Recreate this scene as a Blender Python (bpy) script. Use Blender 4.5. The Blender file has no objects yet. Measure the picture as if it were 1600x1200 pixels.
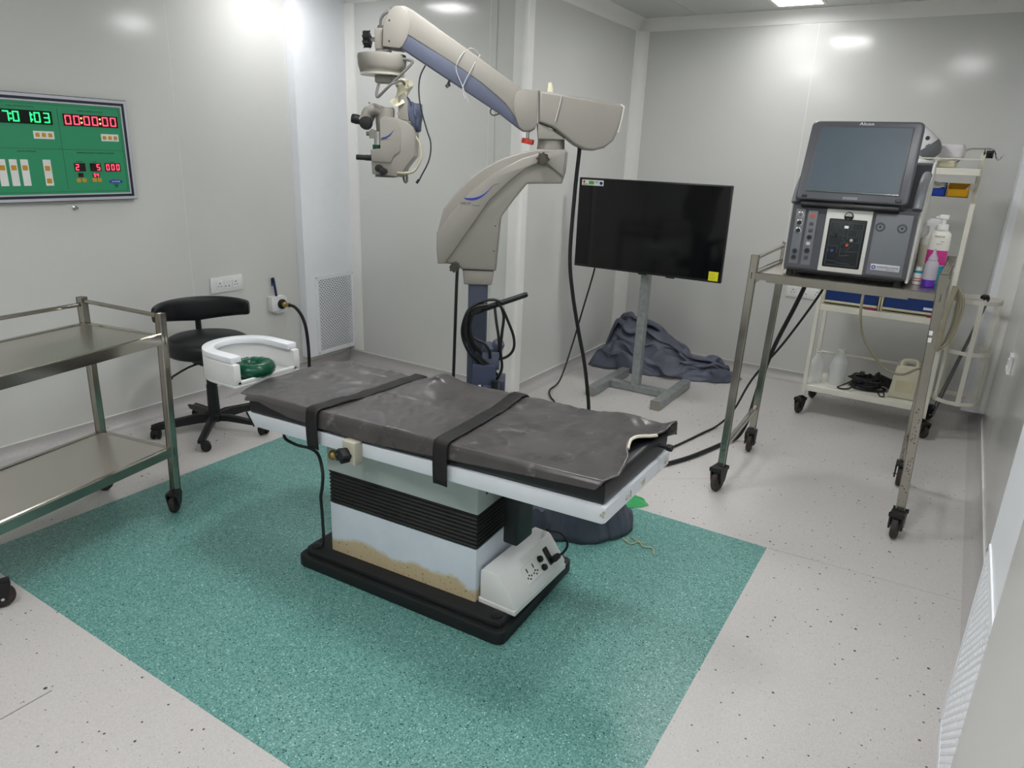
import bpy, bmesh, math, random
from mathutils import Vector, Matrix, noise
random.seed(7)
S = bpy.context.scene
COL = S.collection
PI = math.pi

# ---------------------------------------------------------------- camera, world, exposure
F_PX, PITCH, ROLL, YAW, EYE = 1108.0, 0.315681, 0.0398557, -0.548238, 1.6
def make_camera():
    cy, sy, cp, sp = math.cos(YAW), math.sin(YAW), math.cos(PITCH), math.sin(PITCH)
    fwd = Vector((sy*cp, cy*cp, -sp)); right = Vector((cy, -sy, 0)); up = right.cross(fwd)
    cr, sr = math.cos(ROLL), math.sin(ROLL)
    r2 = cr*right + sr*up; u2 = -sr*right + cr*up
    cd = bpy.data.cameras.new('camera'); cam = bpy.data.objects.new('camera', cd); COL.objects.link(cam)
    cd.sensor_fit = 'HORIZONTAL'; cd.sensor_width = 36; cd.lens = 36*F_PX/1600; cd.clip_start = 0.02
    M = Matrix((r2, u2, -fwd)).transposed().to_4x4(); M.translation = Vector((0, 0, EYE))
    cam.matrix_world = M
    S.camera = cam
make_camera()
w = bpy.data.worlds.new('world'); S.world = w; w.use_nodes = True
w.node_tree.nodes['Background'].inputs[0].default_value = (0.7, 0.68, 0.65, 1)
w.node_tree.nodes['Background'].inputs[1].default_value = 0.05
S.view_settings.view_transform = 'Standard'; S.view_settings.look = 'None'
S.view_settings.exposure = 0.46; S.view_settings.gamma = 1.0; S.view_settings.use_curve_mapping = False
LED_STRENGTH = 46.0
# centre (x, y) of every recessed ceiling lamp
LEDS = [(-1.1, 4.2), (-0.25, 2.45), (-3.52, 3.22), (-1.8, 2.3), (-2.6, .7), (-0.7, 0.5), (-1.9, 0.1), (-1.19, 5.27)]

# ---------------------------------------------------------------- materials
def lin(c):
    c /= 255.0
    return c/12.92 if c <= 0.04045 else ((c+0.055)/1.055)**2.4
def rgb(h):
    h = h.lstrip('#'); return (lin(int(h[0:2], 16)), lin(int(h[2:4], 16)), lin(int(h[4:6], 16)), 1)
def mat(name, col, rough=0.5, metal=0.0, spec=0.5, var=0.05, scale=12.0, bump=0.0, bscale=200.0, trans=0.0, alpha=1.0, coat=0.0, ior=1.45, rvar=0.0):
    m = bpy.data.materials.new(name); m.use_nodes = True
    nt = m.node_tree; N = nt.nodes; L = nt.links; b = N['Principled BSDF']
    tc = N.new('ShaderNodeTexCoord')
    nz = N.new('ShaderNodeTexNoise'); nz.inputs['Scale'].default_value = scale; nz.inputs['Detail'].default_value = 4
    L.new(tc.outputs['Object'], nz.inputs['Vector'])
    rp = N.new('ShaderNodeValToRGB'); c = rgb(col)
    rp.color_ramp.elements[0].position = 0.3; rp.color_ramp.elements[1].position = 0.7
    rp.color_ramp.elements[0].color = (c[0]*(1-var), c[1]*(1-var), c[2]*(1-var), 1)
    rp.color_ramp.elements[1].color = (min(1, c[0]*(1+var)), min(1, c[1]*(1+var)), min(1, c[2]*(1+var)), 1)
    L.new(nz.outputs['Fac'], rp.inputs['Fac']); L.new(rp.outputs['Color'], b.inputs['Base Color'])
    b.inputs['Roughness'].default_value = rough; b.inputs['Metallic'].default_value = metal
    b.inputs['Specular IOR Level'].default_value = spec; b.inputs['IOR'].default_value = ior
    b.inputs['Transmission Weight'].default_value = trans; b.inputs['Alpha'].default_value = alpha
    b.inputs['Coat Weight'].default_value = coat
    if rvar:
        mr = N.new('ShaderNodeMapRange'); mr.inputs['To Min'].default_value = max(0.02, rough-rvar); mr.inputs['To Max'].default_value = rough+rvar
        L.new(nz.outputs['Fac'], mr.inputs['Value']); L.new(mr.outputs['Result'], b.inputs['Roughness'])
    if bump:
        n2 = N.new('ShaderNodeTexNoise'); n2.inputs['Scale'].default_value = bscale; n2.inputs['Detail'].default_value = 3
        L.new(tc.outputs['Object'], n2.inputs['Vector'])
        bp = N.new('ShaderNodeBump'); bp.inputs['Strength'].default_value = bump; bp.inputs['Distance'].default_value = 0.002
        L.new(n2.outputs['Fac'], bp.inputs['Height']); L.new(bp.outputs['Normal'], b.inputs['Normal'])
    return m
def emit(name, col, strength):
    m = bpy.data.materials.new(name); m.use_nodes = True; b = m.node_tree.nodes['Principled BSDF']
    b.inputs['Base Color'].default_value = rgb(col); b.inputs['Emission Color'].default_value = rgb(col)
    b.inputs['Emission Strength'].default_value = strength
    return m
def vinyl(name, base, dots, big):
    """flecked sheet vinyl: tiny tonal chips plus sparse dark flecks"""
    m = bpy.data.materials.new(name); m.use_nodes = True
    nt = m.node_tree; N = nt.nodes; L = nt.links; b = N['Principled BSDF']
    tc = N.new('ShaderNodeTexCoord')
    def flecks(scale, rad, keep):
        v = N.new('ShaderNodeTexVoronoi'); v.inputs['Scale'].default_value = scale; L.new(tc.outputs['Object'], v.inputs['Vector'])
        wn = N.new('ShaderNodeSeparateColor'); L.new(v.outputs['Color'], wn.inputs['Color'])
        radn = N.new('ShaderNodeMath'); radn.operation = 'MULTIPLY'; radn.inputs[1].default_value = rad; L.new(wn.outputs['Green'], radn.inputs[0])
        lt = N.new('ShaderNodeMath'); lt.operation = 'LESS_THAN'; L.new(v.outputs['Distance'], lt.inputs[0]); L.new(radn.outputs[0], lt.inputs[1])
        kp = N.new('ShaderNodeMath'); kp.operation = 'LESS_THAN'; kp.inputs[1].default_value = keep; L.new(wn.outputs['Red'], kp.inputs[0])
        mu = N.new('ShaderNodeMath'); mu.operation = 'MULTIPLY'; L.new(lt.outputs[0], mu.inputs[0]); L.new(kp.outputs[0], mu.inputs[1])
        return mu.outputs[0]
    v0 = N.new('ShaderNodeTexVoronoi'); v0.inputs['Scale'].default_value = base[2]; L.new(tc.outputs['Object'], v0.inputs['Vector'])
    s0 = N.new('ShaderNodeSeparateColor'); L.new(v0.outputs['Color'], s0.inputs['Color'])
    rp = N.new('ShaderNodeValToRGB'); rp.color_ramp.elements[0].color = rgb(base[0]); rp.color_ramp.elements[1].color = rgb(base[1])
    L.new(s0.outputs['Blue'], rp.inputs['Fac'])
    cur = rp.outputs['Color']
    for (sc, rad, keep, col) in dots + big:
        mx = N.new('ShaderNodeMix'); mx.data_type = 'RGBA'; L.new(flecks(sc, rad, keep), mx.inputs[0]); L.new(cur, mx.inputs[6])
        mx.inputs[7].default_value = rgb(col); cur = mx.outputs[2]
    L.new(cur, b.inputs['Base Color'])
    nz = N.new('ShaderNodeTexNoise'); nz.inputs['Scale'].default_value = 3.0; L.new(tc.outputs['Object'], nz.inputs['Vector'])
    mr = N.new('ShaderNodeMapRange'); mr.inputs['To Min'].default_value = 0.26; mr.inputs['To Max'].default_value = 0.42; L.new(nz.outputs['Fac'], mr.inputs['Value'])
    L.new(mr.outputs['Result'], b.inputs['Roughness']); b.inputs['Specular IOR Level'].default_value = 0.4
    return m
def stained_paint(name, col, stain):
    """white enamel with a rusty tide mark near the base plate"""
    m = mat(name, col, 0.3, var=0.03)
    nt = m.node_tree; N = nt.nodes; L = nt.links; b = N['Principled BSDF']
    src = b.inputs['Base Color'].links[0].from_socket
    tc = N.new('ShaderNodeTexCoord'); sp = N.new('ShaderNodeSeparateXYZ'); L.new(tc.outputs['Object'], sp.inputs[0])
    nz = N.new('ShaderNodeTexNoise'); nz.inputs['Scale'].default_value = 7; nz.inputs['Detail'].default_value = 6; L.new(tc.outputs['Object'], nz.inputs['Vector'])
    a = N.new('ShaderNodeMath'); a.operation = 'MULTIPLY_ADD'; a.inputs[1].default_value = -0.14; L.new(nz.outputs['Fac'], a.inputs[0]); L.new(sp.outputs['Z'], a.inputs[2])
    mr = N.new('ShaderNodeMapRange'); mr.inputs['From Min'].default_value = 0.072; mr.inputs['From Max'].default_value = 0.050; L.new(a.outputs[0], mr.inputs['Value'])
    mx = N.new('ShaderNodeMix'); mx.data_type = 'RGBA'; L.new(mr.outputs['Result'], mx.inputs[0]); L.new(src, mx.inputs[6]); mx.inputs[7].default_value = rgb(stain)
    n2 = N.new('ShaderNodeTexNoise'); n2.inputs['Scale'].default_value = 90; n2.inputs['Detail'].default_value = 4; L.new(tc.outputs['Object'], n2.inputs['Vector'])
    m3 = N.new('ShaderNodeMix'); m3.data_type = 'RGBA'; m3.inputs[7].default_value = rgb('#7d6a50'); L.new(mx.outputs[2], m3.inputs[6])
    g = N.new('ShaderNodeMath'); g.operation = 'MULTIPLY'; L.new(mr.outputs['Result'], g.inputs[0])
    r2 = N.new('ShaderNodeMapRange'); r2.inputs['From Min'].default_value = 0.60; r2.inputs['From Max'].default_value = 0.72; L.new(n2.outputs['Fac'], r2.inputs['Value'])
    L.new(r2.outputs['Result'], g.inputs[1]); L.new(g.outputs[0], m3.inputs[0]); L.new(m3.outputs[2], b.inputs['Base Color'])
    return m
def scuffed_rubber(name):
    m = mat(name, '#4d4a4a', 0.30, var=0.2, scale=6, bump=0.35, bscale=24, spec=0.5, rvar=0.10)
    nt = m.node_tree; N = nt.nodes; L = nt.links; b = N['Principled BSDF']
    src = b.inputs['Base Color'].links[0].from_socket
    tc = N.new('ShaderNodeTexCoord')
    n1 = N.new('ShaderNodeTexNoise'); n1.inputs['Scale'].default_value = 9; n1.inputs['Detail'].default_value = 8; n1.inputs['Roughness'].default_value = 0.75; L.new(tc.outputs['Object'], n1.inputs['Vector'])
    r1 = N.new('ShaderNodeMapRange'); r1.inputs['From Min'].default_value = 0.57; r1.inputs['From Max'].default_value = 0.72; L.new(n1.outputs['Fac'], r1.inputs['Value'])
    mul = N.new('ShaderNodeMath'); mul.operation = 'MULTIPLY'; mul.inputs[1].default_value = 0.45; L.new(r1.outputs['Result'], mul.inputs[0])
    mx = N.new('ShaderNodeMix'); mx.data_type = 'RGBA'; L.new(mul.outputs[0], mx.inputs[0]); L.new(src, mx.inputs[6]); mx.inputs[7].default_value = rgb('#b4b0ae')
    L.new(mx.outputs[2], b.inputs['Base Color'])
    return m

M = {}
M['wall'] = mat('wall_panel_coating', '#d3d4d1', 0.13, var=0.012, scale=1.5, spec=0.5)
M['seam'] = mat('seam_sealant', '#e8eae6', 0.4, var=0.02)
M['trim'] = mat('white_trim', '#e9e9e6', 0.3, var=0.01)
M['riser'] = mat('riser_white', '#f0f3f8', 0.3, var=0.01)
M['ceil'] = mat('ceiling_panel', '#c9cbc7', 0.3, var=0.01)
M['white_floor'] = vinyl('white_flecked_vinyl', ('#c2bfbd', '#cdcac8', 260), [(48, .20, .30, '#565356'), (110, .26, .2, '#9a9799')], [(22, .14, .38, '#38363a')])
M['green_floor'] = vinyl('green_flecked_vinyl', ('#477f79', '#80b0a9', 230), [(170, .55, .16, '#16504a'), (190, .55, .16, '#a8d8ce')], [(75, .24, .25, '#0e302d')])
M['base'] = vinyl('skirting_vinyl', ('#b3b0af', '#bfbcbb', 260), [(60, .16, .3, '#6d6a6c')], [(26, .09, .4, '#4a484c')])
M['steel'] = mat('stainless_steel', '#aaa69d', 0.18, 1.0, var=0.06, scale=12, rvar=0.04)
M['steel_sheet'] = mat('brushed_steel_sheet', '#c6c1ba', 0.3, 1.0, var=0.02, scale=3)
M['dark_steel'] = mat('galvanised_steel', '#9ba1a0', 0.4, 0.45, var=0.18, scale=30, rvar=0.1)
M['chrome'] = mat('chrome', '#d0d0d0', 0.1, 1.0, var=0.02)
M['black'] = mat('black_plastic', '#17181a', 0.45, var=0.1)
M['black_rubber'] = mat('black_rubber', '#1b1a1b', 0.6, var=0.12)
M['tyre'] = mat('worn_tyre', '#37302d', 0.65, var=0.2, scale=40)
M['black_vinyl'] = mat('black_upholstery', '#16171b', 0.42, var=0.08, bump=0.1, bscale=350)
M['black_base'] = mat('black_textured_cover', '#1a1b1c', 0.5, var=0.08, bump=0.25, bscale=500)
M['sheet'] = scuffed_rubber('grey_rubber_sheet')
M['cream'] = mat('cream_backing', '#d8d3c0', 0.6, var=0.03)
M['enamel'] = mat('white_enamel', '#dfe5ec', 0.28, var=0.02)
M['enamel_grey'] = mat('grey_green_enamel', '#a9b3b0', 0.4, var=0.02)
M['enamel_stain'] = stained_paint('stained_white_enamel', '#dbe3ee', '#cdbb98')
M['white_plastic'] = mat('white_plastic', '#e6e7e6', 0.35, var=0.02)
M['white_paint'] = mat('white_painted_steel', '#e6e4d8', 0.35, var=0.03)
M['scope'] = mat('microscope_beige', '#8f8c85', 0.42, var=0.02)
M['scope_dark'] = mat('microscope_plain_grey', '#8f8d89', 0.45, var=0.02)  # plain grey of the cover joint and the control window
M['scope_blue'] = mat('microscope_slate_blue', '#52586a', 0.45, var=0.03)
M['navy'] = mat('dark_slate_blue', '#3c4358', 0.4, var=0.06)
M['logo_blue'] = mat('logo_blue', '#2c3f9c', 0.4, var=0.02)
M['ink'] = mat('printed_ink', '#22242a', 0.6, var=0.02)
M['glove'] = mat('latex_cream', '#ded8bd', 0.5, var=0.05)
M['red'] = mat('red_plastic', '#cf4433', 0.4, var=0.04)
M['grey_cable'] = mat('grey_cable', '#6e6d6c', 0.45, var=0.04)
M['beige_tube'] = mat('beige_tube', '#a59f89', 0.4, var=0.06)
M['white_wire'] = mat('white_wire', '#cccccc', 0.4, var=0.02)
M['screen_black'] = mat('tv_glass', '#0b0d0e', 0.08, var=0.02, spec=0.5)
M['bezel'] = mat('tv_bezel', '#14161a', 0.3, var=0.05)
M['yellow'] = mat('yellow_label', '#e8df1e', 0.5, var=0.02)
M['paper'] = mat('paper_white', '#e8e8ea', 0.6, var=0.03)
M['green_ink'] = mat('green_print', '#5fae45', 0.5, var=0.03)
M['red_ink'] = mat('red_print', '#b84a3a', 0.5, var=0.03)
M['blue_ink'] = mat('blue_print', '#3f5a9c', 0.5, var=0.03)
M['cloth'] = mat('slate_cloth', '#565a69', 0.5, var=0.10, scale=9, bump=0.4, bscale=35)
M['cloth_dark'] = mat('dark_slate_cloth', '#4d515f', 0.5, var=0.12, scale=9, bump=0.4, bscale=35)
M['console'] = mat('console_grey', '#4f5157', 0.38, var=0.04)
M['console_dark'] = mat('console_dark_grey', '#3d3f44', 0.4, var=0.04)
M['console_panel'] = mat('console_panel_grey', '#73767b', 0.42, var=0.03)
M['console_white'] = mat('console_pale', '#cfd0cb', 0.4, var=0.02)
M['lcd'] = mat('lcd_off', '#525d66', 0.42, var=0.02, spec=0.25)
M['port_dark'] = mat('cassette_dark', '#23282b', 0.3, var=0.2, scale=60)
M['port_line'] = mat('cassette_moulding', '#4a5054', 0.4, var=0.05)
M['orange'] = mat('orange_port', '#d1512f', 0.4, var=0.03)
M['blue_drawer'] = mat('blue_plastic', '#123373', 0.35, var=0.04)
M['blue_bin'] = mat('blue_bin_plastic', '#1741b0', 0.35, var=0.04)
M['yellow_bin'] = mat('yellow_bin_plastic', '#e0a800', 0.35, var=0.04)
M['drawer_frame'] = mat('aged_cream_plastic', '#cdc7a8', 0.4, var=0.05)
M['maroon'] = mat('maroon_tag', '#a0354a', 0.5, var=0.03)
M['cream_box'] = mat('cream_device', '#d6d2bd', 0.4, var=0.03)
M['clear'] = mat('frosted_clear_plastic', '#f4f7f8', 0.25, var=0.02, alpha=0.5)
M['bottle_white'] = mat('translucent_white_bottle', '#e4e4dc', 0.35, var=0.02)
M['pink'] = mat('magenta_label', '#cf3a92', 0.45, var=0.03)
M['teal'] = mat('teal_label', '#2e9db4', 0.4, var=0.03)
M['violet'] = mat('violet_liquid', '#5a2ca8', 0.3, var=0.04)
M['clear_lilac'] = mat('lilac_clear_plastic', '#cfc8d4', 0.3, trans=0.3, var=0.02, ior=1.3)
M['gold_ink'] = mat('gold_print', '#9a7420', 0.5, var=0.03)
M['gel_green'] = mat('green_gel', '#0e5a40', 0.25, var=0.2, scale=30, trans=0.25)
M['net_green'] = mat('green_plastic_net', '#2fbf6a', 0.35, var=0.2, scale=20, alpha=0.75)
M['clock_green'] = mat('green_faceplate', '#2f9468', 0.4, var=0.02)
M['clock_dark'] = mat('navy_bezel', '#23283a', 0.4, var=0.03)
M['clock_silver'] = mat('pale_aluminium', '#c9cad2', 0.35, 0.3, var=0.03)
M['display'] = mat('display_window', '#101a16', 0.2, var=0.05)
M['display_red'] = mat('display_window_red', '#2a1418', 0.2, var=0.05)
M['key_gold'] = mat('amber_key', '#c8952c', 0.45, var=0.06)
M['led_green'] = emit('green_digit', '#1fe070', 1.6)
M['led_red'] = emit('red_digit', '#f5455a', 1.5)
M['led_dot'] = emit('amber_dot', '#ffd070', 1.6)
M['led'] = emit('lamp_diffuser', '#fdfcfc', LED_STRENGTH)
M['led_mid'] = emit('softer_lamp_diffuser', '#fdfcfc', LED_STRENGTH*0.50)
M['led_dim'] = emit('dimmed_lamp_diffuser', '#fdfcfc', LED_STRENGTH*0.30)
M['brass'] = mat('brass', '#a8905a', 0.3, 0.9, var=0.06)
M['dark_hole'] = mat('socket_hole', '#2b2b2d', 0.6, var=0.05)
M['void'] = mat('duct_shade_grey', '#4a5060', 0.7, var=0.05)  # shade of the duct cavity, put into the colour
M['pen_blue'] = mat('dark_blue_plastic', '#1c2b52', 0.4, var=0.04)
M['string'] = mat('pale_string', '#b9b58e', 0.7, var=0.08)

# ---------------------------------------------------------------- geometry helpers
class G:
    def __init__(s): s.bm = bmesh.new()
    def _new(s, before):
        return [v for v in s.bm.verts if v not in before]
    def box(s, x0, x1, y0, y1, z0, z1, bev=0.0, seg=2, X=None):
        r = bmesh.ops.create_cube(s.bm, size=1.0)['verts']
        for v in r: v.co = Vector(((x0+x1)/2+v.co.x*(x1-x0), (y0+y1)/2+v.co.y*(y1-y0), (z0+z1)/2+v.co.z*(z1-z0)))
        return s._fin(r, bev, seg, X)
    def _fin(s, vs, bev, seg, X):
        if X is not None:
            for v in vs: v.co = X @ v.co
        if bev > 0:
            es = list({e for v in vs for e in v.link_edges})
            bmesh.ops.bevel(s.bm, geom=es, offset=bev, segments=seg, affect='EDGES', profile=0.5, clamp_overlap=True)
        return s
    def prism(s, poly, a, b, axis='z', bev=0.0, seg=2, X=None):
        """poly = 2-D outline; axis y: (x,z) outline along y; axis x: (y,z) along x; axis z: (x,y) along z"""
        def P(p, t):
            return Vector((p[0], p[1], t)) if axis == 'z' else Vector((p[0], t, p[1])) if axis == 'y' else Vector((t, p[0], p[1]))
        va = [s.bm.verts.new(P(p, a)) for p in poly]; vb = [s.bm.verts.new(P(p, b)) for p in poly]
        n = len(poly)
        fs = [s.bm.faces.new(va[::-1]), s.bm.faces.new(vb)]
        for i in range(n): fs.append(s.bm.faces.new((va[i], va[(i+1) % n], vb[(i+1) % n], vb[i])))
        bmesh.ops.recalc_face_normals(s.bm, faces=fs)
        if X is not None:
            for v in va+vb: v.co = X @ v.co
        if bev > 0:
            es = [e for e in set(fs[0].edges) | set(fs[1].edges)]
            bmesh.ops.bevel(s.bm, geom=es, offset=bev, segments=seg, affect='EDGES', profile=0.5, clamp_overlap=True)
        return s
    def cyl(s, p0, p1, r0, r1=None, seg=16, bev=0.0):
        p0 = Vector(p0); p1 = Vector(p1); r1 = r0 if r1 is None else r1
        d = (p1-p0).normalized(); u = d.orthogonal().normalized(); w_ = d.cross(u)
        A = [s.bm.verts.new(p0+(u*math.cos(t)+w_*math.sin(t))*r0) for t in [2*PI*i/seg for i in range(seg)]]
        B = [s.bm.verts.new(p1+(u*math.cos(t)+w_*math.sin(t))*r1) for t in [2*PI*i/seg for i in range(seg)]]
        fa = s.bm.faces.new(A[::-1]); fb = s.bm.faces.new(B)
        for i in range(seg): s.bm.faces.new((A[i], A[(i+1) % seg], B[(i+1) % seg], B[i]))
        if bev > 0:
            bmesh.ops.bevel(s.bm, geom=list(fa.edges)+list(fb.edges), offset=bev, segments=2, affect='EDGES', profile=0.5, clamp_overlap=True)
        return s
    def bar(s, p0, p1, w_, h_, up=(0, 0, 1), bev=0.0):
        p0 = Vector(p0); p1 = Vector(p1); d = p1-p0; L_ = d.length; d.normalize()
        u = Vector(up); r = d.cross(u)
        if r.length < 1e-4: r = d.cross(Vector((0, 1, 0)))
        r.normalize(); u = r.cross(d)
        X = Matrix((r, d, u)).transposed().to_4x4(); X.translation = (p0+p1)/2
        return s.box(-w_/2, w_/2, -L_/2, L_/2, -h_/2, h_/2, bev, 1, X)
    def tube(s, pts, r, seg=8, closed=False, sub=6, rad=None):
        P = [Vector(p) for p in pts]
        if sub > 1 and len(P) > 2:
            Q = []; n = len(P)
            for i in range(n if closed else n-1):
                g = lambda k: P[k % n] if closed else P[max(0, min(n-1, k))]
                a, b, c, d = g(i-1), g(i), g(i+1), g(i+2)
                for k in range(sub):
                    t = k/sub
                    Q.append(0.5*((2*b)+(c-a)*t+(2*a-5*b+4*c-d)*t*t+(3*b-a-3*c+d)*t*t*t))
            if not closed: Q.append(P[-1])
            P = Q
        n = len(P); rings = []; u = None
        for i in range(n):
            a = P[(i-1) % n] if closed or i > 0 else P[0]; b = P[(i+1) % n] if closed or i < n-1 else P[-1]
            d = (b-a)
            if d.length < 1e-9: d = Vector((0, 0, 1))
            d.normalize()
            u = d.orthogonal().normalized() if u is None else (u-d*u.dot(d)).normalized()
            w_ = d.cross(u); rr = r if rad is None else r*rad(i/(n-1))
            rings.append([s.bm.verts.new(P[i]+(u*math.cos(2*PI*k/seg)+w_*math.sin(2*PI*k/seg))*rr) for k in range(seg)])
        for i in range(n if closed else n-1):
            A, B = rings[i], rings[(i+1) % n]
            for k in range(seg): s.bm.faces.new((A[k], A[(k+1) % seg], B[(k+1) % seg], B[k]))
        if not closed:
            s.bm.faces.new(rings[0][::-1]); s.bm.faces.new(rings[-1])
        return s
    def lathe(s, prof, X=None, seg=24, c=(0, 0, 0), sx=1.0, sy=1.0):
        X = X or Matrix.Translation(Vector(c))
        rings = []
        for (r, z) in prof:
            if r < 1e-6: rings.append([s.bm.verts.new(X @ Vector((0, 0, z)))])
            else: rings.append([s.bm.verts.new(X @ Vector((r*sx*math.cos(2*PI*k/seg), r*sy*math.sin(2*PI*k/seg), z))) for k in range(seg)])
        for A, B in zip(rings, rings[1:]):
            for k in range(seg):
                k2 = (k+1) % seg
                if len(A) == 1 and len(B) == 1: break
                if len(A) == 1: s.bm.faces.new((A[0], B[k2], B[k]))
                elif len(B) == 1: s.bm.faces.new((A[k], A[k2], B[0]))
                else: s.bm.faces.new((A[k], A[k2], B[k2], B[k]))
        if len(rings[0]) > 1: s.bm.faces.new(rings[0][::-1])
        if len(rings[-1]) > 1: s.bm.faces.new(rings[-1])
        return s
    def grid(s, fn, nu, nv, cu=False):
        V = [[s.bm.verts.new(fn(i/nu, j/nv)) for j in range(nv+1)] for i in range(nu+(0 if cu else 1))]
        for i in range(nu):
            for j in range(nv):
                A, B = V[i], V[(i+1) % len(V)]
                s.bm.faces.new((A[j], B[j], B[j+1], A[j+1]))
        return s
    def torus(s, c, R_, r, X=None, seg=28, rs=10, sz=1.0):
        X = X or Matrix.Translation(Vector(c)); V = []
        for i in range(seg):
            a = 2*PI*i/seg
            V.append([s.bm.verts.new(X @ Vector(((R_+r*math.cos(b))*math.cos(a), (R_+r*math.cos(b))*math.sin(a), r*sz*math.sin(b)))) for b in [2*PI*k/rs for k in range(rs)]])
        for i in range(seg):
            A, B = V[i], V[(i+1) % seg]
            for k in range(rs): s.bm.faces.new((A[k], B[k], B[(k+1) % rs], A[(k+1) % rs]))
        return s

def chain(o):
    Mx = Matrix.Identity(4)
    while o is not None:
        Mx = o.matrix_basis @ Mx; o = o.parent
    return Mx
def obj(name, g, m, parent=None, world=True, label=None, angle=35, kind=None, thick=0.0):
    me = bpy.data.meshes.new(name)
    if world and parent is not None: g.bm.transform(chain(parent).inverted())
    bmesh.ops.recalc_face_normals(g.bm, faces=g.bm.faces)
    g.bm.to_mesh(me); g.bm.free()
    for p in me.polygons: p.use_smooth = True
    me.set_sharp_from_angle(angle=math.radians(angle))
    me.materials.append(m if not isinstance(m, str) else M[m])
    o = bpy.data.objects.new(name, me); COL.objects.link(o)
    if parent is not None: o.parent = parent
    if label: o['label'] = label
    if kind: o['kind'] = kind
    if thick:
        md = o.modifiers.new('thickness', 'SOLIDIFY'); md.thickness = thick; md.offset = -1
    return o
def thing(name, label, cat, loc=(0, 0, 0), rot=0.0, group=None):
    o = bpy.data.objects.new(name, None); COL.objects.link(o); o.empty_display_size = 0.1
    o.location = loc; o.rotation_euler = (0, 0, rot)
    o['label'] = label; o['category'] = cat
    if group: o['group'] = group
    return o
def tag(o, label, cat, group=None):
    o['label'] = label; o['category'] = cat
    if group: o['group'] = group
    return o
def recenter(o, c):
    """move the origin of a lone mesh to c"""
    c = Vector(c); o.data.transform(Matrix.Translation(-c)); o.location = c
    return o
def struct(name, g, m, parent=None, **k):
    o = obj(name, g, m, parent, **k)
    if parent is None: o['kind'] = 'structure'
    return o
def text(name, body, size, org, xd, yd, m, parent, align='CENTER', depth=0.0004, squeeze=1.0, spacing=1.0):
    cu = bpy.data.curves.new(name, 'FONT'); cu.body = body; cu.size = size; cu.align_x = align; cu.align_y = 'CENTER'
    cu.extrude = depth; cu.resolution_u = 2; cu.space_character = spacing
    t = bpy.data.objects.new(name, cu); COL.objects.link(t)
    bpy.context.view_layer.update()
    me = bpy.data.meshes.new_from_object(t.evaluated_get(bpy.context.evaluated_depsgraph_get()))
    bpy.data.objects.remove(t); bpy.data.curves.remove(cu)
    x = Vector(xd).normalized(); y = Vector(yd).normalized(); z = x.cross(y)
    X = Matrix((x*squeeze, y, z)).transposed().to_4x4(); X.translation = Vector(org)
    me.transform(chain(parent).inverted() @ X)
    me.materials.clear(); me.materials.append(M[m])
    o = bpy.data.objects.new(name, me); COL.objects.link(o); o.parent = parent
    return o
def rotX(p, axis, ang):
    return Matrix.Translation(Vector(p)) @ Matrix.Rotation(ang, 4, axis)
def axisX(p, d):
    """matrix whose local z runs along d from p"""
    d = Vector(d).normalized(); u = d.orthogonal().normalized(); v = d.cross(u)
    X = Matrix((u, v, d)).transposed().to_4x4(); X.translation = Vector(p)
    return X
def knob(name, p, d, r, l, m, parent, lobes=6, label=None):
    g = G(); X = axisX(p, d); n = lobes*6
    poly = [(r*(1+0.12*math.cos(lobes*2*PI*i/n))*math.cos(2*PI*i/n), r*(1+0.12*math.cos(lobes*2*PI*i/n))*math.sin(2*PI*i/n)) for i in range(n)]
    g.prism(poly, 0, l, 'z', bev=min(r, l)*0.18, X=X)
    return obj(name, g, m, parent, label=label)
def caster(parent, x, y, ztop, r, ang, mt='tyre', w_=0.026, off=0.022):
    """swivel caster: fork plate with two cheeks (part), wheel and axle (sub-parts)"""
    g = G(); c, s_ = math.cos(ang), math.sin(ang)
    cx, cy = x+off*c, y+off*s_
    X = Matrix.Translation(Vector((cx, cy, 0))) @ Matrix.Rotation(ang, 4, 'Z')
    g.cyl((x, y, ztop-0.02), (x, y, ztop+0.004), 0.014, seg=12)
    g.box(-r*0.75, r*0.75, -w_*0.95, w_*0.95, 2*r+0.003, 2*r+0.016, 0.004, X=X)
    for q in (-1, 1):
        g.prism([(-r*0.7, 2*r+0.006), (r*0.7, 2*r+0.006), (r*0.35, r*0.8), (-r*0.3, r*0.8)], q*w_*0.72, q*w_*0.98, 'y', X=X)
    f = obj('caster', g, 'black', parent)
    g = G(); Y = axisX((cx, cy, r), (-s_, c, 0))
    g.lathe([(0.002, -w_/2), (r*0.55, -w_/2), (r*0.9, -w_*0.46), (r, -w_*0.28), (r, w_*0.28), (r*0.9, w_*0.46), (r*0.55, w_/2), (0.002, w_/2)], Y, 22)
    obj('wheel', g, mt, f)
    g = G(); g.cyl((cx+s_*w_*1.15, cy-c*w_*1.15, r), (cx-s_*w_*1.15, cy+c*w_*1.15, r), 0.006, seg=8)
    obj('axle', g, 'chrome' if mt == 'tyre' else 'black', f)
    return f
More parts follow.
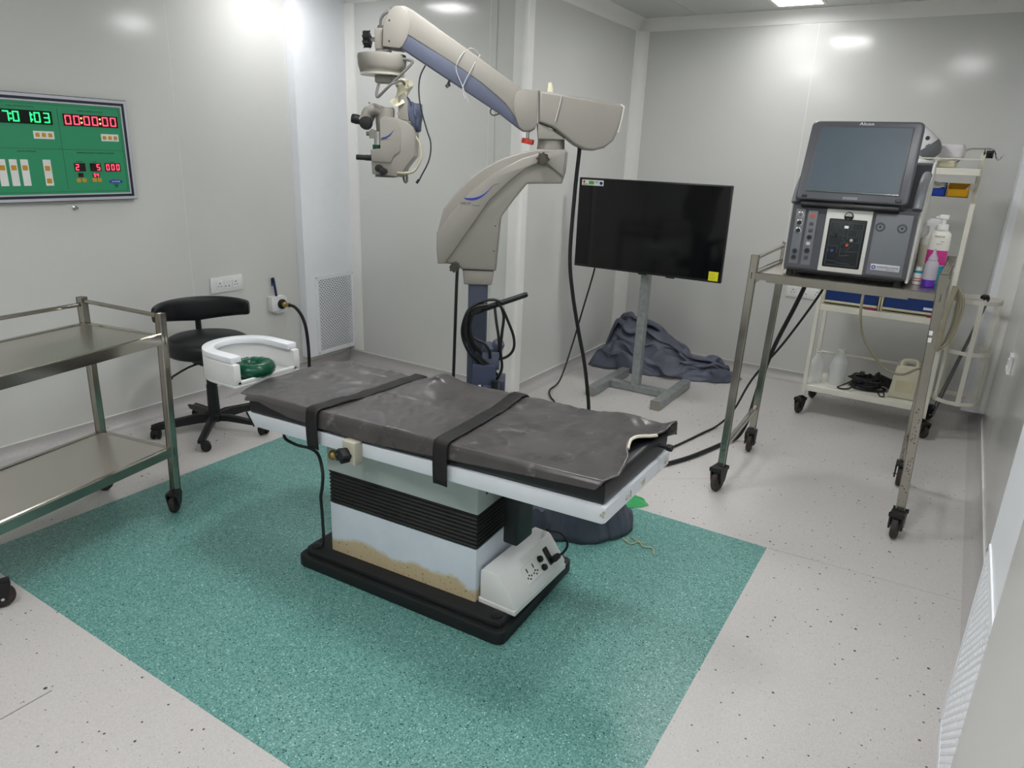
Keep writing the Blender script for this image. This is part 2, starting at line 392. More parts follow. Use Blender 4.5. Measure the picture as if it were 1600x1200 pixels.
def seg7(g, d, O, X_, Z_, w_, h_, t, n_):
    """seven segment digit: O lower-left corner, X_ right, Z_ up, n_ outward normal"""
    segs = {'0': 'abcdef', '1': 'bc', '2': 'abged', '3': 'abgcd', '4': 'fgbc', '5': 'afgcd', '6': 'afgedc', '7': 'abc', '8': 'abcdefg', '9': 'abfgcd'}[d]
    R_ = {'a': (t*.3, w_-t*.3, h_-t, h_), 'd': (t*.3, w_-t*.3, 0, t), 'g': (t*.3, w_-t*.3, h_/2-t/2, h_/2+t/2),
          'f': (0, t, h_/2+t*.2, h_-t*.2), 'e': (0, t, t*.2, h_/2-t*.2), 'b': (w_-t, w_, h_/2+t*.2, h_-t*.2), 'c': (w_-t, w_, t*.2, h_/2-t*.2)}
    O = Vector(O); X_ = Vector(X_); Z_ = Vector(Z_); n_ = Vector(n_)
    Mx = Matrix((X_, Z_, n_)).transposed().to_4x4(); Mx.translation = O
    for k in segs:
        a, b, c, d2 = R_[k]
        g.box(a, b, c, d2, 0, 0.0012, X=Mx)
def arc(cx, cy, r, a0, a1, n):
    return [(cx+r*math.cos(math.radians(a0+(a1-a0)*i/n)), cy+r*math.sin(math.radians(a0+(a1-a0)*i/n))) for i in range(n+1)]
def fbm(x, y, z=0.0, o=4):
    return noise.fractal(Vector((x, y, z)), 1.0, 2.0, o)

# ================================================================ THE ROOM
XL, XR, YA, XB, YB, YF, H = -3.93, 0.345, 3.95, -2.41, 5.63, -0.9, 2.6
SK, CV = 0.075, 0.084
g = G(); g.box(XL-.1, XR+.1, YF-.1, YB+.1, -0.06, 0)
floor = struct('floor', g, 'white_floor')
g = G(); g.prism([(-3.07, .982), (-.453, .982), (-.453, 2.931), (-3.07, 2.931)], 0.0, 0.0008)
obj('green_inlay', g, 'green_floor', floor, label='green flecked vinyl rectangle let into the white floor')
M['weld'] = mat('weld_line', '#8f8c8a', 0.5, var=0.03); M['weld_faint'] = mat('weld_line_pale', '#bdb9b7', 0.5, var=0.03)
for (a, b, m_) in [((-2.06, .35), (-2.06, .775), 'weld'), ((-.447, 2.934), (.30, 2.975), 'weld_faint'), ((-1.1, 3.3), (-.7, 3.62), 'weld_faint')]:
    g = G(); g.bar((a[0], a[1], .0004), (b[0], b[1], .0004), .004, .0008); obj('weld_seam', g, m_, floor)

def wall(name, p0, p1, seams, nrm, z1=H, z0=0.0):
    """backing + clad panels with narrow open joints; p0->p1 runs along the wall, nrm points into the room"""
    p0 = Vector((*p0, 0)); p1 = Vector((*p1, 0)); n = Vector((*nrm, 0)); d = (p1-p0); L_ = d.length; d.normalize()
    X = Matrix((d, -n, Vector((0, 0, 1)))).transposed().to_4x4(); X.translation = p0
    g = G(); g.box(0, L_, 0.0008, 0.08, z0, z1, X=X)
    o = struct(name, g, 'seam')
    ed = [0]+seams+[L_]
    for a, b in zip(ed, ed[1:]):
        g = G(); g.box(a+.0018, b-.0018, 0, .0042, z0, z1, X=X)
        obj('panel', g, 'wall', o)
    return o
wall('wall_left', (XL, YF), (XL, YA+.05), [1.14, 2.34, 3.54], (1, 0))
wall('wall_rear_left', (XL-.02, YA), (XB, YA), [1.285], (0, -1))
wall('wall_pier', (XB, YA), (XB, YB+.02), [1.375], (1, 0))
wall('wall_back', (XB-.02, YB), (XR+.08, YB), [1.33], (0, -1))
wall('wall_right', (XR, YB+.02), (XR, YF), [1.2, 2.4, 4.1], (-1, 0))
wall('wall_front', (XR+.08, YF), (XL-.08, YF), [1.2, 2.4, 3.6], (0, 1))
g = G(); g.box(XL-.1, XR+.1, YF-.1, YB+.1, H+.004, H+.06)
ceil = struct('ceiling', g, 'seam')
for a, b in [(XL, -3.1), (-3.1, -1.94), (-1.94, -.78), (-.78, XR)]:
    g = G(); g.box(a+.0015, b-.0015, YF, YB, H, H+.005); obj('panel', g, 'ceil', ceil)

def cove(name, p0, p1, n, m_='trim'):
    """ceiling coving: shallow concave strip in the wall/ceiling angle"""
    p0 = Vector((*p0, H)); p1 = Vector((*p1, H)); n = Vector((*n, 0)); d = (p1-p0).normalized(); L_ = (p1-p0).length
    poly = [(0, 0), (0, -CV), (.006, -CV)] + [(CV-(CV-.006)*math.cos(t), -CV+(CV-.006)*math.sin(t)) for t in [PI/2*i/6 for i in range(7)]][1:-1] + [(CV, -.006), (CV, 0)]
    X = Matrix((n, d, Vector((0, 0, 1)))).transposed().to_4x4(); X.translation = p0
    g = G(); g.prism(poly, 0, L_, 'y', X=X)
    return struct(name, g, m_)
cove('trim_1', (XL, YF), (XL, YA), (1, 0)); cove('trim_2', (XL, YA), (XB, YA), (0, -1)); cove('trim_3', (XB, YA-.0), (XB, YB), (1, 0))
cove('trim_4', (XB, YB), (XR, YB), (0, -1)); cove('trim_5', (XR, YF), (XR, YB), (-1, 0)); cove('trim_6', (XL, YF), (XR, YF), (0, 1))
def corner_cove(name, x, y, sx, sy, a, b, z0, z1):
    """upright quarter-hollow trim in a corner at (x, y) opening towards (sx, sy)"""
    poly = [(x, y), (x+sx*a, y), (x+sx*a, y+sy*.004)] + [(x+sx*(a-(a-.004)*math.sin(t)), y+sy*(b-(b-.004)*math.cos(t))) for t in [PI/2*i/6 for i in range(1, 6)]] + [(x+sx*.004, y+sy*b), (x, y+sy*b)]
    g = G(); g.prism(poly, z0, z1)
    return struct(name, g, 'trim')
corner_cove('trim_7', XB, YB, 1, -1, .085, .085, 0.0, H-CV+.004)
# rounded cover on the pier's outer corner
g = G(); g.prism([(XB+.012, YA+.075)] + [(XB-.02+.032*math.cos(t), YA+.02-.032*math.sin(t)) for t in [PI/2*i/6 for i in range(7)]] + [(XB-.075, YA-.012), (XB-.075, YA+.01), (XB-.01, YA+.075)], 0, H-CV+.01)
struct('trim_8', g, 'trim')
g = G(); g.prism([(XB-.235, YA-.005), (XB-.205, YA-.005), (XB-.205, YA+.01), (XB-.235, YA+.01)], SK, H-CV); struct('trim_9', g, 'wall')

def skirting(name, p0, p1, n):
    p0 = Vector((*p0, 0)); p1 = Vector((*p1, 0)); n = Vector((*n, 0)); d = (p1-p0).normalized(); L_ = (p1-p0).length
    X = Matrix((n, d, Vector((0, 0, 1)))).transposed().to_4x4(); X.translation = p0
    r = .052
    poly = [(0, 0), (0, SK-.004), (.0035, SK-.004)] + [(.0035+r-r*math.cos(t), r+.001-r*math.sin(t)) for t in [PI/2*i/7 for i in range(8)]] + [(.0035+r+.01, 0)]
    g = G(); g.prism(poly, 0, L_, 'y', X=X); o = struct(name, g, 'base', angle=50)
    g = G(); g.box(0, .006, 0, L_, SK-.004, SK+.001, X=X); obj('cap_strip', g, 'seam', o)
skirting('baseboard_left', (XL, YF), (XL, YA), (1, 0)); skirting('baseboard_rear_left', (XL, YA), (XB, YA), (0, -1))
skirting('baseboard_pier', (XB, YA), (XB, YB), (1, 0)); skirting('baseboard_back', (XB, YB), (XR, YB), (0, -1))
skirting('baseboard_right', (XR, 2.06), (XR, YB), (-1, 0)); skirting('baseboard_front', (XL, YF), (XR, YF), (0, 1))

def grille(parent, X, w_, h_, rows, cols, face='riser'):
    """perforated plate: X maps (u right, v out, z up); built bar by bar so every slot is a real hole"""
    m_ = .03
    g = G()
    for (a, b, c, d) in [(0, m_, 0, h_), (w_-m_, w_, 0, h_), (m_, w_-m_, 0, m_), (m_, w_-m_, h_-m_, h_)]: g.box(a, b, 0, .004, c, d, X=X)
    fr = obj('grille_frame', g, face, parent)
    g = G(); ph = (h_-2*m_)/rows; pw = (w_-2*m_)/cols
    for i in range(rows+1):
        z = m_+i*ph; g.box(m_, w_-m_, .0005, .003, max(m_, z-ph*.27), min(h_-m_, z+ph*.27), X=X)
    for i in range(rows):
        for j in range(cols+1):
            u = m_+(j+(.5 if i % 2 else 0))*pw
            if u > w_-m_: continue
            g.box(max(m_, u-pw*.17), min(w_-m_, u+pw*.17), .0005, .003, m_+i*ph+ph*.25, m_+(i+1)*ph-ph*.25, X=X)
    obj('perforated_plate', g, face, parent, kind='stuff')
    for (a, c) in [(.013, .013), (w_-.013, .013), (.013, h_-.013), (w_-.013, h_-.013)]:
        g = G(); g.lathe([(.006, 0), (.006, .002), (.003, .004), (0, .0042)], X @ Matrix.Translation(Vector((a, .004, c))) @ Matrix.Rotation(-PI/2, 4, 'X'), 10)
        obj('screw', g, 'chrome', fr)
def riser(label, corner, X, w_, dep, gl=None, rows=40, cols=13):
    """return-air duct cover; X maps (u along the wall, v out of the wall, z up)"""
    t = thing('air_riser', label, 'duct cover', corner)
    zb = .115
    g = G()
    if gl:
        a, b, c, d = gl
        g.box(0, a, dep-.012, dep, zb, H-.002, X=X); g.box(b, w_, dep-.012, dep, zb, H-.002, X=X); g.box(a, b, dep-.012, dep, zb, c, X=X); g.box(a, b, dep-.012, dep, d, H-.002, X=X)
    else: g.box(0, w_, dep-.012, dep, zb, H-.002, X=X)
    g.box(0, .012, .0005, dep-.012, zb, H-.002, X=X); g.box(w_-.012, w_, .0005, dep-.012, zb, H-.002, X=X); g.box(.012, w_-.012, .0005, dep-.012, zb, zb+.01, X=X)
    obj('cover_panel', g, 'riser', t)
    if gl:
        g = G(); g.box(a, b, .004, .01, c, d, X=X); obj('duct_shade_plate', g, 'void', t)  # dark plate standing in for the shaded cavity behind the slots
        grille(t, X @ Matrix.Translation(Vector((a-.012, dep, c-.012))), b-a+.024, d-c+.024, rows, cols)
    return t
X = Matrix(((0, 1, 0, XL), (1, 0, 0, 3.467), (0, 0, 1, 0), (0, 0, 0, 1)))
riser('tall white duct cover with perforated grille on left wall behind the stool', (XL, 3.7, 0), X, .478, .07, (.098, .465, .128, .69), 40, 13)
g = G(); g.prism([(XL+.07, YA), (XL+.07, 3.935)] + [(XL+.07+.075*math.sin(t), 3.929+.015*(1-math.cos(t))) for t in [PI/2*i/6 for i in range(7)]] + [(XL+.15, YA)], .085, H-CV); struct('trim_10', g, 'trim')
X = Matrix(((0, -1, 0, XR), (-1, 0, 0, 2.085), (0, 0, 1, 0), (0, 0, 0, 1)))
riser('white duct cover with perforated grille at the right edge nearest the viewer', (XR, 1.84, 0), X, .50, .122, (.035, .465, .11, .665), 40, 13)
g = G(); g.box(XR-.135, XR-.001, YF, 1.58, 0, H-.002); o = struct('wall_near_right', g, 'wall')
X = Matrix(((0, -1, 0, XR), (-1, 0, 0, YB-.002), (0, 0, 1, 0), (0, 0, 0, 1)))
riser('narrow white duct cover in the far right corner behind the white trolley', (XR, 5.4, 0), X, .37, .128)
g = G(); g.prism([(XR, 5.258), (XR-.088, 5.258)] + [(XR-.085+.085*math.sin(t), 5.258-.04*(1-math.cos(t))) for t in [PI/2*i/6 for i in range(1, 7)]], .13, H-CV); struct('trim_11', g, 'trim')

# ceiling lamps
for i, (x, y) in enumerate(LEDS):
    wh = ['above the steel console trolley', 'near the right wall', 'over the pale duct cover', 'above the operating table', 'above the steel trolley on the left', 'near the viewer on the right', 'behind the viewer in the middle', 'close to the back wall'][i]
    t = thing('ceiling_lamp', 'square recessed white LED ceiling lamp '+wh, 'lamp', (x, y, H), 0, 'ceiling lamps')
    g = G()
    for (a, b, c, d) in [(-.16, .16, -.16, -.14), (-.16, .16, .14, .16), (-.16, -.14, -.14, .14), (.14, .16, -.14, .14)]: g.box(x+a, x+b, y+c, y+d, H-.008, H-.0005)
    obj('lamp_frame', g, 'trim', t)
    g = G(); g.box(x-.14, x+.14, y-.14, y+.14, H-.005, H-.001); obj('diffuser', g, 'led_dim' if i in (4, 7) else 'led_mid' if i == 2 else 'led', t)

# ================================================================ OPERATING TABLE
TS = .0403
def zf(x): return .589+TS*(x+.72)            # underside of the tilted table frame
t = thing('operating_table', 'low white operating table with black bellows column and black base plate', 'table', (-1.53, 1.97, 0))
table = t
P4 = [(-1.991, 1.671), (-1.048, 1.713), (-1.075, 2.285), (-2.018, 2.243)]
def inset(P, d):
    c = Vector((sum(p[0] for p in P)/4, sum(p[1] for p in P)/4)); r = []
    for p in P:
        v = Vector(p)-c; r.append((c.x+v.x*(1-d/abs(v.x)), c.y+v.y*(1-d/abs(v.y))))
    return r
def rounded(P, r, n=4):
    out = []
    for i in range(len(P)):
        a, b, c = Vector(P[i-1]), Vector(P[i]), Vector(P[(i+1) % len(P)])
        p = b+(a-b).normalized()*r; q = b+(c-b).normalized()*r
        for k in range(n+1):
            u = k/n; out.append(tuple((1-u)**2*p+2*u*(1-u)*b+u*u*q))
    return out
g = G(); g.prism(rounded(P4, .035), 0, .05, bev=.006); g.prism(rounded(inset(P4, .02), .03), .045, .075, bev=.008)
bp = obj('base_plate', g, 'black_base', t, label='black moulded base plate')
for p in inset(P4, .055):
    g = G(); g.lathe([(.022, .07), (.02, .082), (.012, .086), (0, .086)], c=(p[0], p[1], 0), seg=14); obj('levelling_cap', g, 'black', bp)
B4 = [(-1.873, 1.747), (-1.208, 1.787), (-1.232, 2.178), (-1.897, 2.138)]
g = G(); g.prism(rounded(B4, .006, 2), .075, .284); obj('lower_housing', g, 'enamel_stain', t, label='white lower housing with rusty yellow stain along the foot')
g = G()
for k in range(9):
    z = .284+k*.0155; g.prism(rounded(inset(B4, -.001), .01, 2), z+.001, z+.0145, bev=.004, seg=1); g.prism(inset(B4, .012), z-.002, z+.0175)
obj('bellows', g, 'black_rubber', t)
g = G(); g.prism(rounded(inset(B4, -.004), .006, 2), .424, .53); g.prism(inset(B4, .03), .52, .552)
obj('upper_housing', g, 'enamel_grey', t)
g = G(); g.cyl((-1.215, 1.84, .485), (-1.206, 1.84, .485), .006, seg=8); obj('screw', g, 'black', t)
M['clamp'] = mat('worn_cream_metal', '#bdb9a8', 0.4, var=.05)
# frame (tilted slightly head-down)
xs = [-2.245, -.706]
def shear(g):
    for v in g.bm.verts: v.co.z += zf(v.co.x)
    return g
g = G(); g.prism([(-2.222, 0), (-.716, 0), (-.706, .006), (-.706, .054), (-2.262, .054)], 1.697, 2.22, 'y', bev=.004); shear(g)
obj('table_frame', g, 'enamel', t, label='white enamelled table frame with chipped corners')
g = G()
for q in (1.7, 2.19): g.prism([(-2.275, .052), (-2.262, .052), (-2.224, .0), (-2.236, -.004)], q, q+.025, 'y')
g.box(-2.27, -2.262, 1.70, 2.21, .04, .052); shear(g); obj('frame_end_seal', g, 'black', t)
for (x, y, z) in [(-.712, 1.7, .035), (-.704, 1.86, .03), (-.704, 1.98, .028), (-.704, 2.18, .03)]:
    g = G()
    for k in range(5):
        a = random.uniform(-.02, .02); g.cyl((x+.0005 if x > -.71 else x+a*.5, y+(a if x > -.71 else -.0045), z+zf(x)+random.uniform(-.012, .012)), (x-.001 if x > -.71 else x+a*.5, y+(a if x > -.71 else -.003), z+zf(x)+random.uniform(-.012, .012)), random.uniform(.0015, .0045), seg=7)
    obj('paint_chip', g, 'clamp', t)
def headcurve(d, n=10):   # plan outline of mattress head end, front corner to rear corner
    pts = [(-2.245, 1.70)]
    for i in range(n+1):
        a = i/n; pts.append((-2.30-d-.10*math.sin(PI*a)**.8, 1.745+.41*a))
    pts.append((-2.25, 2.21)); return pts
g = G(); g.prism([(-.716, 2.205)] + [(-.716, 1.705)] + headcurve(.0), .054, .128, bev=.018, seg=3)
for v in g.bm.verts:
    v.co.z += zf(v.co.x)
    if v.co.x < -2.2: v.co.z -= (-2.2-v.co.x)*.12
obj('mattress', g, 'black_vinyl', t, angle=50, label='black upholstered table mattress')
g = G(); g.cyl((-.716, 2.13, .69), (-.685, 2.13, .69), .007, seg=10); g.cyl((-.69, 2.13, .69), (-.67, 2.13, .69), .012, seg=12, bev=.003); obj('mattress_toggle', g, 'black', t)
# clamp block with star knob on the near rail
g = G(); g.box(-1.705, -1.645, 1.658, 1.70, .53, .615, .004); cl = obj('rail_clamp', g, 'clamp', t, label='cream rail clamp block')
knob('star_knob', (-1.685, 1.658, .565), (-.25, -1, .05), .025, .026, 'black', cl, 5)
g = G(); g.lathe([(.018, 0), (.02, .01), (.012, .02), (0, .02)], axisX((-1.825, 1.735, .50), (-.3, -1, 0)), 12); obj('hinge_bolt', g, 'brass', t)
g = G(); g.box(-1.165, -1.105, 1.885, 1.995, .285, .60, .008); obj('actuator_cover', g, 'black', t, label='black hanging actuator cover at the foot side')
# mains box standing on the base plate
g = G(); g.prism([(-1.2, .075), (-1.052, .075), (-1.052, .112), (-1.118, .20), (-1.13, .208), (-1.19, .21), (-1.2, .2)], 1.80, 2.17, 'y', bev=.008, seg=2)
pb = obj('mains_box', g, 'white_plastic', t, label='white sloping mains box with two sockets')
g = G(); g.prism([(-1.203, .074), (-1.05, .074), (-1.05, .093), (-1.203, .093)], 1.797, 2.173, 'y', bev=.003); obj('mains_box_foot', g, 'white_plastic', pb)
sd = Vector((.066, 0, -.088)).normalized(); sn = Vector((.088, 0, .066)).normalized()
SX = Matrix((Vector((0, 1, 0)), -sd, sn)).transposed().to_4x4(); SX.translation = Vector((-1.085, 1.985, .156))
g = G(); g.box(-.075, .075, -.033, .033, 0, .003, .001, 1, X=SX); sp = obj('socket_plate', g, 'trim', pb)
g = G()
for u in (-.047, -.005):
    g.box(u-.0025, u+.0025, .005, .02, .003, .0042, X=SX)
    for (a, b) in [(-.012, -.012), (.0, -.02), (.012, -.012), (0, -.006)]: g.cyl(SX @ Vector((u+a, b, .003)), SX @ Vector((u+a, b, .0042)), .0035, seg=8)
obj('socket_holes', g, 'dark_hole', pb)
for (u, v) in [(.045, .014), (.045, -.02)]:
    g = G(); g.cyl(SX @ Vector((u, v, .003)), SX @ Vector((u, v, .016)), .013, .011, seg=16, bev=.002); obj('fuse_cap', g, 'black', pb)
g = G(); g.box(.088, .115, -.033, .035, 0, .006, .002, 1, X=SX); ri = obj('rocker_inlet', g, 'black', pb)
g = G(); g.box(.095, .135, -.03, -.008, .005, .03, .005, 2, X=SX); g.tube([SX @ Vector((.13, -.02, .02)), SX @ Vector((.165, -.02, .03)), SX @ Vector((.18, .0, .05)), SX @ Vector((.16, .05, .06)), SX @ Vector((.11, .09, .05)), (-1.16, 2.2, .20), (-1.2, 2.25, .1), (-1.28, 2.33, .012)], .005)
tag(recenter(obj('power_lead', g, 'black'), (-1.05, 2.17, .13)), 'black power plug and lead looped at the mains box under the table', 'cable')

# grey rubber sheet lying over the mattress
HEM = [(-2.48, .61), (-2.274, .636), (-2.177, .650), (-2.106, .636), (-2.018, .624), (-1.904, .624), (-1.852, .619), (-1.689, .62), (-1.619, .623), (-1.32, .648), (-1.258, .655), (-1.092, .669), (-.91, .687), (-.743, .70), (-.60, .712)]
def interp(T, x):
    if x <= T[0][0]: return T[0][1]
    for (a, b), (c, d) in zip(T, T[1:]):
        if x <= c: return b+(d-b)*(x-a)/(c-a)
    return T[-1][1]
XEND = [(0, -.742), (.1, -.722), (.2, -.70), (.3, -.71), (.42, -.722), (.50, -.75), (.60, -.765), (.72, -.75), (.85, -.715), (.95, -.70), (1, -.69)]
def sheet_fn(u, v):
    # v: 0..0.12 front drop, then across the top, 0.95..1 rear drop
    a = (v-.12)/.83
    if v < .12: xl, xr = -2.262, interp(XEND, v/.12*.1)
    else:
        aa = min(1, a); xl = -2.262-.125*math.sin(PI*min(1, .06+aa*.9))**.7; xr = interp(XEND, .1+.9*aa)
    x = xl+(xr-xl)*u
    zm = zf(x)+.128-(max(0, -2.2-x)*.12)
    top = zm+.006
    y0, y1 = 1.70, 2.21
    hz = interp(HEM, x)
    if v < .12:
        s_ = v/.12; z = hz+(top-hz)*min(1, s_*1.02); y = y0-.010+.004*s_
        if s_ > .8: y = y0-.006+(s_-.8)/.2*.008
        y -= .004*max(0, fbm(x*7, z*9, 3.1))*(1-s_)
        return Vector((x, y, z-(.006*(1-((s_-.8)/.2)) if s_ > .8 else .006)))
    if a <= 1:
        y = y0+.002+(y1-y0)*a
        z = top+.001
        k = math.sin(PI*min(1, a*1.15+.02))**.5 if a < .85 else 1.0
        # gather folds radiating out of the middle of each bay, dents and humps
        z += .012*a*(1-math.exp(-((x+1.4)/.8)**2)*.0)
        z += k*(.007*fbm(x*3.2+1.3, y*4, 0.2)+.0022*(1-3*abs(noise.noise(Vector((x*16+y*7, y*11-x*3, 2.0))))))
        for (cx, cy, am, nn, rr) in [(-.98, 1.93, .0040, 17, .26), (-1.5, 1.98, .0036, 15, .22), (-2.1, 1.95, .0030, 13, .2)]:
            dx, dy = x-cx, (y-cy)*1.2; r = math.hypot(dx, dy); th = math.atan2(dy, dx)
            ph = th*nn*.55+5*fbm(dx*4+cx, dy*4, cx)
            z += k*am*.75*(1-2*abs(math.sin(ph*.5)))*(.35+.65*max(0, fbm(math.cos(th)*1.7+cx, math.sin(th)*1.7, .5)+.35))*math.exp(-((r-rr*.8)/(rr*.55))**2)
            z -= k*.006*math.exp(-(r/.15)**2)
        z += .034*math.exp(-((x+1.655)/.055)**2-((y-2.175)/.06)**2) + .015*math.exp(-((x+1.60)/.14)**2-((y-2.10)/.1)**2)
        z += .026*math.exp(-((x+2.25)/.07)**2-((y-2.13)/.06)**2) + .010*math.exp(-((x+2.18)/.16)**2-((y-2.05)/.03)**2)
        z += .018*math.exp(-((x+.88)/.09)**2-((y-2.20)/.05)**2) + .012*math.exp(-((x+1.35)/.2)**2-((y-2.18)/.05)**2)
        z += .030*math.exp(-((x+.74)/.06)**2-((y-1.99)/.085)**2) + .022*math.exp(-((x+.69)/.03)**2-((y-2.2)/.04)**2)
        for sx in (-1.84, -1.30): z -= .004*math.exp(-((x-sx)/.05)**2)*k   # pulled down under the straps
        return Vector((x, y, max(z, zm+.007)))
    s_ = (v-.95)/.05
    zz = sheet_fn(u, .95).z
    return Vector((x, y1+.005+.008*s_, zz-.05*s_-.004))
g = G(); g.grid(sheet_fn, 210, 110)
sh = obj('rubber_sheet', g, 'sheet', None, angle=80, thick=.0035); recenter(sh, (-1.5, 1.95, .72))
tag(sh, 'dark grey rubber sheet wrinkled over the operating table mattress', 'sheet')
g = G(); P = []
for i in range(13):
    a = .44+.36*i/12; q = sheet_fn(1.0, .12+.83*a); P.append(q+Vector((.002, 0, -.006)))
g.tube(P, .0055, 6, sub=2); o = obj('turned_lining', g, 'cream', sh, label='cream lining showing at the turned up end')

def strap(x, xr, label):
    w_ = .028
    def zt(y, xx): 
        a = min(1, max(0, (y-1.702)/.51)); 
        u = (xx+2.262)/(1.54); return sheet_fn(min(1, max(0, u)), .12+.83*a).z+.0065
    path = []
    zb = zf(x)-.012
    for k in range(7): path.append((1.684-.004*math.sin(PI*k/6), zb+(zt(1.71, x)-.012-zb)*k/6, 0))
    path.append((1.690, zt(1.71, x)-.003, 0)); 
    for k in range(31):
        y = 1.706+.504*k/30; path.append((y, zt(y, x+(xr-x)*k/30), (xr-x)*k/30))
    path += [(2.228, path[-1][1]-.012, xr-x), (2.232, path[-1][1]-.06, xr-x), (2.232, zf(x)-.01, xr-x)]
    g = G(); V = []
    for (y, z, dx) in path: V.append([g.bm.verts.new((x+dx+q*w_, y, z+.0015*(1-q*q))) for q in (-1, -.5, 0, .5, 1)])
    for A, B in zip(V, V[1:]):
        for i in range(4): g.bm.faces.new((A[i], A[i+1], B[i+1], B[i]))
    o = obj('table_strap', g, 'black_rubber', None, angle=60, thick=-.004); recenter(o, (x, 1.95, .72))
    tag(o, label, 'strap', 'restraint straps')
strap(-1.878, -1.80, 'black restraint strap across the table nearer the wrist rest')
strap(-1.288, -1.31, 'black restraint strap across the middle of the table, with its end hanging')

# U-shaped wrist rest with gel ring
t = thing('wrist_rest', 'white horseshoe wrist rest bowl at the head of the operating table', 'wrist rest', (-2.56, 1.94, .62))
def ushape(ro, ri, xc, yc, arm):
    o = [(xc+arm, yc-ro)] + [(xc-ro*math.sin(math.radians(a)), yc-ro*math.cos(math.radians(a))) for a in range(0, 181, 10)] + [(xc+arm, yc+ro)]
    i = [(xc+arm, yc+ri)] + [(xc-ri*math.sin(math.radians(a)), yc-ri*math.cos(math.radians(a))) for a in range(180, -1, -10)] + [(xc+arm, yc-ri)]
    return o+i
g = G(); g.prism(ushape(.172, .122, -2.575, 1.945, .135), .727, .752, bev=.002)
obj('padded_rim', g, 'riser', t, label='pale blue-white padded rim', angle=50)
g = G(); g.prism(ushape(.172, .142, -2.575, 1.945, .15), .63, .725, bev=.006); g.prism([(-2.425, 1.773)]+[(-2.575-.17*math.sin(math.radians(a)), 1.945-.17*math.cos(math.radians(a))) for a in range(0, 181, 10)]+[(-2.425, 2.117)], .618, .634, bev=.004)
g.prism([(-2.44, 1.79), (-2.425, 1.79), (-2.425, 2.1), (-2.44, 2.1)], .63, .648, bev=.003)
obj('bowl', g, 'white_plastic', t, angle=50)
g = G()
g.torus((-2.50, 1.925, .666), .062, .033, seg=36, rs=12, sz=.95)
for v in g.bm.verts: v.co.z += .002*math.sin(14*math.atan2(v.co.y-1.925, v.co.x+2.5))
o = obj('gel_head_ring', g, 'gel_green'); recenter(o, (-2.50, 1.925, .635)); tag(o, 'translucent dark green gel head ring lying in the wrist rest bowl', 'gel ring')
g = G(); g.tube([(-2.22, 1.9, zf(-2.2)-.01), (-2.177, 1.80, .47), (-2.099, 1.79, .452), (-2.007, 1.78, .463), (-1.945, 1.765, .457), (-1.893, 1.735, .41), (-1.888, 1.725, .353), (-1.893, 1.72, .309), (-1.89, 1.72, .24), (-1.89, 1.72, .12), (-1.91, 1.72, .084)], .0065)
tag(recenter(obj('lamp_cable', g, 'black'), (-2.0, 1.78, .4)), 'thin black cable drooping under the head end of the operating table', 'cable')

# ================================================================ LEFT WALL
t = thing('surgeon_control_panel', 'green theatre control panel with digital clocks on the left wall', 'control panel', (XL, 1.96, 1.53))
def rect_ring(g, y0, y1, z0, z1, wd, x0, x1, bev=0.0):
    g.box(x0, x1, y0, y0+wd, z0, z1, bev); g.box(x0, x1, y1-wd, y1, z0, z1, bev); g.box(x0, x1, y0+wd, y1-wd, z0, z0+wd, bev); g.box(x0, x1, y0+wd, y1-wd, z1-wd, z1, bev)
PX = -3.897
g = G(); rect_ring(g, 1.596, 2.328, 1.279, 1.779, .014, XL+.0005, PX+.005); obj('outer_frame', g, 'clock_silver', t)
g = G(); rect_ring(g, 1.594, 2.331, 1.276, 1.782, .004, XL+.0005, PX+.001); obj('frame_edge', g, 'clock_dark', t)
g = G(); rect_ring(g, 1.610, 2.314, 1.293, 1.765, .013, XL+.001, PX+.004); obj('dark_bezel', g, 'clock_dark', t)
g = G(); rect_ring(g, 1.623, 2.301, 1.306, 1.752, .007, XL+.001, PX+.003); obj('inner_frame', g, 'clock_silver', t)
g = G(); g.box(XL+.001, PX, 1.63, 2.294, 1.313, 1.745); obj('faceplate', g, 'clock_green', t, label='green faceplate')
fx = PX+.0004
g = G(); rect_ring(g, 1.64, 2.284, 1.323, 1.735, .0012, PX-.0005, fx)
g.box(PX-.0005, fx, 1.640, 2.284, 1.528, 1.5293); g.box(PX-.0005, fx, 1.9725, 1.9737, 1.333, 1.72); obj('printed_lines', g, 'ink', t)
YD, ZD = (0, 1, 0), (0, 0, 1)
def ptext(s_, y, z, size, m_='ink', wdt=1.0, **k): return text('printed_text', s_, size, (fx, y, z), YD, ZD, m_, t, squeeze=wdt, **k)
ptext('TIME OF DAY CLOCK', 1.809, 1.7185, .0105, spacing=1.25); ptext('TIME ELAPSED CLOCK', 2.135, 1.7145, .0105, spacing=1.25)
ptext('LIGHT CONTROL', 1.806, 1.5155, .0095, spacing=1.15); ptext('TEMPERATURE, HUMIDITY & DIFFERENTIAL PRESSURE', 2.136, 1.513, .0082, spacing=.98)
def display(y0, y1, z0, z1, digits, h_, m_, dm, colon=(), pitch=None, w_=None, tt=.0054):
    g = G(); g.box(PX-.001, PX+.002, y0, y1, z0, z1); d = obj('display_window', g, dm, t)
    for (ch, y) in digits:
        g = G(); seg7(g, ch, (PX+.0022, y, (z0+z1)/2-h_/2), YD, ZD, w_, h_, tt, (1, 0, 0)); obj('digit', g, m_, d, kind='stuff')
    if colon:
        g = G()
        for y in colon:
            for q in (-1, 1): g.cyl((PX+.002, y, (z0+z1)/2+q*h_*.24), (PX+.0034, y, (z0+z1)/2+q*h_*.24), .0042, seg=10)
        obj('colon_dots', g, 'led_dot' if m_ == 'led_red' else 'led_green', d)
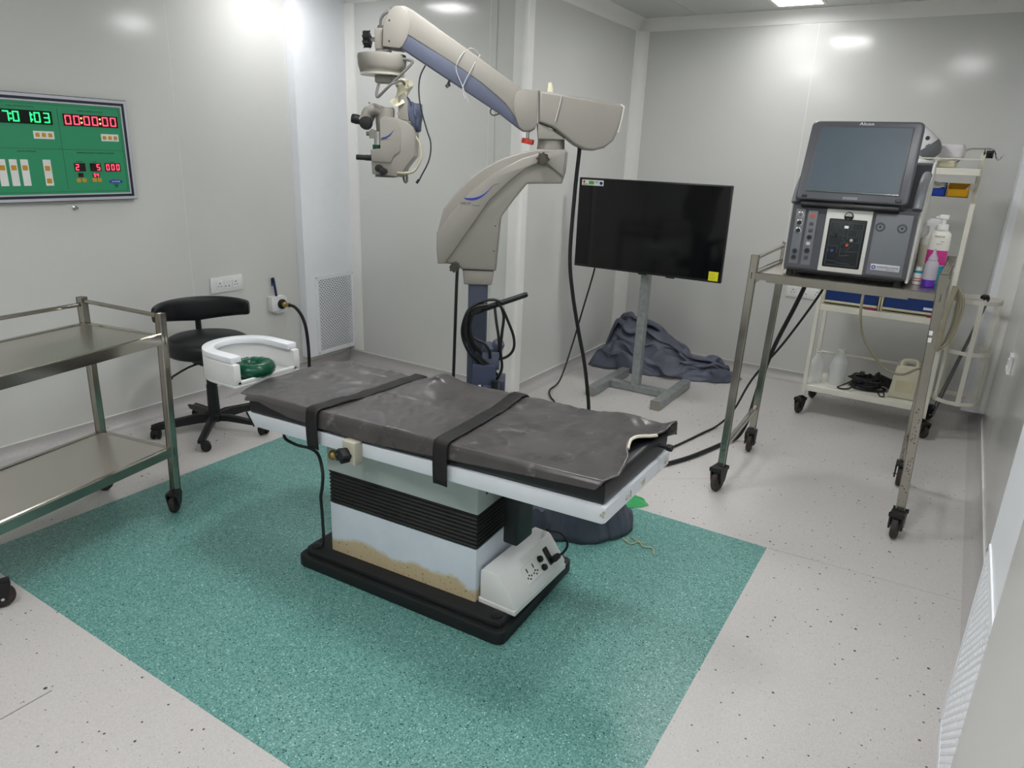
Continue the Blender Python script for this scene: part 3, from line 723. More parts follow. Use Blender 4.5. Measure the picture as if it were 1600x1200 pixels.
display(1.668, 1.945, 1.642, 1.704, [('1', 1.672), ('7', 1.725), ('0', 1.768), ('1', 1.822), ('0', 1.862), ('3', 1.905)], .047, 'led_green', 'display', (1.760, 1.853), w_=.028)
display(1.997, 2.273, 1.642, 1.698, [('0', 2.004), ('0', 2.046), ('0', 2.096), ('0', 2.138), ('0', 2.190), ('0', 2.232)], .044, 'led_red', 'display_red', (2.085, 2.179), w_=.030)
display(2.018, 2.073, 1.423, 1.463, [('2', 2.023)], .030, 'led_red', 'display_red', w_=.017, tt=.0042); display(2.097, 2.153, 1.423, 1.463, [('5', 2.130)], .030, 'led_red', 'display_red', w_=.017, tt=.0042)
display(2.174, 2.257, 1.423, 1.463, [('0', 2.180), ('0', 2.207), ('0', 2.234)], .030, 'led_red', 'display_red', w_=.017, tt=.0042)
display(2.032, 2.057, 1.394, 1.414, [], .016, 'led_red', 'display_red', w_=.009, tt=.003); display(2.105, 2.140, 1.394, 1.414, [('5', 2.109), ('4', 2.124)], .017, 'led_red', 'display_red', w_=.011, tt=.0035)
def keyplate(y0, y1, z0, z1, keys, ks):
    g = G(); g.box(PX-.001, PX+.0012, y0, y1, z0, z1, .0005, 1); p = obj('key_plate', g, 'white_plastic', t)
    for (y, z) in keys:
        g = G(); g.box(PX+.0005, PX+.0032, y-ks, y+ks, z-ks, z+ks, .001, 1); obj('key', g, 'key_gold', p)
keyplate(1.848, 1.943, 1.575, 1.611, [(1.866, 1.593), (1.895, 1.593), (1.925, 1.593)], .009); keyplate(2.175, 2.267, 1.574, 1.609, [(2.192, 1.591), (2.221, 1.591), (2.250, 1.591)], .009)
for y in (1.662, 1.7115, 1.761): keyplate(y+.008, y+.042, 1.355, 1.478, [(y+.025, 1.439)], .0115)
keyplate(1.870, 1.907, 1.354, 1.478, [(1.888, 1.437), (1.888, 1.377)], .0115)
for y in (2.031, 2.059, 2.111, 2.137):
    g = G(); g.box(PX-.001, PX+.002, y-.011, y+.011, 1.369, 1.388, .001, 1); obj('key', g, 'key_gold', t)
g = G(); g.cyl((PX-.0005, 0, 0), (PX+.0006, 0, 0), 1, seg=28)
for v in g.bm.verts: v.co.y = 2.223+v.co.y*.038; v.co.z = 1.370+v.co.z*.0105
obj('maker_badge', g, 'logo_blue', t, label='blue oval badge')
text('printed_text', 'ALPINE', .011, (PX+.0008, 2.223, 1.370), YD, ZD, 'paper', t, squeeze=1.3)
for i, s_ in enumerate(['TEMPERATURE', 'HUMIDITY', 'PRESSURE']): ptext(s_, [2.046, 2.124, 2.216][i], 1.470, .005)
for z, L_ in ((1.353, 30), (1.347, 22), (1.341, 14)): ptext('I'*L_, 2.223, z, .004, spacing=.9)
g = G(); g.lathe([(.012, 0), (.011, .005), (.005, .007), (.004, .022), (.009, .024), (.008, .028), (0, .029)], axisX((XL, 2.004, 1.238), (1, 0, .1)), 12)
o = obj('wall_stud', g, 'chrome'); recenter(o, (XL, 2.004, 1.238)); tag(o, 'small metal stud on left wall just below the green control panel', 'stud')

def socket_set(label, P, ux, n, w_, h_, mods, loc):
    """wall plate of modules; P = centre on wall, ux = right, n = out of wall"""
    X = Matrix((Vector(ux), -Vector(n), Vector((0, 0, 1)))).transposed().to_4x4(); X.translation = Vector(P)
    t = thing('wall_socket', label, 'socket', loc)
    g = G(); g.box(-w_/2, w_/2, -.012, -.0005, -h_/2, h_/2, .003, 2, X=X); pl = obj('socket_plate', g, 'white_plastic', t)
    for (kind, u) in mods:
        hw = .024
        g = G(); g.box(u-hw, u+hw, -.0155, -.011, -.026, .026, .0015, 1, X=X); m_ = obj('switch' if kind == 's' else 'socket_face', g, 'white_plastic', t)
        g = G()
        if kind == 'k':
            for (a, b, r) in [(0, .011, .0042), (-.0095, -.008, .0034), (.0095, -.008, .0034)]: g.cyl(X @ Vector((u+a, -.0152, b)), X @ Vector((u+a, -.0162, b)), r, seg=10)
        else: g.box(u-.018, u-.010, -.0162, -.0150, -.014, -.008, X=X); g.box(u+.006, u+.014, -.0162, -.0150, -.014, -.008, X=X)
        obj('socket_holes', g, 'dark_hole', m_)
    return t
socket_set('white double socket plate with switch on left wall above the stool', (XL, 2.871, .729), (0, 1, 0), (1, 0, 0), .238, .098, [('k', -.055), ('s', .0), ('k', .062)], (XL, 2.871, .729))
socket_set('white socket plate on the back wall seen under the console trolley', (-.905, YB, .69), (1, 0, 0), (0, -1, 0), .27, .09, [('k', -.085), ('s', .0), ('k', .085)], (-.905, YB, .69))
t = thing('gas_outlet', 'white wall outlet box with round brass coupling beside the pale duct cover', 'outlet', (XL, 3.256, .54))
g = G(); g.box(XL+.0005, XL+.05, 3.182, 3.296, .50, .60, .004); g.box(XL+.0005, XL+.042, 3.225, 3.318, .482, .585, .004); obj('outlet_box', g, 'white_plastic', t)
g = G(); g.lathe([(.034, 0), (.034, .012), (.026, .016), (.026, .02)], axisX((XL+.05, 3.262, .545), (1, 0, 0)), 20); f = obj('collar', g, 'black', t)
g = G(); g.lathe([(.02, .0), (.02, .025), (.012, .03), (.012, .05), (.016, .052), (.016, .06)], axisX((XL+.062, 3.262, .545), (1, .1, 0)), 16); obj('coupling', g, 'brass', f)
g = G(); g.tube([(XL+.118, 3.268, .545), (XL+.17, 3.275, .535), (XL+.24, 3.27, .48), (XL+.275, 3.27, .38), (XL+.285, 3.27, .2), (XL+.28, 3.26, .03), (XL+.3, 3.2, .012), (XL+.5, 3.05, .012), (XL+.9, 2.98, .012)], .011)
tag(recenter(obj('gas_hose', g, 'black_rubber'), (XL+.28, 3.27, .3)), 'black hose curving down from the wall outlet behind the table', 'hose')
g = G(); g.tube([(XL+.03, 3.238, .601), (XL+.028, 3.232, .66), (XL+.022, 3.226, .728)], .0085, sub=3, rad=lambda a: 1.0 if a < .85 else .8); g.box(XL+.013, XL+.018, 3.216, 3.224, .67, .725)
tag(recenter(obj('marker_pen', g, 'pen_blue'), (XL+.03, 3.235, .6)), 'dark blue pen standing upright on the wall outlet box', 'pen')
# light switch on the right-hand wall
X = Matrix(((0, -1, 0, XR), (-1, 0, 0, 4.32), (0, 0, 1, .67), (0, 0, 0, 1)))
t = thing('wall_switch', 'small white switch plate on the right wall past the near duct cover', 'switch', (XR, 4.32, .67))
g = G(); g.box(-.06, .06, .0005, .012, -.045, .045, .003, X=X); obj('switch_plate', g, 'white_plastic', t)
g = G(); g.box(-.03, .03, .011, .017, -.022, .022, .003, X=X); obj('rocker', g, 'white_plastic', t)

# ================================================================ STOOL
cx, cy = -3.445, 2.365
t = thing('surgeon_stool', 'black round stool with curved backrest on five castors', 'stool', (cx, cy, 0))
g = G(); g.lathe([(.0, .47), (.2, .47), (.214, .478), (.22, .50), (.22, .53), (.212, .55), (.19, .562), (.0, .568)], c=(cx, cy, 0), seg=40); obj('seat', g, 'black_vinyl', t, angle=60)
g = G(); g.cyl((cx, cy, .42), (cx, cy, .472), .09, .1, seg=16); g.cyl((cx, cy, .25), (cx, cy, .43), .026, seg=14); g.cyl((cx, cy, .08), (cx, cy, .28), .034, .03, seg=14); g.box(cx-.05, cx+.05, cy-.035, cy+.035, .39, .45, .006); obj('gas_column', g, 'black', t)
g = G(); g.tube([(cx, cy-.03, .42), (cx-.02, cy-.12, .405), (cx-.04, cy-.23, .36)], .006, sub=3); g.cyl((cx-.036, cy-.21, .367), (cx-.044, cy-.25, .352), .010, seg=10); obj('height_lever', g, 'black', t)
ba = math.radians(154); bx, by = math.cos(ba), math.sin(ba)
g = G(); g.tube([(cx+.05*bx, cy+.05*by, .455), (cx+.2*bx, cy+.2*by, .462), (cx+.262*bx, cy+.262*by, .50), (cx+.268*bx, cy+.268*by, .6), (cx+.262*bx, cy+.262*by, .68)], .017, sub=4); obj('backrest_stem', g, 'black', t)
def back_fn(u, v):
    an = math.radians(157+(u-.5)*163); e = abs(u-.5)*2; zlo = .60+.055*e**1.3+.03*max(0, e-.85)*6*0; zhi = .745+.004*math.cos(an)-.012*e**2
    th = .026*(1-.35*e); a = 2*PI*v; rr = .248
    zc = (zlo+zhi)/2; hh = (zhi-zlo)/2
    k = 1.0 if e < .93 else math.sqrt(max(.0, 1-((e-.93)/.07)**2))*.999+.001
    c_, s_ = math.cos(a), math.sin(a)
    dr = th*math.copysign(abs(c_)**.7, c_)*k; dz = hh*math.copysign(abs(s_)**.55, s_)*(.55+.45*k)
    return Vector((cx+(rr+dr)*math.cos(an), cy+(rr+dr)*math.sin(an), zc+dz))
g = G(); g.grid(back_fn, 44, 20); bmesh.ops.remove_doubles(g.bm, verts=g.bm.verts, dist=.0008); obj('backrest', g, 'black_vinyl', t, angle=60)
g = G(); g.cyl((cx, cy, .065), (cx, cy, .115), .045, .036, seg=18); sb = obj('base_hub', g, 'black', t)
for k in range(5):
    a = math.radians(-121+72*k); c_, s_ = math.cos(a), math.sin(a)
    X = Matrix.Translation(Vector((cx, cy, 0))) @ Matrix.Rotation(a, 4, 'Z')
    g = G(); g.prism([(.02, .10), (.09, .105), (.30, .075), (.325, .068), (.325, .052), (.29, .055), (.09, .068), (.02, .066)], -.019, .019, 'y', bev=.006, X=X); lg = obj('base_arm', g, 'black', t)
    px, py = cx+.305*c_, cy+.305*s_; sw = a+1.2+k*.7
    g = G(); Y = Matrix.Translation(Vector((px, py, 0))) @ Matrix.Rotation(sw, 4, 'Z')
    for q in (-1, 1): g.lathe([(.002, q*.006), (.024, q*.006), (.027, q*.011), (.026, q*.022), (.018, q*.025), (.002, q*.025)], Y @ axisX((.018, 0, .0275), (0, 1, 0)), 16)
    obj('twin_wheel', g, 'black_rubber', lg)
    g = G(); g.cyl((px, py, .04), (px, py, .062), .009, seg=8); g.prism([(-.008, .03), (.02, .03), (.04, .033), (.036, .05), (.02, .06), (-.004, .058)], -.012, .012, 'y', bev=.003, X=Y); obj('caster_hood', g, 'black', lg)

# ================================================================ LEFT STEEL TROLLEY
FR, BR = Vector((-2.775, 1.672, 0)), Vector((-3.195, 1.598, 0)); ld = Vector((.146, -.80, 0))
FL, BL = FR+ld, BR+ld
t = thing('instrument_trolley', 'two-tier stainless steel trolley at the left edge, empty shelves', 'trolley', (-2.9, 1.24, 0))
ps = .014
lx = ld.normalized(); lw = (FR-BR).normalized()
def lp(p, z): return p+Vector((0, 0, z))+lw*((.032 if p in (FR, FL) else .008)*(z-.1)/.8)   # the frame has racked a little
def post(p, z0, z1, w_=.028, m_='steel', parent=None):
    g = G(); g.bar(lp(p, z0), lp(p, z1), w_, w_, up=lw, bev=.0025); return obj('leg', g, m_, parent)
for p, zt in ((FR, .91), (BR, .93), (FL, .91), (BL, .93)): post(p, .098, zt, parent=t)
for z, nm in ((.815, 'upper_shelf'), (.30, 'lower_shelf')):
    Q = [FR, FL, BL, BR]; g = G(); V = [g.bm.verts.new(lp(p, z)) for p in Q]; W = [g.bm.verts.new(lp(p, z)-Vector((0, 0, .003))) for p in Q]
    g.bm.faces.new(V); g.bm.faces.new(W[::-1])
    for i in range(4): g.bm.faces.new((V[i], W[i], W[(i+1) % 4], V[(i+1) % 4]))
    s_ = obj(nm, g, 'steel_sheet', t)
    for a, b in ((FR, FL), (FL, BL), (BL, BR), (BR, FR)):
        hh = .034 if z > .5 else .03
        if (a, b) == (FR, FL) or True:
            g = G(); g.bar(lp(a, z-hh/2+.004), lp(b, z-hh/2+.004), .026, hh, bev=.004); obj('shelf_edge', g, 'steel', s_)
for a, b in ((FR, BR), (BR, BL), (BL, FL)):
    g = G(); g.cyl(lp(a, .90), lp(b, .915), .009, seg=10); obj('guard_rail', g, 'steel', t)
for i, p in enumerate((FR, BR, FL, BL)): caster(t, p.x, p.y, .105, .042, [-1.0, 3.72, 1.25, 2.0][i])

# ================================================================ OPERATING MICROSCOPE  (built in its own axes: x along the arm, y away from viewer)
t = thing('operating_microscope', 'beige floor-stand operating microscope with long folding arm behind the table', 'microscope', (-1.92, 2.8, 0), math.radians(31.4))
def mo(name, g, m_, parent=None, **k): return obj(name, g, m_, parent or t, world=False, **k)
g = G(); g.box(-.25, .25, -.22, .25, .03, .10, .03, 3); g.box(-.12, .12, -.11, .12, .09, .16, .02, 2); fb = mo('floor_base', g, 'scope', label='beige castor base')
for a in (-.2, .2):
    for b in (-.17, .2):
        g = G(); g.cyl((a, b-.015, .03), (a, b+.015, .03), .03, seg=14); mo('base_wheel', g, 'black', fb)
g = G(); g.box(-.047, .044, -.045, .045, .15, 1.02, .004, 1); mo('column', g, 'scope_blue', label='slate blue square column')
g = G(); g.prism([(-.066, .998), (.064, .998), (.071, 1.066), (-.075, 1.066)], -.062, .062, 'y', bev=.008); mo('column_collar', g, 'scope')
OUT = [(-.156, 1.093), (-.188, 1.092), (-.195, 1.16), (-.194, 1.235), (-.166, 1.34), (-.116, 1.408), (-.06, 1.471), (.012, 1.527), (.095, 1.573), (.183, 1.604), (.245, 1.617), (.375, 1.62), (.388, 1.606), (.383, 1.525), (.369, 1.474), (.211, 1.466), (.152, 1.391), (.098, 1.314), (.082, 1.068), (-.08, 1.068), (-.10, 1.09)]
g = G(); g.prism(OUT, -.068, .075, 'y', bev=.010, seg=3); cv = mo('swan_neck_cover', g, 'scope', angle=45, label='beige swan-neck cover with blue swoosh')
BAND = [(-.156, 1.094), (-.19, 1.093), (-.196, 1.16), (-.195, 1.235), (-.15, 1.30), (-.042, 1.425), (.03, 1.485), (.096, 1.528), (.18, 1.575), (.252, 1.598), (.375, 1.612), (.374, 1.50), (.30, 1.552), (.252, 1.553), (.205, 1.532), (.143, 1.484), (.10, 1.442), (.044, 1.387), (-.022, 1.29), (-.09, 1.19)]
g = G(); g.prism(BAND, -.079, -.06, 'y', bev=.007, seg=2); mo('raised_side_panel', g, 'scope', cv, angle=45)
g = G(); g.box(.066, .0675, -.0685, .07, 1.08, 1.31); g.prism([(.152-.022, 1.391), (.154-.022, 1.389), (.098-.03, 1.314), (.096-.03, 1.314)], -.0687, .07, 'y'); mo('cover_joint', g, 'scope_dark', cv)
g = G()
for (x, z) in ((.074, 1.275), (.07, 1.16)): g.cyl((x, -.067, z), (x, -.0695, z), .003, seg=8)
mo('cover_screw', g, 'ink', cv)
def swoosh(p0, pts_u, pts_l, y, m_, parent, name='swoosh_logo'):
    g = G(); g.prism(pts_u+pts_l[::-1], y-.0008, y, 'y'); return mo(name, g, m_, parent)
def bez(a, b, c, n=12): return [((1-i/n)**2*a[0]+2*i/n*(1-i/n)*b[0]+(i/n)**2*c[0], (1-i/n)**2*a[1]+2*i/n*(1-i/n)*b[1]+(i/n)**2*c[1]) for i in range(n+1)]
swoosh(0, bez((-.072, 1.397), (.004, 1.385), (.058, 1.455)), bez((-.066, 1.390), (.0, 1.368), (.058, 1.4545)), -.0793, 'logo_blue', cv)
g = G(); g.tube([(.045, -.0793, 1.44), (.062, -.0793, 1.457), (.085, -.0793, 1.463)], .0009, 4, sub=4); g.box(-.036, .0, -.0797, -.079, 1.3632, 1.3645); mo('printed_line', g, 'ink', cv)
def mtext(s_, size, p, parent, m_='ink', sq=1.0, al='CENTER'):
    Xm = chain(t); o = Xm @ Vector(p); xd = Xm.to_3x3() @ Vector((1, 0, 0)); return text('printed_text', s_, size, o, xd, (0, 0, 1), m_, parent, squeeze=sq, align=al)
mtext('OMS-710', .017, (-.088, -.0795, 1.3705), cv, al='LEFT', sq=.72)
def mknob(p, r, l, m_='black', parent=None, lob=8, d=(0, -1, 0), name='lock_knob'):
    Xm = chain(t); return knob(name, Xm @ Vector(p), Xm.to_3x3() @ Vector(d), r, l, m_, parent or t, lob)
M['knob'] = mat('dark_grey_knob', '#4a4740', 0.5, var=0.06)
mknob((.276, -.079, 1.578), .024, .028, 'knob'); mknob((-.109, -.066, 1.085), .02, .05, 'knob'); mknob((.33, -.08, 1.66), .001, .001, 'knob')
bpy.data.objects.remove(bpy.data.objects['lock_knob.002'])
g = G(); g.cyl((.312, 0, 1.612), (.312, 0, 1.664), .064, .06, seg=28, bev=.004); g.box(.254, .37, -.055, .055, 1.66, 1.70, .01); mo('pivot', g, 'scope')
REAR = [(.247, 1.859), (.60, 1.817), (.618, 1.806), (.612, 1.76), (.603, 1.715), (.583, 1.665), (.545, 1.633), (.50, 1.620), (.46, 1.622), (.415, 1.64), (.36, 1.68), (.31, 1.712), (.252, 1.73)]
g = G(); g.prism(REAR, -.085, .085, 'y', bev=.012, seg=3); rh = mo('counterweight_housing', g, 'scope', angle=45, label='beige wedge-shaped counterweight housing')
g = G(); g.prism([(.603, 1.818), (.622, 1.808), (.617, 1.765), (.604, 1.70), (.596, 1.70), (.607, 1.765)], -.08, .08, 'y', bev=.003); mo('end_plate', g, 'white_paint', rh)
g = G(); g.prism([(.245, 1.725), (.285, 1.715), (.36, 1.672), (.37, 1.66), (.252, 1.66)], -.07, .07, 'y', bev=.005); mo('pivot_fairing', g, 'scope', rh)
EL = [(.139, 1.823), (.150, 1.848), (.170, 1.861), (.243, 1.860), (.244, 1.725), (.236, 1.703), (.215, 1.690), (.185, 1.69), (.163, 1.706), (.143, 1.755), (.137, 1.79)]
g = G(); g.prism(EL, -.078, .078, 'y', bev=.007, seg=2); mo('elbow_cover', g, 'scope', angle=45)
UP = [(-.40, 2.16), (-.338, 2.170), (-.304, 2.156), (.068, 1.928), (.172, 1.862), (.20, 1.80), (.16, 1.735), (.14, 1.752), (.10, 1.800), (.072, 1.822), (.0, 1.875), (-.08, 1.926), (-.16, 1.970), (-.322, 2.055)]
g = G(); g.prism(UP, -.066, .066, 'y', bev=.006, seg=2); ar = mo('arm_cover', g, 'scope', angle=45, label='beige upper arm cover')
LO = [(-.322, 2.06), (-.16, 1.975), (-.08, 1.931), (.0, 1.880), (.072, 1.828), (.12, 1.785), (.16, 1.74), (.185, 1.69), (.165, 1.70), (.074, 1.762), (-.35, 2.004), (-.36, 2.02)]
g = G(); g.prism(LO, -.063, .063, 'y', bev=.004, seg=2); mo('arm_underside', g, 'scope_blue', angle=45, label='slate blue arm underside')
HD = [(-.432, 2.010), (-.30-.06, 2.003), (-.345, 2.012), (-.325, 2.045), (-.309, 2.09), (-.308, 2.125), (-.320, 2.152), (-.345, 2.169), (-.375, 2.169), (-.40, 2.152), (-.421, 2.112), (-.430, 2.085)]
g = G(); g.prism(HD, -.07, .07, 'y', bev=.008, seg=2); hd = mo('arm_head_cap', g, 'scope', angle=45)
g = G()
for (x, z) in ((-.40, 2.11), (-.402, 2.03)): g.cyl((x, -.069, z), (x, -.0715, z), .004, seg=8)
mo('cap_screw', g, 'ink', hd)
g = G(); g.box(-.47, -.43, -.045, .045, 2.0, 2.085, .006); cb = mo('coupling_block', g, 'scope'); mknob((-.470, -.01, 2.04), .03, .001, 'black', cb, 8, (-1, 0, 0), 'stub')
bpy.data.objects.remove(bpy.data.objects['stub'])
g = G(); g.cyl((-.47, -.01, 2.042), (-.50, -.01, 2.042), .009, seg=10); mo('knob_shaft', g, 'chrome', cb); mknob((-.496, -.01, 2.042), .031, .026, 'black', cb, 8, (-1, 0, 0))
g = G(); g.lathe([(.018, 2.084), (.018, 2.098), (.0, 2.099)], c=(-.447, 0, 0), seg=12); mo('threaded_cap', g, 'chrome', cb)
g = G(); g.tube([(-.445, -.03, 2.085), (-.44, -.04, 2.12), (-.415, -.045, 2.145), (-.39, -.04, 2.15)], .006); mo('head_cable', g, 'grey_cable', hd)
g = G(); g.lathe([(0, 1.904), (.085, 1.904), (.095, 1.908), (.104, 1.935), (.108, 1.972), (.104, 1.984), (.06, 1.99), (0, 1.99)], c=(-.447, 0, 0), seg=40, sy=.95); dr = mo('focus_drum', g, 'scope', angle=50, label='round beige drum under the arm')
g = G(); g.lathe([(.094, 1.899), (.097, 1.9075)], c=(-.447, 0, 0), seg=40); g.cyl((-.44, 0, 1.985), (-.44, 0, 2.004), .035, seg=16); g.cyl((-.447, 0, 1.88), (-.447, 0, 1.905), .022, seg=14); mo('drum_ring', g, 'white_paint', dr)
g = G(); g.box(-.474, -.40, -.04, .04, 1.868, 1.898, .004); g.prism([(-.41, 1.870), (-.36, 1.860), (-.325, 1.852), (-.328, 1.875), (-.38, 1.898), (-.41, 1.898)], -.035, .035, 'y', bev=.005); mo('yoke', g, 'scope')
g = G(); g.tube([(-.343, -.06, 1.963), (-.31, -.075, 1.957), (-.305, -.08, 1.945), (-.36, -.085, 1.89), (-.42, -.085, 1.835), (-.452, -.085, 1.806), (-.458, -.08, 1.82), (-.45, -.06, 1.866)], .0062); g.tube([(-.452, -.085, 1.806), (-.43, -.09, 1.825), (-.39, -.09, 1.86), (-.352, -.07, 1.875), (-.345, -.04, 1.862), (-.38, -.04, 1.857)], .0055); mo('drum_cable', g, 'grey_cable')
def glove_fn(u, v):
    z = 1.885-.10*u; xc = -.355+.012*math.sin(u*3)-.02*u; r = .030+.010*math.sin(u*5.5+1)+.006*u; a = 2*PI*v
    rr = r*(1+.10*math.sin(3*a+5*u)+.16*fbm(math.cos(a)*1.5, math.sin(a)*1.5, u*4))
    return Vector((xc+rr*math.cos(a), -.005+rr*1.1*math.sin(a), z+.012*math.sin(2*a+2)*u))
g = G(); g.grid(glove_fn, 24, 24); mo('latex_wrap', g, 'glove', angle=60, label='crumpled cream latex wrap round the joint')
g = G(); g.prism([(-.372, 1.815), (-.345, 1.835), (-.331, 1.80), (-.326, 1.715), (-.375, 1.722)], -.035, .035, 'y', bev=.005); g.cyl((-.372, -.034, 1.742), (-.372, -.045, 1.742), .006, seg=10); mo('hanger_arm', g, 'scope')
HB = [(-.446, 1.722), (-.425, 1.728), (-.372, 1.724), (-.335, 1.712), (-.308, 1.692), (-.295, 1.665), (-.297, 1.566), (-.340, 1.512), (-.355, 1.474), (-.488, 1.482), (-.492, 1.587), (-.449, 1.592)]
g = G(); g.prism(HB, -.072, .072, 'y', bev=.006, seg=2); hb = mo('microscope_body', g, 'scope', angle=28, label='beige microscope body with small blue swoosh')
g = G(); g.prism([(-.449, 1.716), (-.375, 1.72), (-.355, 1.68), (-.358, 1.585), (-.388, 1.565), (-.40, 1.535), (-.488, 1.538), (-.488, 1.588), (-.447, 1.594)], -.078, -.06, 'y', bev=.003, seg=2); mo('body_side_cover', g, 'scope', hb, angle=28)
swoosh(0, bez((-.441, 1.640), (-.41, 1.642), (-.386, 1.674)), bez((-.438, 1.636), (-.408, 1.633), (-.386, 1.6735)), -.0793, 'logo_blue', hb)
mtext('OMS', .008, (-.444, -.0795, 1.634), hb, al='LEFT', sq=.8); g = G(); g.box(-.43, -.395, -.0797, -.079, 1.6335, 1.6342); mo('printed_line', g, 'ink', hb)
g = G(); g.box(-.478, -.392, -.05, .05, 1.470, 1.4785); mo('objective_ring', g, 'grey_cable', hb)
g = G(); g.lathe([(.034, 1.655), (.038, 1.66), (.04, 1.70), (.044, 1.752), (.043, 1.762), (.038, 1.768), (0, 1.77)], c=(-.437, -.01, 0), seg=28); oh = mo('observer_tube_head', g, 'scope')
g = G(); g.cyl((-.462, -.02, 1.60), (-.462, -.02, 1.665), .024, seg=24); mo('beam_tube', g, 'chrome', oh, label='silver tube')
g = G(); g.lathe([(.028, 0), (.0285, .018), (.028, .02)], c=(-.465, -.02, 1.589), seg=32); gr = mo('filter_ring', g, 'gel_green', oh, label='dark green ring')
g = G(); g.prism([(-.505, 1.635), (-.480, 1.635), (-.480, 1.668), (-.495, 1.675), (-.505, 1.665)], -.035, .01, 'y', bev=.004); g.cyl((-.505, -.015, 1.655), (-.52, -.015, 1.655), .009, seg=10); mo('prism_block', g, 'scope', oh)
for yy in (-.045, .03):
    g = G(); g.tube([(-.445, yy*.5, 1.745), (-.478, yy, 1.758), (-.505, yy, 1.745), (-.518, yy, 1.718), (-.535, yy, 1.705)], .024, 14, sub=4); ob = mo('binocular_tube', g, 'scope', oh)
    g = G(); g.cyl((-.525, yy, 1.708), (-.560, yy, 1.714), .020, seg=18); g.cyl((-.552, yy, 1.712), (-.578, yy, 1.717), .0215, .019, seg=18, bev=.003); mo('eyepiece', g, 'black', ob)
g = G(); g.cyl((-.503, -.06, 1.697), (-.503, -.09, 1.697), .016, seg=16); g.cyl((-.504, -.085, 1.697), (-.505, -.112, 1.698), .029, .027, seg=22, bev=.004); mo('pd_knob', g, 'black', oh)
g = G(); g.cyl((-.505, -.01, 1.765), (-.505, -.01, 1.785), .0035, seg=8); g.cyl((-.505, -.01, 1.781), (-.505, -.01, 1.788), .005, seg=8); mo('tilt_pin', g, 'chrome', oh)
g = G(); g.cyl((-.49, -.05, 1.552), (-.52, -.052, 1.552), .013, seg=14); g.cyl((-.515, -.052, 1.552), (-.561, -.054, 1.553), .0115, .012, seg=14, bev=.003); mo('side_handle', g, 'black', hb)
for (x, z, l) in ((-.448, 1.51, .022), (-.428, 1.497, .034)):
    g = G(); g.cyl((x, -.07, z), (x, -.07-l, z), .012, seg=14); g.cyl((x-.003, -.07-l, z), (x-.003, -.09-l, z), .0165, seg=16, bev=.003); mo('zoom_knob', g, 'black', hb)
g = G(); g.tube([(-.372, -.075, 1.492), (-.34, -.085, 1.492), (-.298, -.07, 1.505), (-.271, -.05, 1.56), (-.278, -.03, 1.62), (-.30, -.02, 1.65)], .0065); mo('light_guide', g, 'beige_tube', hb)
g = G(); g.tube([(-.352, -.02, 1.50), (-.352, -.03, 1.47), (-.345, -.035, 1.452), (-.337, -.03, 1.458), (-.34, -.02, 1.49)], .0055); mo('cable_loop', g, 'grey_cable', hb)
M['wrap'] = mat('blue_grey_film', '#5d667c', 0.25, var=0.15, scale=30, trans=0.2)
g = G()
for k in range(5): g.tube([(-.33+.012*k, -.02+.01*(k % 3), 1.80-.006*k), (-.322+.012*k, -.03+.01*(k % 2), 1.75), (-.31+.008*k, -.02, 1.70+.01*(k % 3)), (-.30+.004*k, .0, 1.675)], .008+.003*(k % 2), 6)
g.box(-.305, -.272, -.03, .03, 1.715, 1.79, .006); mo('connector_bundle', g, 'wrap', label='blue grey connector bundle behind the head')
g = G(); g.tube([(-.345, -.01, 1.815), (-.325, -.02, 1.80), (-.31, -.02, 1.76), (-.30, -.02, 1.70)], .005); mo('hanger_cable', g, 'ink')
g = G(); g.tube([(-.25, -.05, 1.943), (-.272, -.05, 1.90), (-.279, -.05, 1.842), (-.270, -.05, 1.769), (-.244, -.05, 1.68), (-.226, -.05, 1.622), (-.234, -.05, 1.552), (-.27, -.05, 1.48), (-.279, -.05, 1.463)], .0032); g.cyl((-.279, -.05, 1.466), (-.291, -.05, 1.45), .006, seg=8); mo('hanging_sensor_wire', g, 'ink', label='thin dark wire hanging from the arm')
g = G(); g.cyl((-.145, -.03, 1.892), (-.153, -.03, 1.872), .006, seg=8); g.cyl((-.158, -.03, 1.873), (-.150, -.03, 1.862), .011, seg=10); mo('underside_screw', g, 'grey_cable')
g = G(); g.tube([(.045, -.03, 1.79), (.035, -.035, 1.765), (.05, -.035, 1.752), (.085, -.03, 1.765)], .003); mo('arm_wire_loop', g, 'grey_cable')
g = G(); g.cyl((.205, -.03, 1.692), (.205, -.03, 1.655), .008, seg=10); mo('lock_stem', g, 'chrome'); mknob((.205, -.03, 1.638), .026, .022, 'red', None, 6, (0.15, 0, 1), 'red_lock_knob')
# electrics carrier at the column
g = G(); g.box(-.012, .10, -.15, -.045, .35, .63, .006); g.box(.05, .145, -.11, .03, .35, .54, .006); g.box(.04, .12, -.165, -.06, .40, .53, .004, X=None); ec = mo('power_unit', g, 'navy', label='dark slate power unit on the column')
g = G()
for (x, z) in ((.054, .478), (.104, .507)): g.box(x-.009, x+.009, -.1685, -.164, z-.014, z+.014, .001, 1)
g.box(.018, .03, -.153, -.149, .50, .53); mo('rating_label', g, 'paper', ec)
g = G()
for (x, z) in ((.054, .478), (.104, .507)): g.box(x-.004, x+.004, -.1695, -.168, z-.009, z+.009)
mo('inlet', g, 'navy', ec)
g = G(); g.box(.03, .115, -.13, -.05, .60, .69, .006); mo('bracket', g, 'scope_blue')
for (x, z, r) in ((.06, .70, .033), (.105, .718, .03)):
    g = G(); g.lathe([(0, -.03), (r*.8, -.028), (r, -.015), (r, .01), (r*.75, .024), (0, .028)], axisX((x, -.10, z), (.3, -.5, .8)), 22); mo('pedal_knob', g, 'scope_blue')
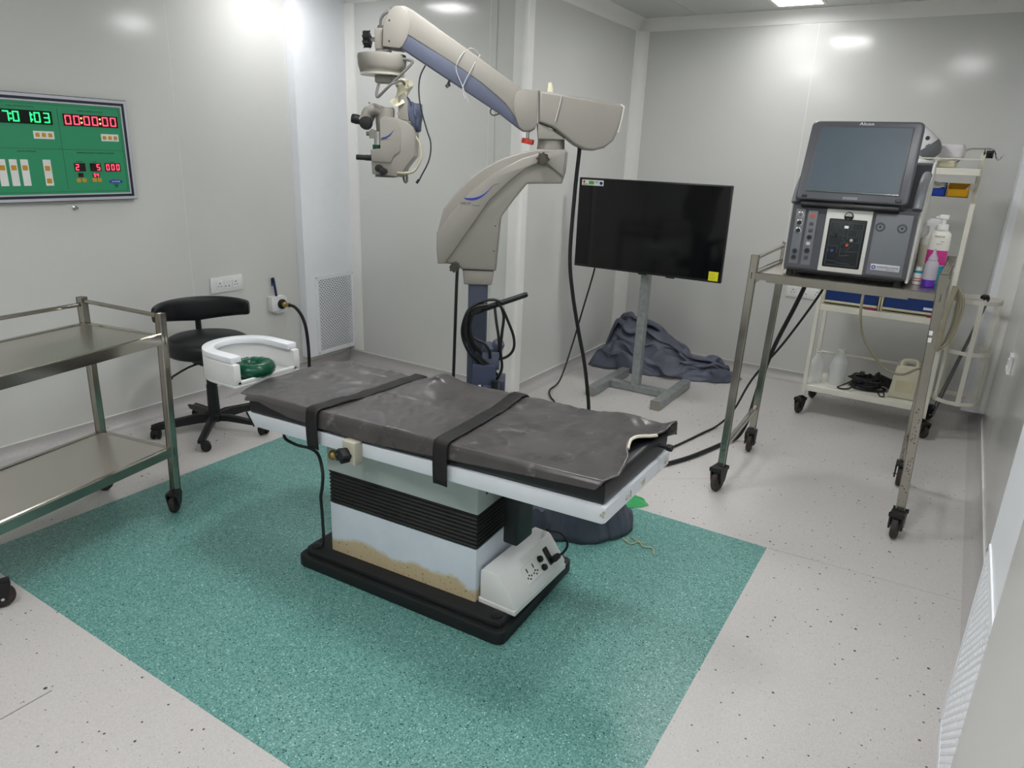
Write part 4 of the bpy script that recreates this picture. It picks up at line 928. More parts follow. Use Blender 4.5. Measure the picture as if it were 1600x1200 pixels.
g = G(); g.tube([(.098, -.17, .56), (.098, -.17, .50)], .018); mo('cable_clamp', g, 'black', ec)
g = G(); g.cyl((-.02, -.075, .868), (.22, -.085, .962), .015, .013, seg=16, bev=.003); g.cyl((.22, -.085, .962), (.236, -.086, .968), .0145, .010, seg=16); mo('carry_handle', g, 'black', label='black angled handle across the column')

# -- loose things on and around the microscope (world coordinates through the stand's axes)
MX = chain(t)
def W(*p): return MX @ Vector(p)
g = G(); r_ = random.Random(3)
loops = [[(.03, .925), (-.03, .90), (-.062, .83), (-.065, .76), (-.03, .68), (.03, .62), (.09, .58)],
         [(.05, .915), (-.01, .90), (-.05, .84), (-.05, .76), (-.01, .69), (.06, .63), (.11, .575)],
         [(.12, .93), (.08, .945), (.02, .935), (-.03, .90), (-.045, .83), (-.04, .75), (.02, .65), (.09, .60)],
         [(-.04, .86), (-.045, .79), (-.01, .72), (.045, .665), (.10, .655), (.15, .67), (.18, .71), (.178, .77), (.15, .84), (.12, .90), (.09, .93)],
         [(-.04, .78), (.0, .75), (.04, .735), (.065, .70), (.07, .66)],
         [(.085, .905), (.095, .84), (.108, .77), (.115, .70)],
         [(.115, .905), (.128, .86), (.122, .78), (.118, .70), (.128, .62), (.115, .57), (.10, .55)]]
for i, L_ in enumerate(loops): g.tube([W(x, -.105-.012*(i % 3)-.02*math.sin(PI*k/len(L_)), z) for k, (x, z) in enumerate(L_)], .0068, 7)
for k in range(4): g.tube([W(x+.006*k, -.125-.008*k, z+.006*k) for (x, z) in [(.0, .88), (-.035, .85), (-.045, .79), (-.03, .73), (.0, .69)]], .0065, 6)
tag(recenter(obj('coiled_cable', g, 'black'), W(0, -.1, .75)), 'black cable coiled over the microscope column handle', 'cable')
g = G(); g.tube([W(-.095, -.10, 1.085), W(-.098, -.10, 1.0), W(-.102, -.10, .8), W(-.108, -.10, .5), W(-.115, -.09, .2), W(-.13, -.05, .02), (-2.15, 2.75, .012), (-2.35, 2.9, .012)], .0075)
tag(recenter(obj('stand_cable', g, 'black'), W(-.1, -.1, .8)), 'black cable hanging straight down from microscope neck left of the column', 'cable')
g = G(); g.tube([W(.442, .0, 1.64), W(.442, .0, 1.60), W(.434, .0, 1.437), W(.430, .0, 1.143), W(.455, .0, .96), W(.497, .0, .771), W(.53, .0, .641), W(.555, .0, .509), W(.576, .0, .355), W(.59, .0, .10), W(.56, -.03, .013), W(.48, -.08, .013), W(.3, -.1, .013)], .0095)
tag(recenter(obj('arm_cable', g, 'black'), W(.42, 0, 1.6)), 'thick black cable hanging from microscope rear housing past the television', 'cable')
g = G(); g.tube([W(-.06, -.071, 1.80), W(-.085, -.071, 1.86), W(-.115, -.071, 1.93), W(-.098, -.074, 1.98), W(-.055, -.05, 2.018), W(-.02, .0, 2.0), W(-.02, -.05, 1.985), W(-.045, -.071, 1.94), W(-.085, -.071, 1.86), W(-.075, -.072, 1.815)], .0014, 5)
tag(recenter(obj('white_wire_loop', g, 'white_wire'), W(-.08, -.07, 1.9)), 'thin white wire looped over the microscope upper arm', 'wire')
g = G(); g.prism([(.282, 1.848), (.308, 1.845), (.308, 1.87), (.30, 1.898), (.288, 1.898)], -.012, .012, 'y', bev=.004, X=MX)
tag(recenter(obj('tube_clip', g, 'glove'), W(.295, 0, 1.85)), 'small cream clip standing on top of microscope rear housing', 'clip')
g = G(); g.tube([W(.345, -.088, 1.84), W(.335, -.089, 1.79), W(.322, -.0885, 1.735)], .002, 6)
tag(recenter(obj('white_tie', g, 'white_wire'), W(.335, -.088, 1.79)), 'short white strip down the side of microscope rear housing', 'strip')

# ================================================================ TELEVISION AND STAND
t = thing('tv_stand', 'grey galvanised steel floor stand carrying the television', 'stand', (-1.765, 4.6, 0))
for x in (-1.985, -1.505):
    g = G(); g.box(x-.033, x+.033, 4.30, 4.92, .002, .062, .003, 1); b = obj('foot_rail', g, 'dark_steel', t)
    g = G(); g.box(x-.034, x+.034, 4.296, 4.304, .001, .063, .001, 1); obj('rail_cap', g, 'steel', b)
g = G(); g.box(-1.955, -1.535, 4.57, 4.63, .004, .054, .003, 1); obj('cross_rail', g, 'dark_steel', t)
g = G(); g.box(-1.798, -1.738, 4.572, 4.628, .05, 1.30, .003, 1); obj('upright', g, 'dark_steel', t)
g = G(); g.box(-1.92, -1.61, 4.545, 4.572, 1.0, 1.05, .003, 1); g.box(-1.92, -1.61, 4.545, 4.572, 1.22, 1.27, .003, 1); obj('mount_bar', g, 'black', t)
t = thing('television', 'black flat television with small sticker and yellow tag, screen off', 'television', (-1.755, 4.52, .86))
x0, x1, z0, z1, yt = -2.275, -1.232, .858, 1.457, 4.50
g = G(); g.box(x0, x1, yt, yt+.028, z0, z1, .006); g.box(x0+.15, x1-.15, yt+.025, yt+.046, z0+.03, z1-.2, .012); obj('casing', g, 'bezel', t)
g = G(); g.box(x0+.009, x1-.009, yt-.0015, yt+.002, z0+.018, z1-.009); obj('screen', g, 'screen_black', t, label='glossy black screen')
g = G(); g.box(-1.79, -1.73, yt-.003, yt+.01, z0-.006, z0+.008, .003); g.box(-1.60, -1.54, yt+.005, yt+.02, z0-.008, z0+.003, .003); obj('sensor_bar', g, 'bezel', t)
g = G(); g.box(x0+.022, x0+.182, yt-.0024, yt-.0012, z1-.05, z1-.014, .0004, 1); st = obj('energy_sticker', g, 'paper', t, label='white sticker with coloured marks')
def chip(a, b, c, d, m_, r=False):
    g = G()
    if r: g.cyl((x0+a, yt-.0022, z1-c), (x0+a, yt-.0029, z1-c), b, seg=16)
    else: g.box(x0+a, x0+b, yt-.0029, yt-.0022, z1-d, z1-c)
    obj('sticker_mark', g, m_, st)
chip(.038, .009, .027, 0, 'red_ink', True); chip(.030, .066, .040, .046, 'green_ink'); chip(.074, .112, .020, .043, 'green_ink'); chip(.118, .148, .022, .026, 'blue_ink'); chip(.118, .14, .032, .034, 'ink'); chip(.165, .011, .032, 0, 'blue_ink', True); chip(.165, .006, .032, 0, 'paper', True)
g = G(); g.box(x1-.082, x1-.02, yt-.0035, yt-.0012, z0+.012, z0+.07, .0005, 1); yl = obj('yellow_tag', g, 'yellow', t, label='yellow tag at the lower right corner')
for k in range(4):
    g = G(); g.box(x1-.075, x1-.035-.006*(k % 2), yt-.0039, yt-.0034, z0+.056-.011*k, z0+.058-.011*k); obj('printed_line', g, 'green_ink', yl)
g = G(); g.tube([(-2.13, 4.54, .875), (-2.145, 4.55, .80), (-2.19, 4.5, .52), (-2.225, 4.46, .30), (-2.24, 4.33, .06), (-2.25, 4.2, .013), (-2.17, 4.07, .012), (-2.10, 3.99, .012), (-2.06, 3.80, .012), (-2.0, 3.6, .012)], .0065)
tag(recenter(obj('tv_cable', g, 'black'), (-2.14, 4.55, .8)), 'thin black cable slanting from the television down to the floor', 'cable')

# ================================================================ CLOTH HEAPS
def heap(foot, peak, hz, name, label, m_, fn, nu=150, nv=46, cat='cloth'):
    def f(u, v):
        for (a, x, y), (b, x2, y2) in zip(foot, foot[1:]):
            if u <= b:
                k = (u-a)/(b-a); ex, ey = x+(x2-x)*k, y+(y2-y)*k; break
        r = v  # 0 peak .. 1 rim
        p = Vector((peak[0]+(ex-peak[0])*r, peak[1]+(ey-peak[1])*r, 0))
        return fn(p, u, r, hz)
    g = G(); g.grid(f, nu, nv, cu=True); bmesh.ops.remove_doubles(g.bm, verts=g.bm.verts, dist=.0004)
    o = obj(name, g, m_, None, angle=70); recenter(o, (peak[0], peak[1], 0)); return tag(o, label, cat)
def seg_d(p, a, b):
    a = Vector(a); b = Vector(b); d = b-a; k = max(0, min(1, (p.xy-a).dot(d)/d.dot(d))); return (p.xy-(a+d*k)).length, k

# two crumpled covers: each is a coarse grid of cloth points (across, back, height in thousandths), smoothed by subdivision
def crumple(nu, nv, data, x0, x1, y0, y1, fn, name, label, m_, even=0.0):
    bm = bmesh.new(); V = []
    for i in range(nu):
        for j in range(nv):
            k = (i*nv+j)*3; q = Vector((data[k]/999, data[k+1]/999, data[k+2]/1000))
            if even:                                          # pull the outline out into a rounded footprint
                a, b = 2*i/(nu-1)-1, 2*j/(nv-1)-1
                q.x += even*(.5+.5*a*math.sqrt(1-.42*b*b)-q.x); q.y += even*(.5+.5*b*math.sqrt(1-.42*a*a)-q.y)
            rim = min(1, i/3, j/3, (nu-1-i)/2.5)           # hems lie down on the floor
            V.append(bm.verts.new(fn(Vector((x0+(x1-x0)*q.x, y0+(y1-y0)*q.y, q.z)), q, rim**.7)))
    for i in range(nu-1):
        for j in range(nv-1): bm.faces.new((V[i*nv+j], V[(i+1)*nv+j], V[(i+1)*nv+j+1], V[i*nv+j+1]))
    g = G(); g.bm.free(); g.bm = bm
    o = obj(name, g, m_, None, angle=180, thick=.003); md = o.modifiers.new('smooth', 'SUBSURF'); md.levels = 2; md.render_levels = 2
    o.modifiers.move(1, 0)
    recenter(o, ((x0+x1)/2, (y0+y1)/2, 0)); return tag(o, label, 'cloth')
def seg_d(p, a, b):
    a = Vector(a); b = Vector(b); d = b-a; k = max(0, min(1, (p.xy-a).dot(d)/d.dot(d))); return (p.xy-(a+d*k)).length, k
def fold_a(p, q, rim):
    p.y += (.10*(1-q.x)-.02)*q.y           # deeper towards the corner
    d1, k1 = seg_d(p, (-2.10, 5.36), (-1.45, 5.20)); d2, k2 = seg_d(p, (-2.24, 5.10), (-2.08, 5.04))
    b1 = .26*(1-.75*k1)*math.exp(-(d1/.21)**2); b2 = .12*math.exp(-(d2/.14)**2)
    z = (b1**3+b2**3)**(1/3)+q.z*(1.0-.35*q.x)-.035
    return Vector((p.x, min(p.y, 5.565), max(.006+.004*noise.noise(p*30), z*rim)))
def fold_b(p, q, rim):
    d1, k1 = seg_d(p, (-1.42, 2.63), (-1.07, 2.57))
    return Vector((p.x, p.y, max(.006, (.15*math.exp(-(d1/.17)**2)+q.z*.85-.02)*rim)))
FOLD_A = [
    67, 0, 144, 64, 50, 180, 25, 67, 162, 23, 105, 146, 48, 103, 130, 53, 143, 119, 62, 173, 114, 70, 203, 110, 65, 245, 107, 45, 292, 108, 44, 315, 114,
    42, 310, 144, 46, 362, 172, 47, 426, 189, 47, 469, 200, 46, 446, 222, 18, 458, 214, 14, 483, 233, 40, 481, 266, 32, 497, 300, 17, 503, 286, 21, 524,
    280, 33, 559, 278, 46, 545, 264, 41, 566, 255, 27, 606, 260, 8, 652, 266, 10, 693, 270, 71, 54, 158, 92, 84, 175, 49, 91, 164, 58, 99, 143, 78, 146,
    132, 90, 138, 112, 90, 172, 120, 79, 210, 126, 71, 247, 116, 74, 291, 123, 93, 307, 122, 80, 333, 163, 90, 359, 164, 82, 422, 172, 75, 466, 182, 81,
    469, 206, 62, 491, 214, 45, 509, 230, 62, 512, 255, 69, 489, 272, 42, 535, 297, 45, 535, 288, 51, 542, 272, 66, 588, 265, 70, 593, 247, 55, 620, 247,
    36, 652, 256, 23, 683, 242, 95, 48, 144, 130, 103, 164, 84, 125, 159, 77, 99, 144, 108, 134, 120, 108, 139, 104, 86, 152, 104, 90, 200, 110, 84, 251,
    116, 90, 210, 136, 128, 237, 146, 125, 317, 148, 115, 375, 144, 105, 422, 163, 100, 459, 163, 97, 500, 181, 96, 528, 208, 81, 553, 226, 85, 546, 241,
    103, 478, 248, 87, 509, 279, 67, 566, 288, 77, 554, 265, 87, 597, 244, 101, 629, 254, 83, 648, 242, 65, 682, 237, 52, 699, 228, 124, 27, 146, 156,
    86, 134, 124, 127, 140, 109, 99, 134, 121, 99, 94, 132, 127, 74, 100, 138, 68, 89, 166, 76, 98, 187, 82, 134, 204, 96, 142, 252, 112, 135, 309, 128,
    129, 386, 132, 121, 440, 145, 129, 443, 155, 125, 485, 171, 123, 555, 188, 102, 604, 198, 108, 581, 218, 131, 507, 227, 127, 484, 256, 102, 544, 274,
    95, 564, 260, 115, 607, 239, 104, 634, 214, 108, 642, 226, 92, 701, 232, 88, 724, 230, 153, 32, 150, 170, 90, 136, 152, 53, 124, 127, 102, 118, 147,
    70, 84, 152, 98, 48, 118, 127, 30, 110, 170, 36, 137, 187, 47, 149, 223, 74, 128, 269, 95, 124, 321, 110, 138, 395, 110, 145, 437, 135, 142, 415,
    175, 157, 454, 168, 130, 541, 161, 128, 632, 173, 128, 610, 188, 147, 520, 199, 151, 457, 222, 134, 515, 250, 127, 552, 250, 132, 578, 213, 141, 636,
    192, 141, 665, 217, 116, 645, 251, 135, 685, 247, 186, 46, 133, 198, 122, 135, 197, 81, 110, 152, 65, 104, 170, 87, 76, 179, 61, 39, 153, 131, 26,
    146, 129, 38, 160, 142, 71, 175, 204, 86, 154, 269, 96, 146, 332, 98, 156, 409, 82, 166, 442, 103, 152, 384, 162, 169, 400, 187, 166, 495, 164, 149,
    605, 152, 155, 619, 172, 158, 526, 175, 176, 440, 198, 167, 473, 234, 163, 512, 246, 162, 530, 199, 171, 595, 181, 162, 632, 207, 131, 603, 228, 139,
    600, 250, 214, 80, 136, 217, 109, 118, 219, 113, 84, 186, 56, 90, 191, 78, 66, 211, 86, 50, 167, 99, 55, 177, 142, 61, 181, 140, 100, 173, 204, 120,
    159, 265, 125, 169, 302, 105, 166, 405, 64, 199, 444, 66, 173, 374, 120, 177, 373, 173, 190, 431, 171, 164, 531, 134, 177, 582, 152, 178, 501, 156,
    199, 417, 184, 183, 406, 225, 188, 450, 237, 197, 498, 191, 194, 543, 188, 168, 561, 212, 147, 553, 244, 176, 596, 244, 238, 128, 115, 228, 90, 110,
    247, 94, 97, 223, 66, 88, 216, 53, 67, 239, 124, 64, 201, 121, 64, 194, 118, 86, 212, 167, 112, 199, 204, 141, 181, 270, 152, 184, 323, 133, 191,
    364, 65, 219, 415, 37, 207, 372, 77, 192, 365, 144, 196, 376, 166, 189, 466, 145, 189, 516, 141, 213, 495, 157, 230, 400, 175, 213, 375, 216, 203,
    416, 211, 226, 510, 194, 215, 576, 180, 183, 554, 222, 177, 559, 255, 216, 594, 247, 244, 63, 115, 258, 77, 104, 262, 94, 77, 260, 117, 84, 228, 104,
    74, 270, 131, 64, 238, 160, 75, 208, 173, 82, 219, 200, 116, 228, 185, 151, 222, 243, 153, 221, 289, 136, 217, 313, 70, 235, 356, 29, 245, 381, 48,
    222, 409, 112, 214, 382, 148, 219, 437, 142, 220, 496, 122, 248, 491, 138, 256, 420, 160, 241, 395, 204, 237, 454, 200, 252, 578, 169, 234, 631, 192,
    206, 532, 220, 215, 557, 244, 235, 575, 226, 263, 35, 94, 278, 49, 100, 299, 80, 90, 285, 75, 110, 249, 122, 97, 281, 115, 92, 276, 148, 68, 240,
    192, 86, 241, 183, 109, 261, 162, 152, 265, 199, 153, 253, 219, 129, 254, 307, 93, 263, 333, 58, 265, 364, 48, 256, 428, 78, 251, 404, 118, 246, 443,
    106, 267, 516, 117, 274, 570, 133, 283, 475, 146, 266, 456, 184, 268, 543, 181, 288, 676, 174, 271, 678, 202, 236, 569, 199, 244, 532, 210, 258, 579,
    214, 295, 8, 81, 294, 37, 80, 329, 31, 102, 328, 79, 111, 288, 110, 122, 309, 133, 98, 320, 122, 65, 297, 166, 80, 277, 183, 110, 287, 126, 145, 309,
    173, 155, 311, 236, 136, 302, 323, 107, 289, 345, 87, 293, 366, 68, 282, 415, 80, 286, 441, 94, 298, 490, 116, 325, 582, 116, 320, 627, 122, 288,
    531, 138, 289, 514, 175, 303, 615, 169, 319, 733, 166, 307, 706, 191, 273, 607, 188, 281, 586, 192, 285, 578, 208, 317, 40, 66, 343, 34, 88, 357, 86,
    110, 361, 100, 126, 329, 119, 107, 320, 76, 82, 335, 111, 82, 346, 175, 86, 321, 137, 120, 302, 127, 132, 305, 190, 128, 335, 275, 109, 353, 345, 99,
    324, 359, 82, 314, 385, 81, 306, 430, 84, 323, 455, 82, 344, 513, 108, 368, 615, 120, 358, 649, 122, 313, 538, 132, 282, 567, 153, 329, 645, 145,
    353, 724, 150, 341, 675, 178, 319, 610, 188, 314, 566, 188, 300, 610, 205, 370, 72, 72, 387, 98, 103, 401, 113, 126, 388, 153, 116, 370, 110, 78,
    355, 109, 69, 359, 156, 94, 368, 185, 136, 340, 196, 140, 329, 168, 114, 336, 247, 108, 332, 336, 78, 359, 378, 64, 354, 398, 53, 342, 421, 73, 340,
    397, 99, 346, 437, 113, 383, 508, 107, 389, 597, 129, 374, 608, 139, 326, 529, 150, 316, 551, 170, 364, 615, 152, 390, 674, 151, 356, 617, 184, 339,
    548, 182, 323, 563, 210, 318, 633, 214, 418, 116, 68, 421, 130, 85, 413, 145, 83, 410, 163, 72, 393, 158, 57, 366, 169, 68, 377, 195, 116, 395, 235,
    148, 375, 265, 135, 354, 266, 98, 344, 305, 67, 362, 342, 80, 388, 384, 68, 399, 437, 64, 377, 471, 88, 374, 418, 92, 374, 415, 115, 400, 483, 135,
    409, 551, 144, 389, 549, 159, 340, 481, 174, 343, 514, 191, 401, 585, 168, 423, 621, 150, 394, 564, 198, 349, 561, 213, 339, 605, 220, 333, 654, 199,
    470, 118, 71, 468, 144, 56, 463, 185, 43, 453, 185, 19, 429, 199, 42, 400, 212, 78, 395, 211, 118, 394, 260, 119, 434, 260, 111, 430, 276, 69, 405,
    305, 44, 393, 314, 62, 424, 342, 70, 445, 403, 76, 417, 430, 84, 396, 460, 109, 411, 433, 118, 429, 496, 136, 431, 524, 150, 414, 506, 175, 369, 438,
    190, 380, 482, 202, 431, 549, 171, 442, 575, 167, 406, 614, 218, 366, 623, 225, 359, 623, 202, 355, 685, 204, 491, 156, 72, 494, 148, 53, 486, 207,
    15, 463, 245, 0, 445, 245, 32, 439, 195, 80, 417, 225, 103, 423, 250, 94, 456, 285, 64, 478, 317, 54, 457, 315, 40, 433, 304, 66, 436, 343, 100, 451,
    388, 114, 467, 427, 96, 440, 425, 122, 468, 479, 113, 468, 500, 114, 460, 523, 116, 426, 477, 146, 406, 450, 181, 416, 477, 175, 460, 562, 161, 445,
    618, 152, 413, 675, 207, 388, 667, 206, 381, 645, 180, 375, 689, 188, 509, 157, 58, 500, 201, 48, 487, 219, 36, 493, 250, 36, 480, 231, 58, 473, 224,
    84, 461, 245, 65, 488, 271, 72, 509, 293, 40, 525, 322, 49, 500, 336, 58, 465, 341, 92, 460, 389, 92, 492, 416, 97, 486, 455, 88, 463, 467, 70, 492,
    517, 80, 530, 511, 88, 515, 536, 102, 472, 499, 130, 434, 450, 155, 444, 496, 157, 477, 582, 134, 477, 637, 154, 445, 706, 198, 419, 709, 190, 414,
    657, 159, 410, 709, 178, 540, 187, 40, 534, 219, 44, 525, 196, 54, 528, 173, 73, 519, 171, 92, 518, 238, 78, 531, 277, 60, 540, 265, 34, 551, 291,
    50, 550, 337, 38, 522, 368, 66, 500, 384, 103, 505, 397, 83, 529, 439, 50, 518, 501, 52, 513, 523, 77, 542, 557, 94, 570, 568, 96, 555, 534, 110,
    496, 533, 120, 471, 484, 143, 475, 529, 135, 512, 601, 114, 514, 622, 142, 468, 691, 168, 453, 743, 169, 451, 673, 157, 438, 711, 154, 562, 258, 22,
    578, 233, 18, 575, 184, 39, 555, 86, 50, 552, 97, 70, 571, 224, 85, 572, 226, 68, 579, 224, 56, 588, 275, 48, 579, 319, 52, 550, 390, 39, 539, 394,
    72, 558, 450, 84, 591, 499, 52, 560, 541, 70, 550, 526, 94, 581, 526, 84, 585, 521, 101, 563, 515, 112, 520, 527, 116, 502, 518, 140, 509, 569, 129,
    550, 601, 94, 555, 625, 118, 515, 650, 156, 501, 704, 172, 490, 685, 155, 473, 704, 144, 590, 252, 8, 612, 235, 21, 612, 167, 18, 605, 99, 50, 591,
    128, 63, 614, 223, 82, 612, 212, 63, 607, 182, 43, 607, 225, 30, 595, 297, 50, 592, 360, 54, 571, 421, 60, 594, 477, 43, 625, 469, 59, 600, 531, 80,
    569, 497, 72, 574, 456, 100, 593, 479, 117, 567, 502, 120, 538, 488, 122, 531, 524, 136, 545, 586, 130, 587, 600, 90, 580, 650, 97, 552, 667, 132,
    538, 655, 162, 528, 699, 152, 509, 695, 140, 640, 246, 6, 639, 232, 27, 648, 197, 36, 648, 192, 49, 645, 210, 65, 646, 248, 49, 631, 269, 48, 638,
    259, 29, 625, 299, 32, 628, 297, 64, 622, 351, 59, 605, 410, 51, 624, 451, 52, 639, 443, 49, 632, 500, 74, 608, 468, 90, 614, 422, 102, 600, 450,
    118, 575, 463, 129, 565, 490, 144, 562, 513, 128, 570, 567, 137, 593, 610, 118, 604, 638, 123, 573, 657, 131, 573, 667, 147, 563, 683, 162, 546, 695,
    143, 678, 227, 11, 669, 223, 27, 674, 234, 38, 664, 281, 31, 679, 298, 38, 677, 314, 46, 669, 310, 58, 655, 322, 72, 656, 349, 76, 642, 359, 91, 628,
    343, 86, 615, 386, 73, 641, 382, 68, 660, 393, 65, 648, 450, 63, 646, 438, 74, 649, 464, 93, 627, 464, 104, 615, 478, 126, 592, 457, 135, 599, 500,
    141, 590, 529, 144, 608, 590, 128, 612, 597, 140, 608, 650, 147, 595, 693, 129, 594, 670, 155, 577, 705, 161, 727, 275, 6, 705, 256, 26, 689, 282,
    28, 700, 317, 35, 698, 380, 20, 691, 386, 41, 683, 350, 70, 665, 358, 92, 668, 301, 106, 649, 298, 118, 620, 306, 108, 624, 344, 98, 656, 405, 104,
    672, 405, 84, 669, 424, 54, 683, 450, 64, 675, 497, 70, 651, 526, 91, 655, 468, 105, 638, 446, 128, 619, 441, 145, 608, 500, 156, 616, 540, 141, 629,
    574, 152, 625, 611, 132, 605, 655, 106, 611, 677, 135, 611, 699, 157, 772, 333, 2, 744, 312, 12, 717, 316, 16, 723, 346, 46, 734, 394, 35, 728, 426,
    53, 732, 393, 52, 693, 410, 78, 693, 343, 103, 668, 322, 128, 643, 318, 123, 654, 378, 120, 694, 444, 103, 708, 455, 81, 701, 451, 65, 706, 478, 79,
    700, 512, 81, 678, 526, 97, 665, 485, 92, 655, 515, 115, 639, 501, 124, 622, 513, 154, 645, 572, 161, 647, 566, 140, 633, 561, 108, 627, 622, 115,
    617, 662, 116, 631, 700, 131, 799, 376, 10, 782, 356, 17, 753, 369, 15, 753, 333, 43, 752, 425, 40, 748, 455, 52, 732, 471, 69, 739, 401, 83, 704,
    438, 92, 707, 371, 114, 684, 385, 126, 711, 425, 108, 731, 510, 102, 739, 508, 64, 716, 534, 51, 717, 553, 70, 718, 567, 89, 709, 547, 104, 691, 494,
    122, 672, 460, 113, 681, 503, 122, 657, 490, 152, 647, 547, 133, 678, 562, 121, 666, 541, 95, 646, 584, 116, 638, 636, 122, 644, 672, 99, 823, 371,
    18, 811, 376, 43, 798, 392, 30, 779, 378, 44, 756, 432, 62, 770, 495, 53, 754, 512, 72, 767, 447, 81, 748, 440, 84, 722, 457, 97, 732, 432, 112, 745,
    494, 126, 757, 558, 110, 750, 540, 75, 755, 564, 52, 758, 583, 69, 751, 568, 88, 729, 567, 108, 722, 485, 120, 704, 435, 129, 689, 464, 143, 675,
    526, 132, 673, 558, 134, 701, 552, 116, 697, 560, 88, 670, 569, 94, 660, 583, 122, 656, 618, 107, 824, 402, 38, 835, 363, 63, 812, 376, 67, 809, 426,
    46, 785, 442, 62, 773, 483, 84, 787, 507, 85, 776, 483, 105, 779, 423, 93, 750, 454, 100, 750, 493, 96, 775, 519, 114, 782, 566, 128, 778, 532, 94,
    771, 535, 80, 776, 568, 73, 768, 609, 90, 757, 581, 118, 748, 497, 136, 732, 469, 148, 711, 500, 158, 705, 539, 148, 712, 544, 122, 719, 579, 106,
    716, 598, 109, 697, 580, 96, 678, 576, 112, 684, 592, 90, 843, 380, 56, 836, 402, 78, 842, 380, 91, 816, 403, 79, 819, 453, 71, 803, 467, 102, 815,
    494, 103, 805, 509, 117, 800, 458, 110, 778, 432, 114, 772, 467, 121, 781, 517, 138, 806, 527, 120, 803, 563, 114, 781, 547, 104, 794, 569, 93, 781,
    610, 90, 768, 605, 131, 770, 511, 150, 747, 520, 162, 748, 567, 162, 731, 609, 150, 729, 609, 132, 743, 639, 119, 723, 649, 134, 730, 612, 100, 707,
    611, 92, 707, 634, 103, 859, 421, 70, 853, 425, 96, 860, 380, 115, 827, 341, 103, 830, 402, 95, 834, 449, 100, 832, 486, 108, 835, 503, 115, 818,
    476, 133, 806, 431, 133, 801, 470, 140, 820, 511, 152, 809, 562, 152, 825, 543, 114, 822, 559, 104, 795, 579, 109, 784, 605, 106, 788, 621, 131, 782,
    558, 154, 777, 570, 162, 776, 627, 167, 781, 639, 142, 763, 647, 141, 755, 693, 137, 746, 697, 150, 736, 665, 119, 730, 657, 115, 722, 674, 132, 881,
    416, 94, 878, 444, 112, 870, 435, 124, 831, 379, 128, 827, 373, 109, 848, 441, 104, 867, 500, 100, 854, 529, 94, 843, 504, 128, 832, 450, 153, 815,
    477, 168, 822, 515, 180, 822, 566, 181, 835, 584, 149, 848, 582, 110, 829, 600, 95, 817, 615, 103, 817, 587, 130, 802, 605, 151, 819, 619, 154, 816,
    687, 142, 804, 687, 112, 793, 664, 113, 783, 671, 137, 758, 715, 152, 732, 680, 140, 742, 711, 127, 757, 741, 138, 880, 467, 114, 908, 479, 121, 892,
    500, 130, 854, 443, 135, 839, 431, 120, 874, 485, 120, 898, 543, 100, 886, 559, 88, 862, 545, 117, 832, 501, 150, 848, 507, 175, 843, 547, 162, 855,
    575, 167, 848, 635, 172, 853, 650, 136, 863, 643, 109, 852, 649, 109, 841, 646, 128, 827, 648, 137, 826, 690, 120, 818, 774, 114, 802, 770, 106, 814,
    710, 125, 799, 727, 158, 766, 761, 178, 728, 737, 160, 748, 756, 157, 763, 786, 152, 908, 503, 113, 909, 557, 124, 918, 578, 138, 879, 528, 137, 864,
    511, 130, 893, 572, 117, 925, 605, 97, 934, 585, 90, 878, 591, 97, 837, 564, 132, 853, 540, 141, 871, 568, 154, 860, 620, 152, 880, 653, 156, 873,
    699, 155, 873, 693, 138, 867, 708, 119, 848, 711, 123, 842, 712, 144, 831, 771, 114, 798, 835, 95, 791, 811, 116, 803, 733, 140, 811, 758, 202, 775,
    802, 208, 741, 796, 191, 767, 815, 172, 793, 815, 155, 930, 554, 126, 947, 618, 122, 947, 641, 111, 904, 607, 130, 892, 594, 128, 904, 647, 106, 950,
    661, 96, 972, 639, 91, 930, 615, 89, 874, 611, 108, 857, 622, 127, 868, 635, 127, 885, 654, 130, 883, 693, 132, 897, 718, 140, 897, 743, 150, 879,
    755, 138, 869, 735, 148, 847, 765, 145, 815, 823, 116, 792, 861, 116, 811, 812, 128, 807, 777, 175, 823, 840, 214, 789, 843, 226, 771, 833, 206, 769,
    861, 176, 782, 834, 148, 937, 629, 133, 969, 684, 117, 975, 656, 100, 934, 628, 112, 911, 665, 131, 912, 709, 113, 945, 710, 88, 984, 706, 85, 972,
    667, 74, 927, 649, 94, 897, 660, 98, 902, 678, 104, 903, 706, 108, 891, 729, 103, 885, 741, 109, 897, 759, 121, 901, 784, 149, 880, 752, 170, 868,
    771, 149, 833, 818, 126, 832, 863, 102, 844, 821, 143, 817, 837, 190, 838, 894, 207, 812, 882, 201, 783, 896, 178, 803, 859, 150, 814, 884, 138, 953,
    693, 122, 959, 745, 104, 970, 705, 93, 938, 685, 106, 917, 736, 121, 910, 776, 120, 932, 772, 92, 974, 761, 78, 989, 728, 67, 962, 699, 76, 934, 699,
    84, 928, 729, 98, 923, 762, 95, 911, 763, 81, 899, 789, 86, 884, 799, 99, 890, 791, 127, 895, 803, 172, 880, 794, 161, 857, 839, 126, 869, 865, 102,
    861, 849, 144, 841, 867, 170, 848, 922, 164, 811, 921, 152, 784, 903, 122, 795, 892, 119, 805, 900, 125, 953, 762, 110, 939, 807, 98, 958, 739, 99,
    938, 742, 100, 934, 798, 117, 921, 841, 122, 922, 837, 92, 959, 815, 66, 979, 788, 60, 972, 749, 60, 952, 750, 69, 926, 773, 76, 944, 796, 76, 926,
    805, 60, 904, 808, 62, 890, 837, 71, 907, 801, 90, 896, 815, 127, 898, 850, 137, 904, 888, 113, 876, 892, 106, 886, 872, 116, 872, 899, 129, 868,
    937, 119, 837, 892, 115, 822, 931, 117, 816, 963, 112, 824, 950, 136, 963, 795, 102, 955, 837, 116, 970, 795, 94, 959, 796, 84, 940, 851, 89, 936,
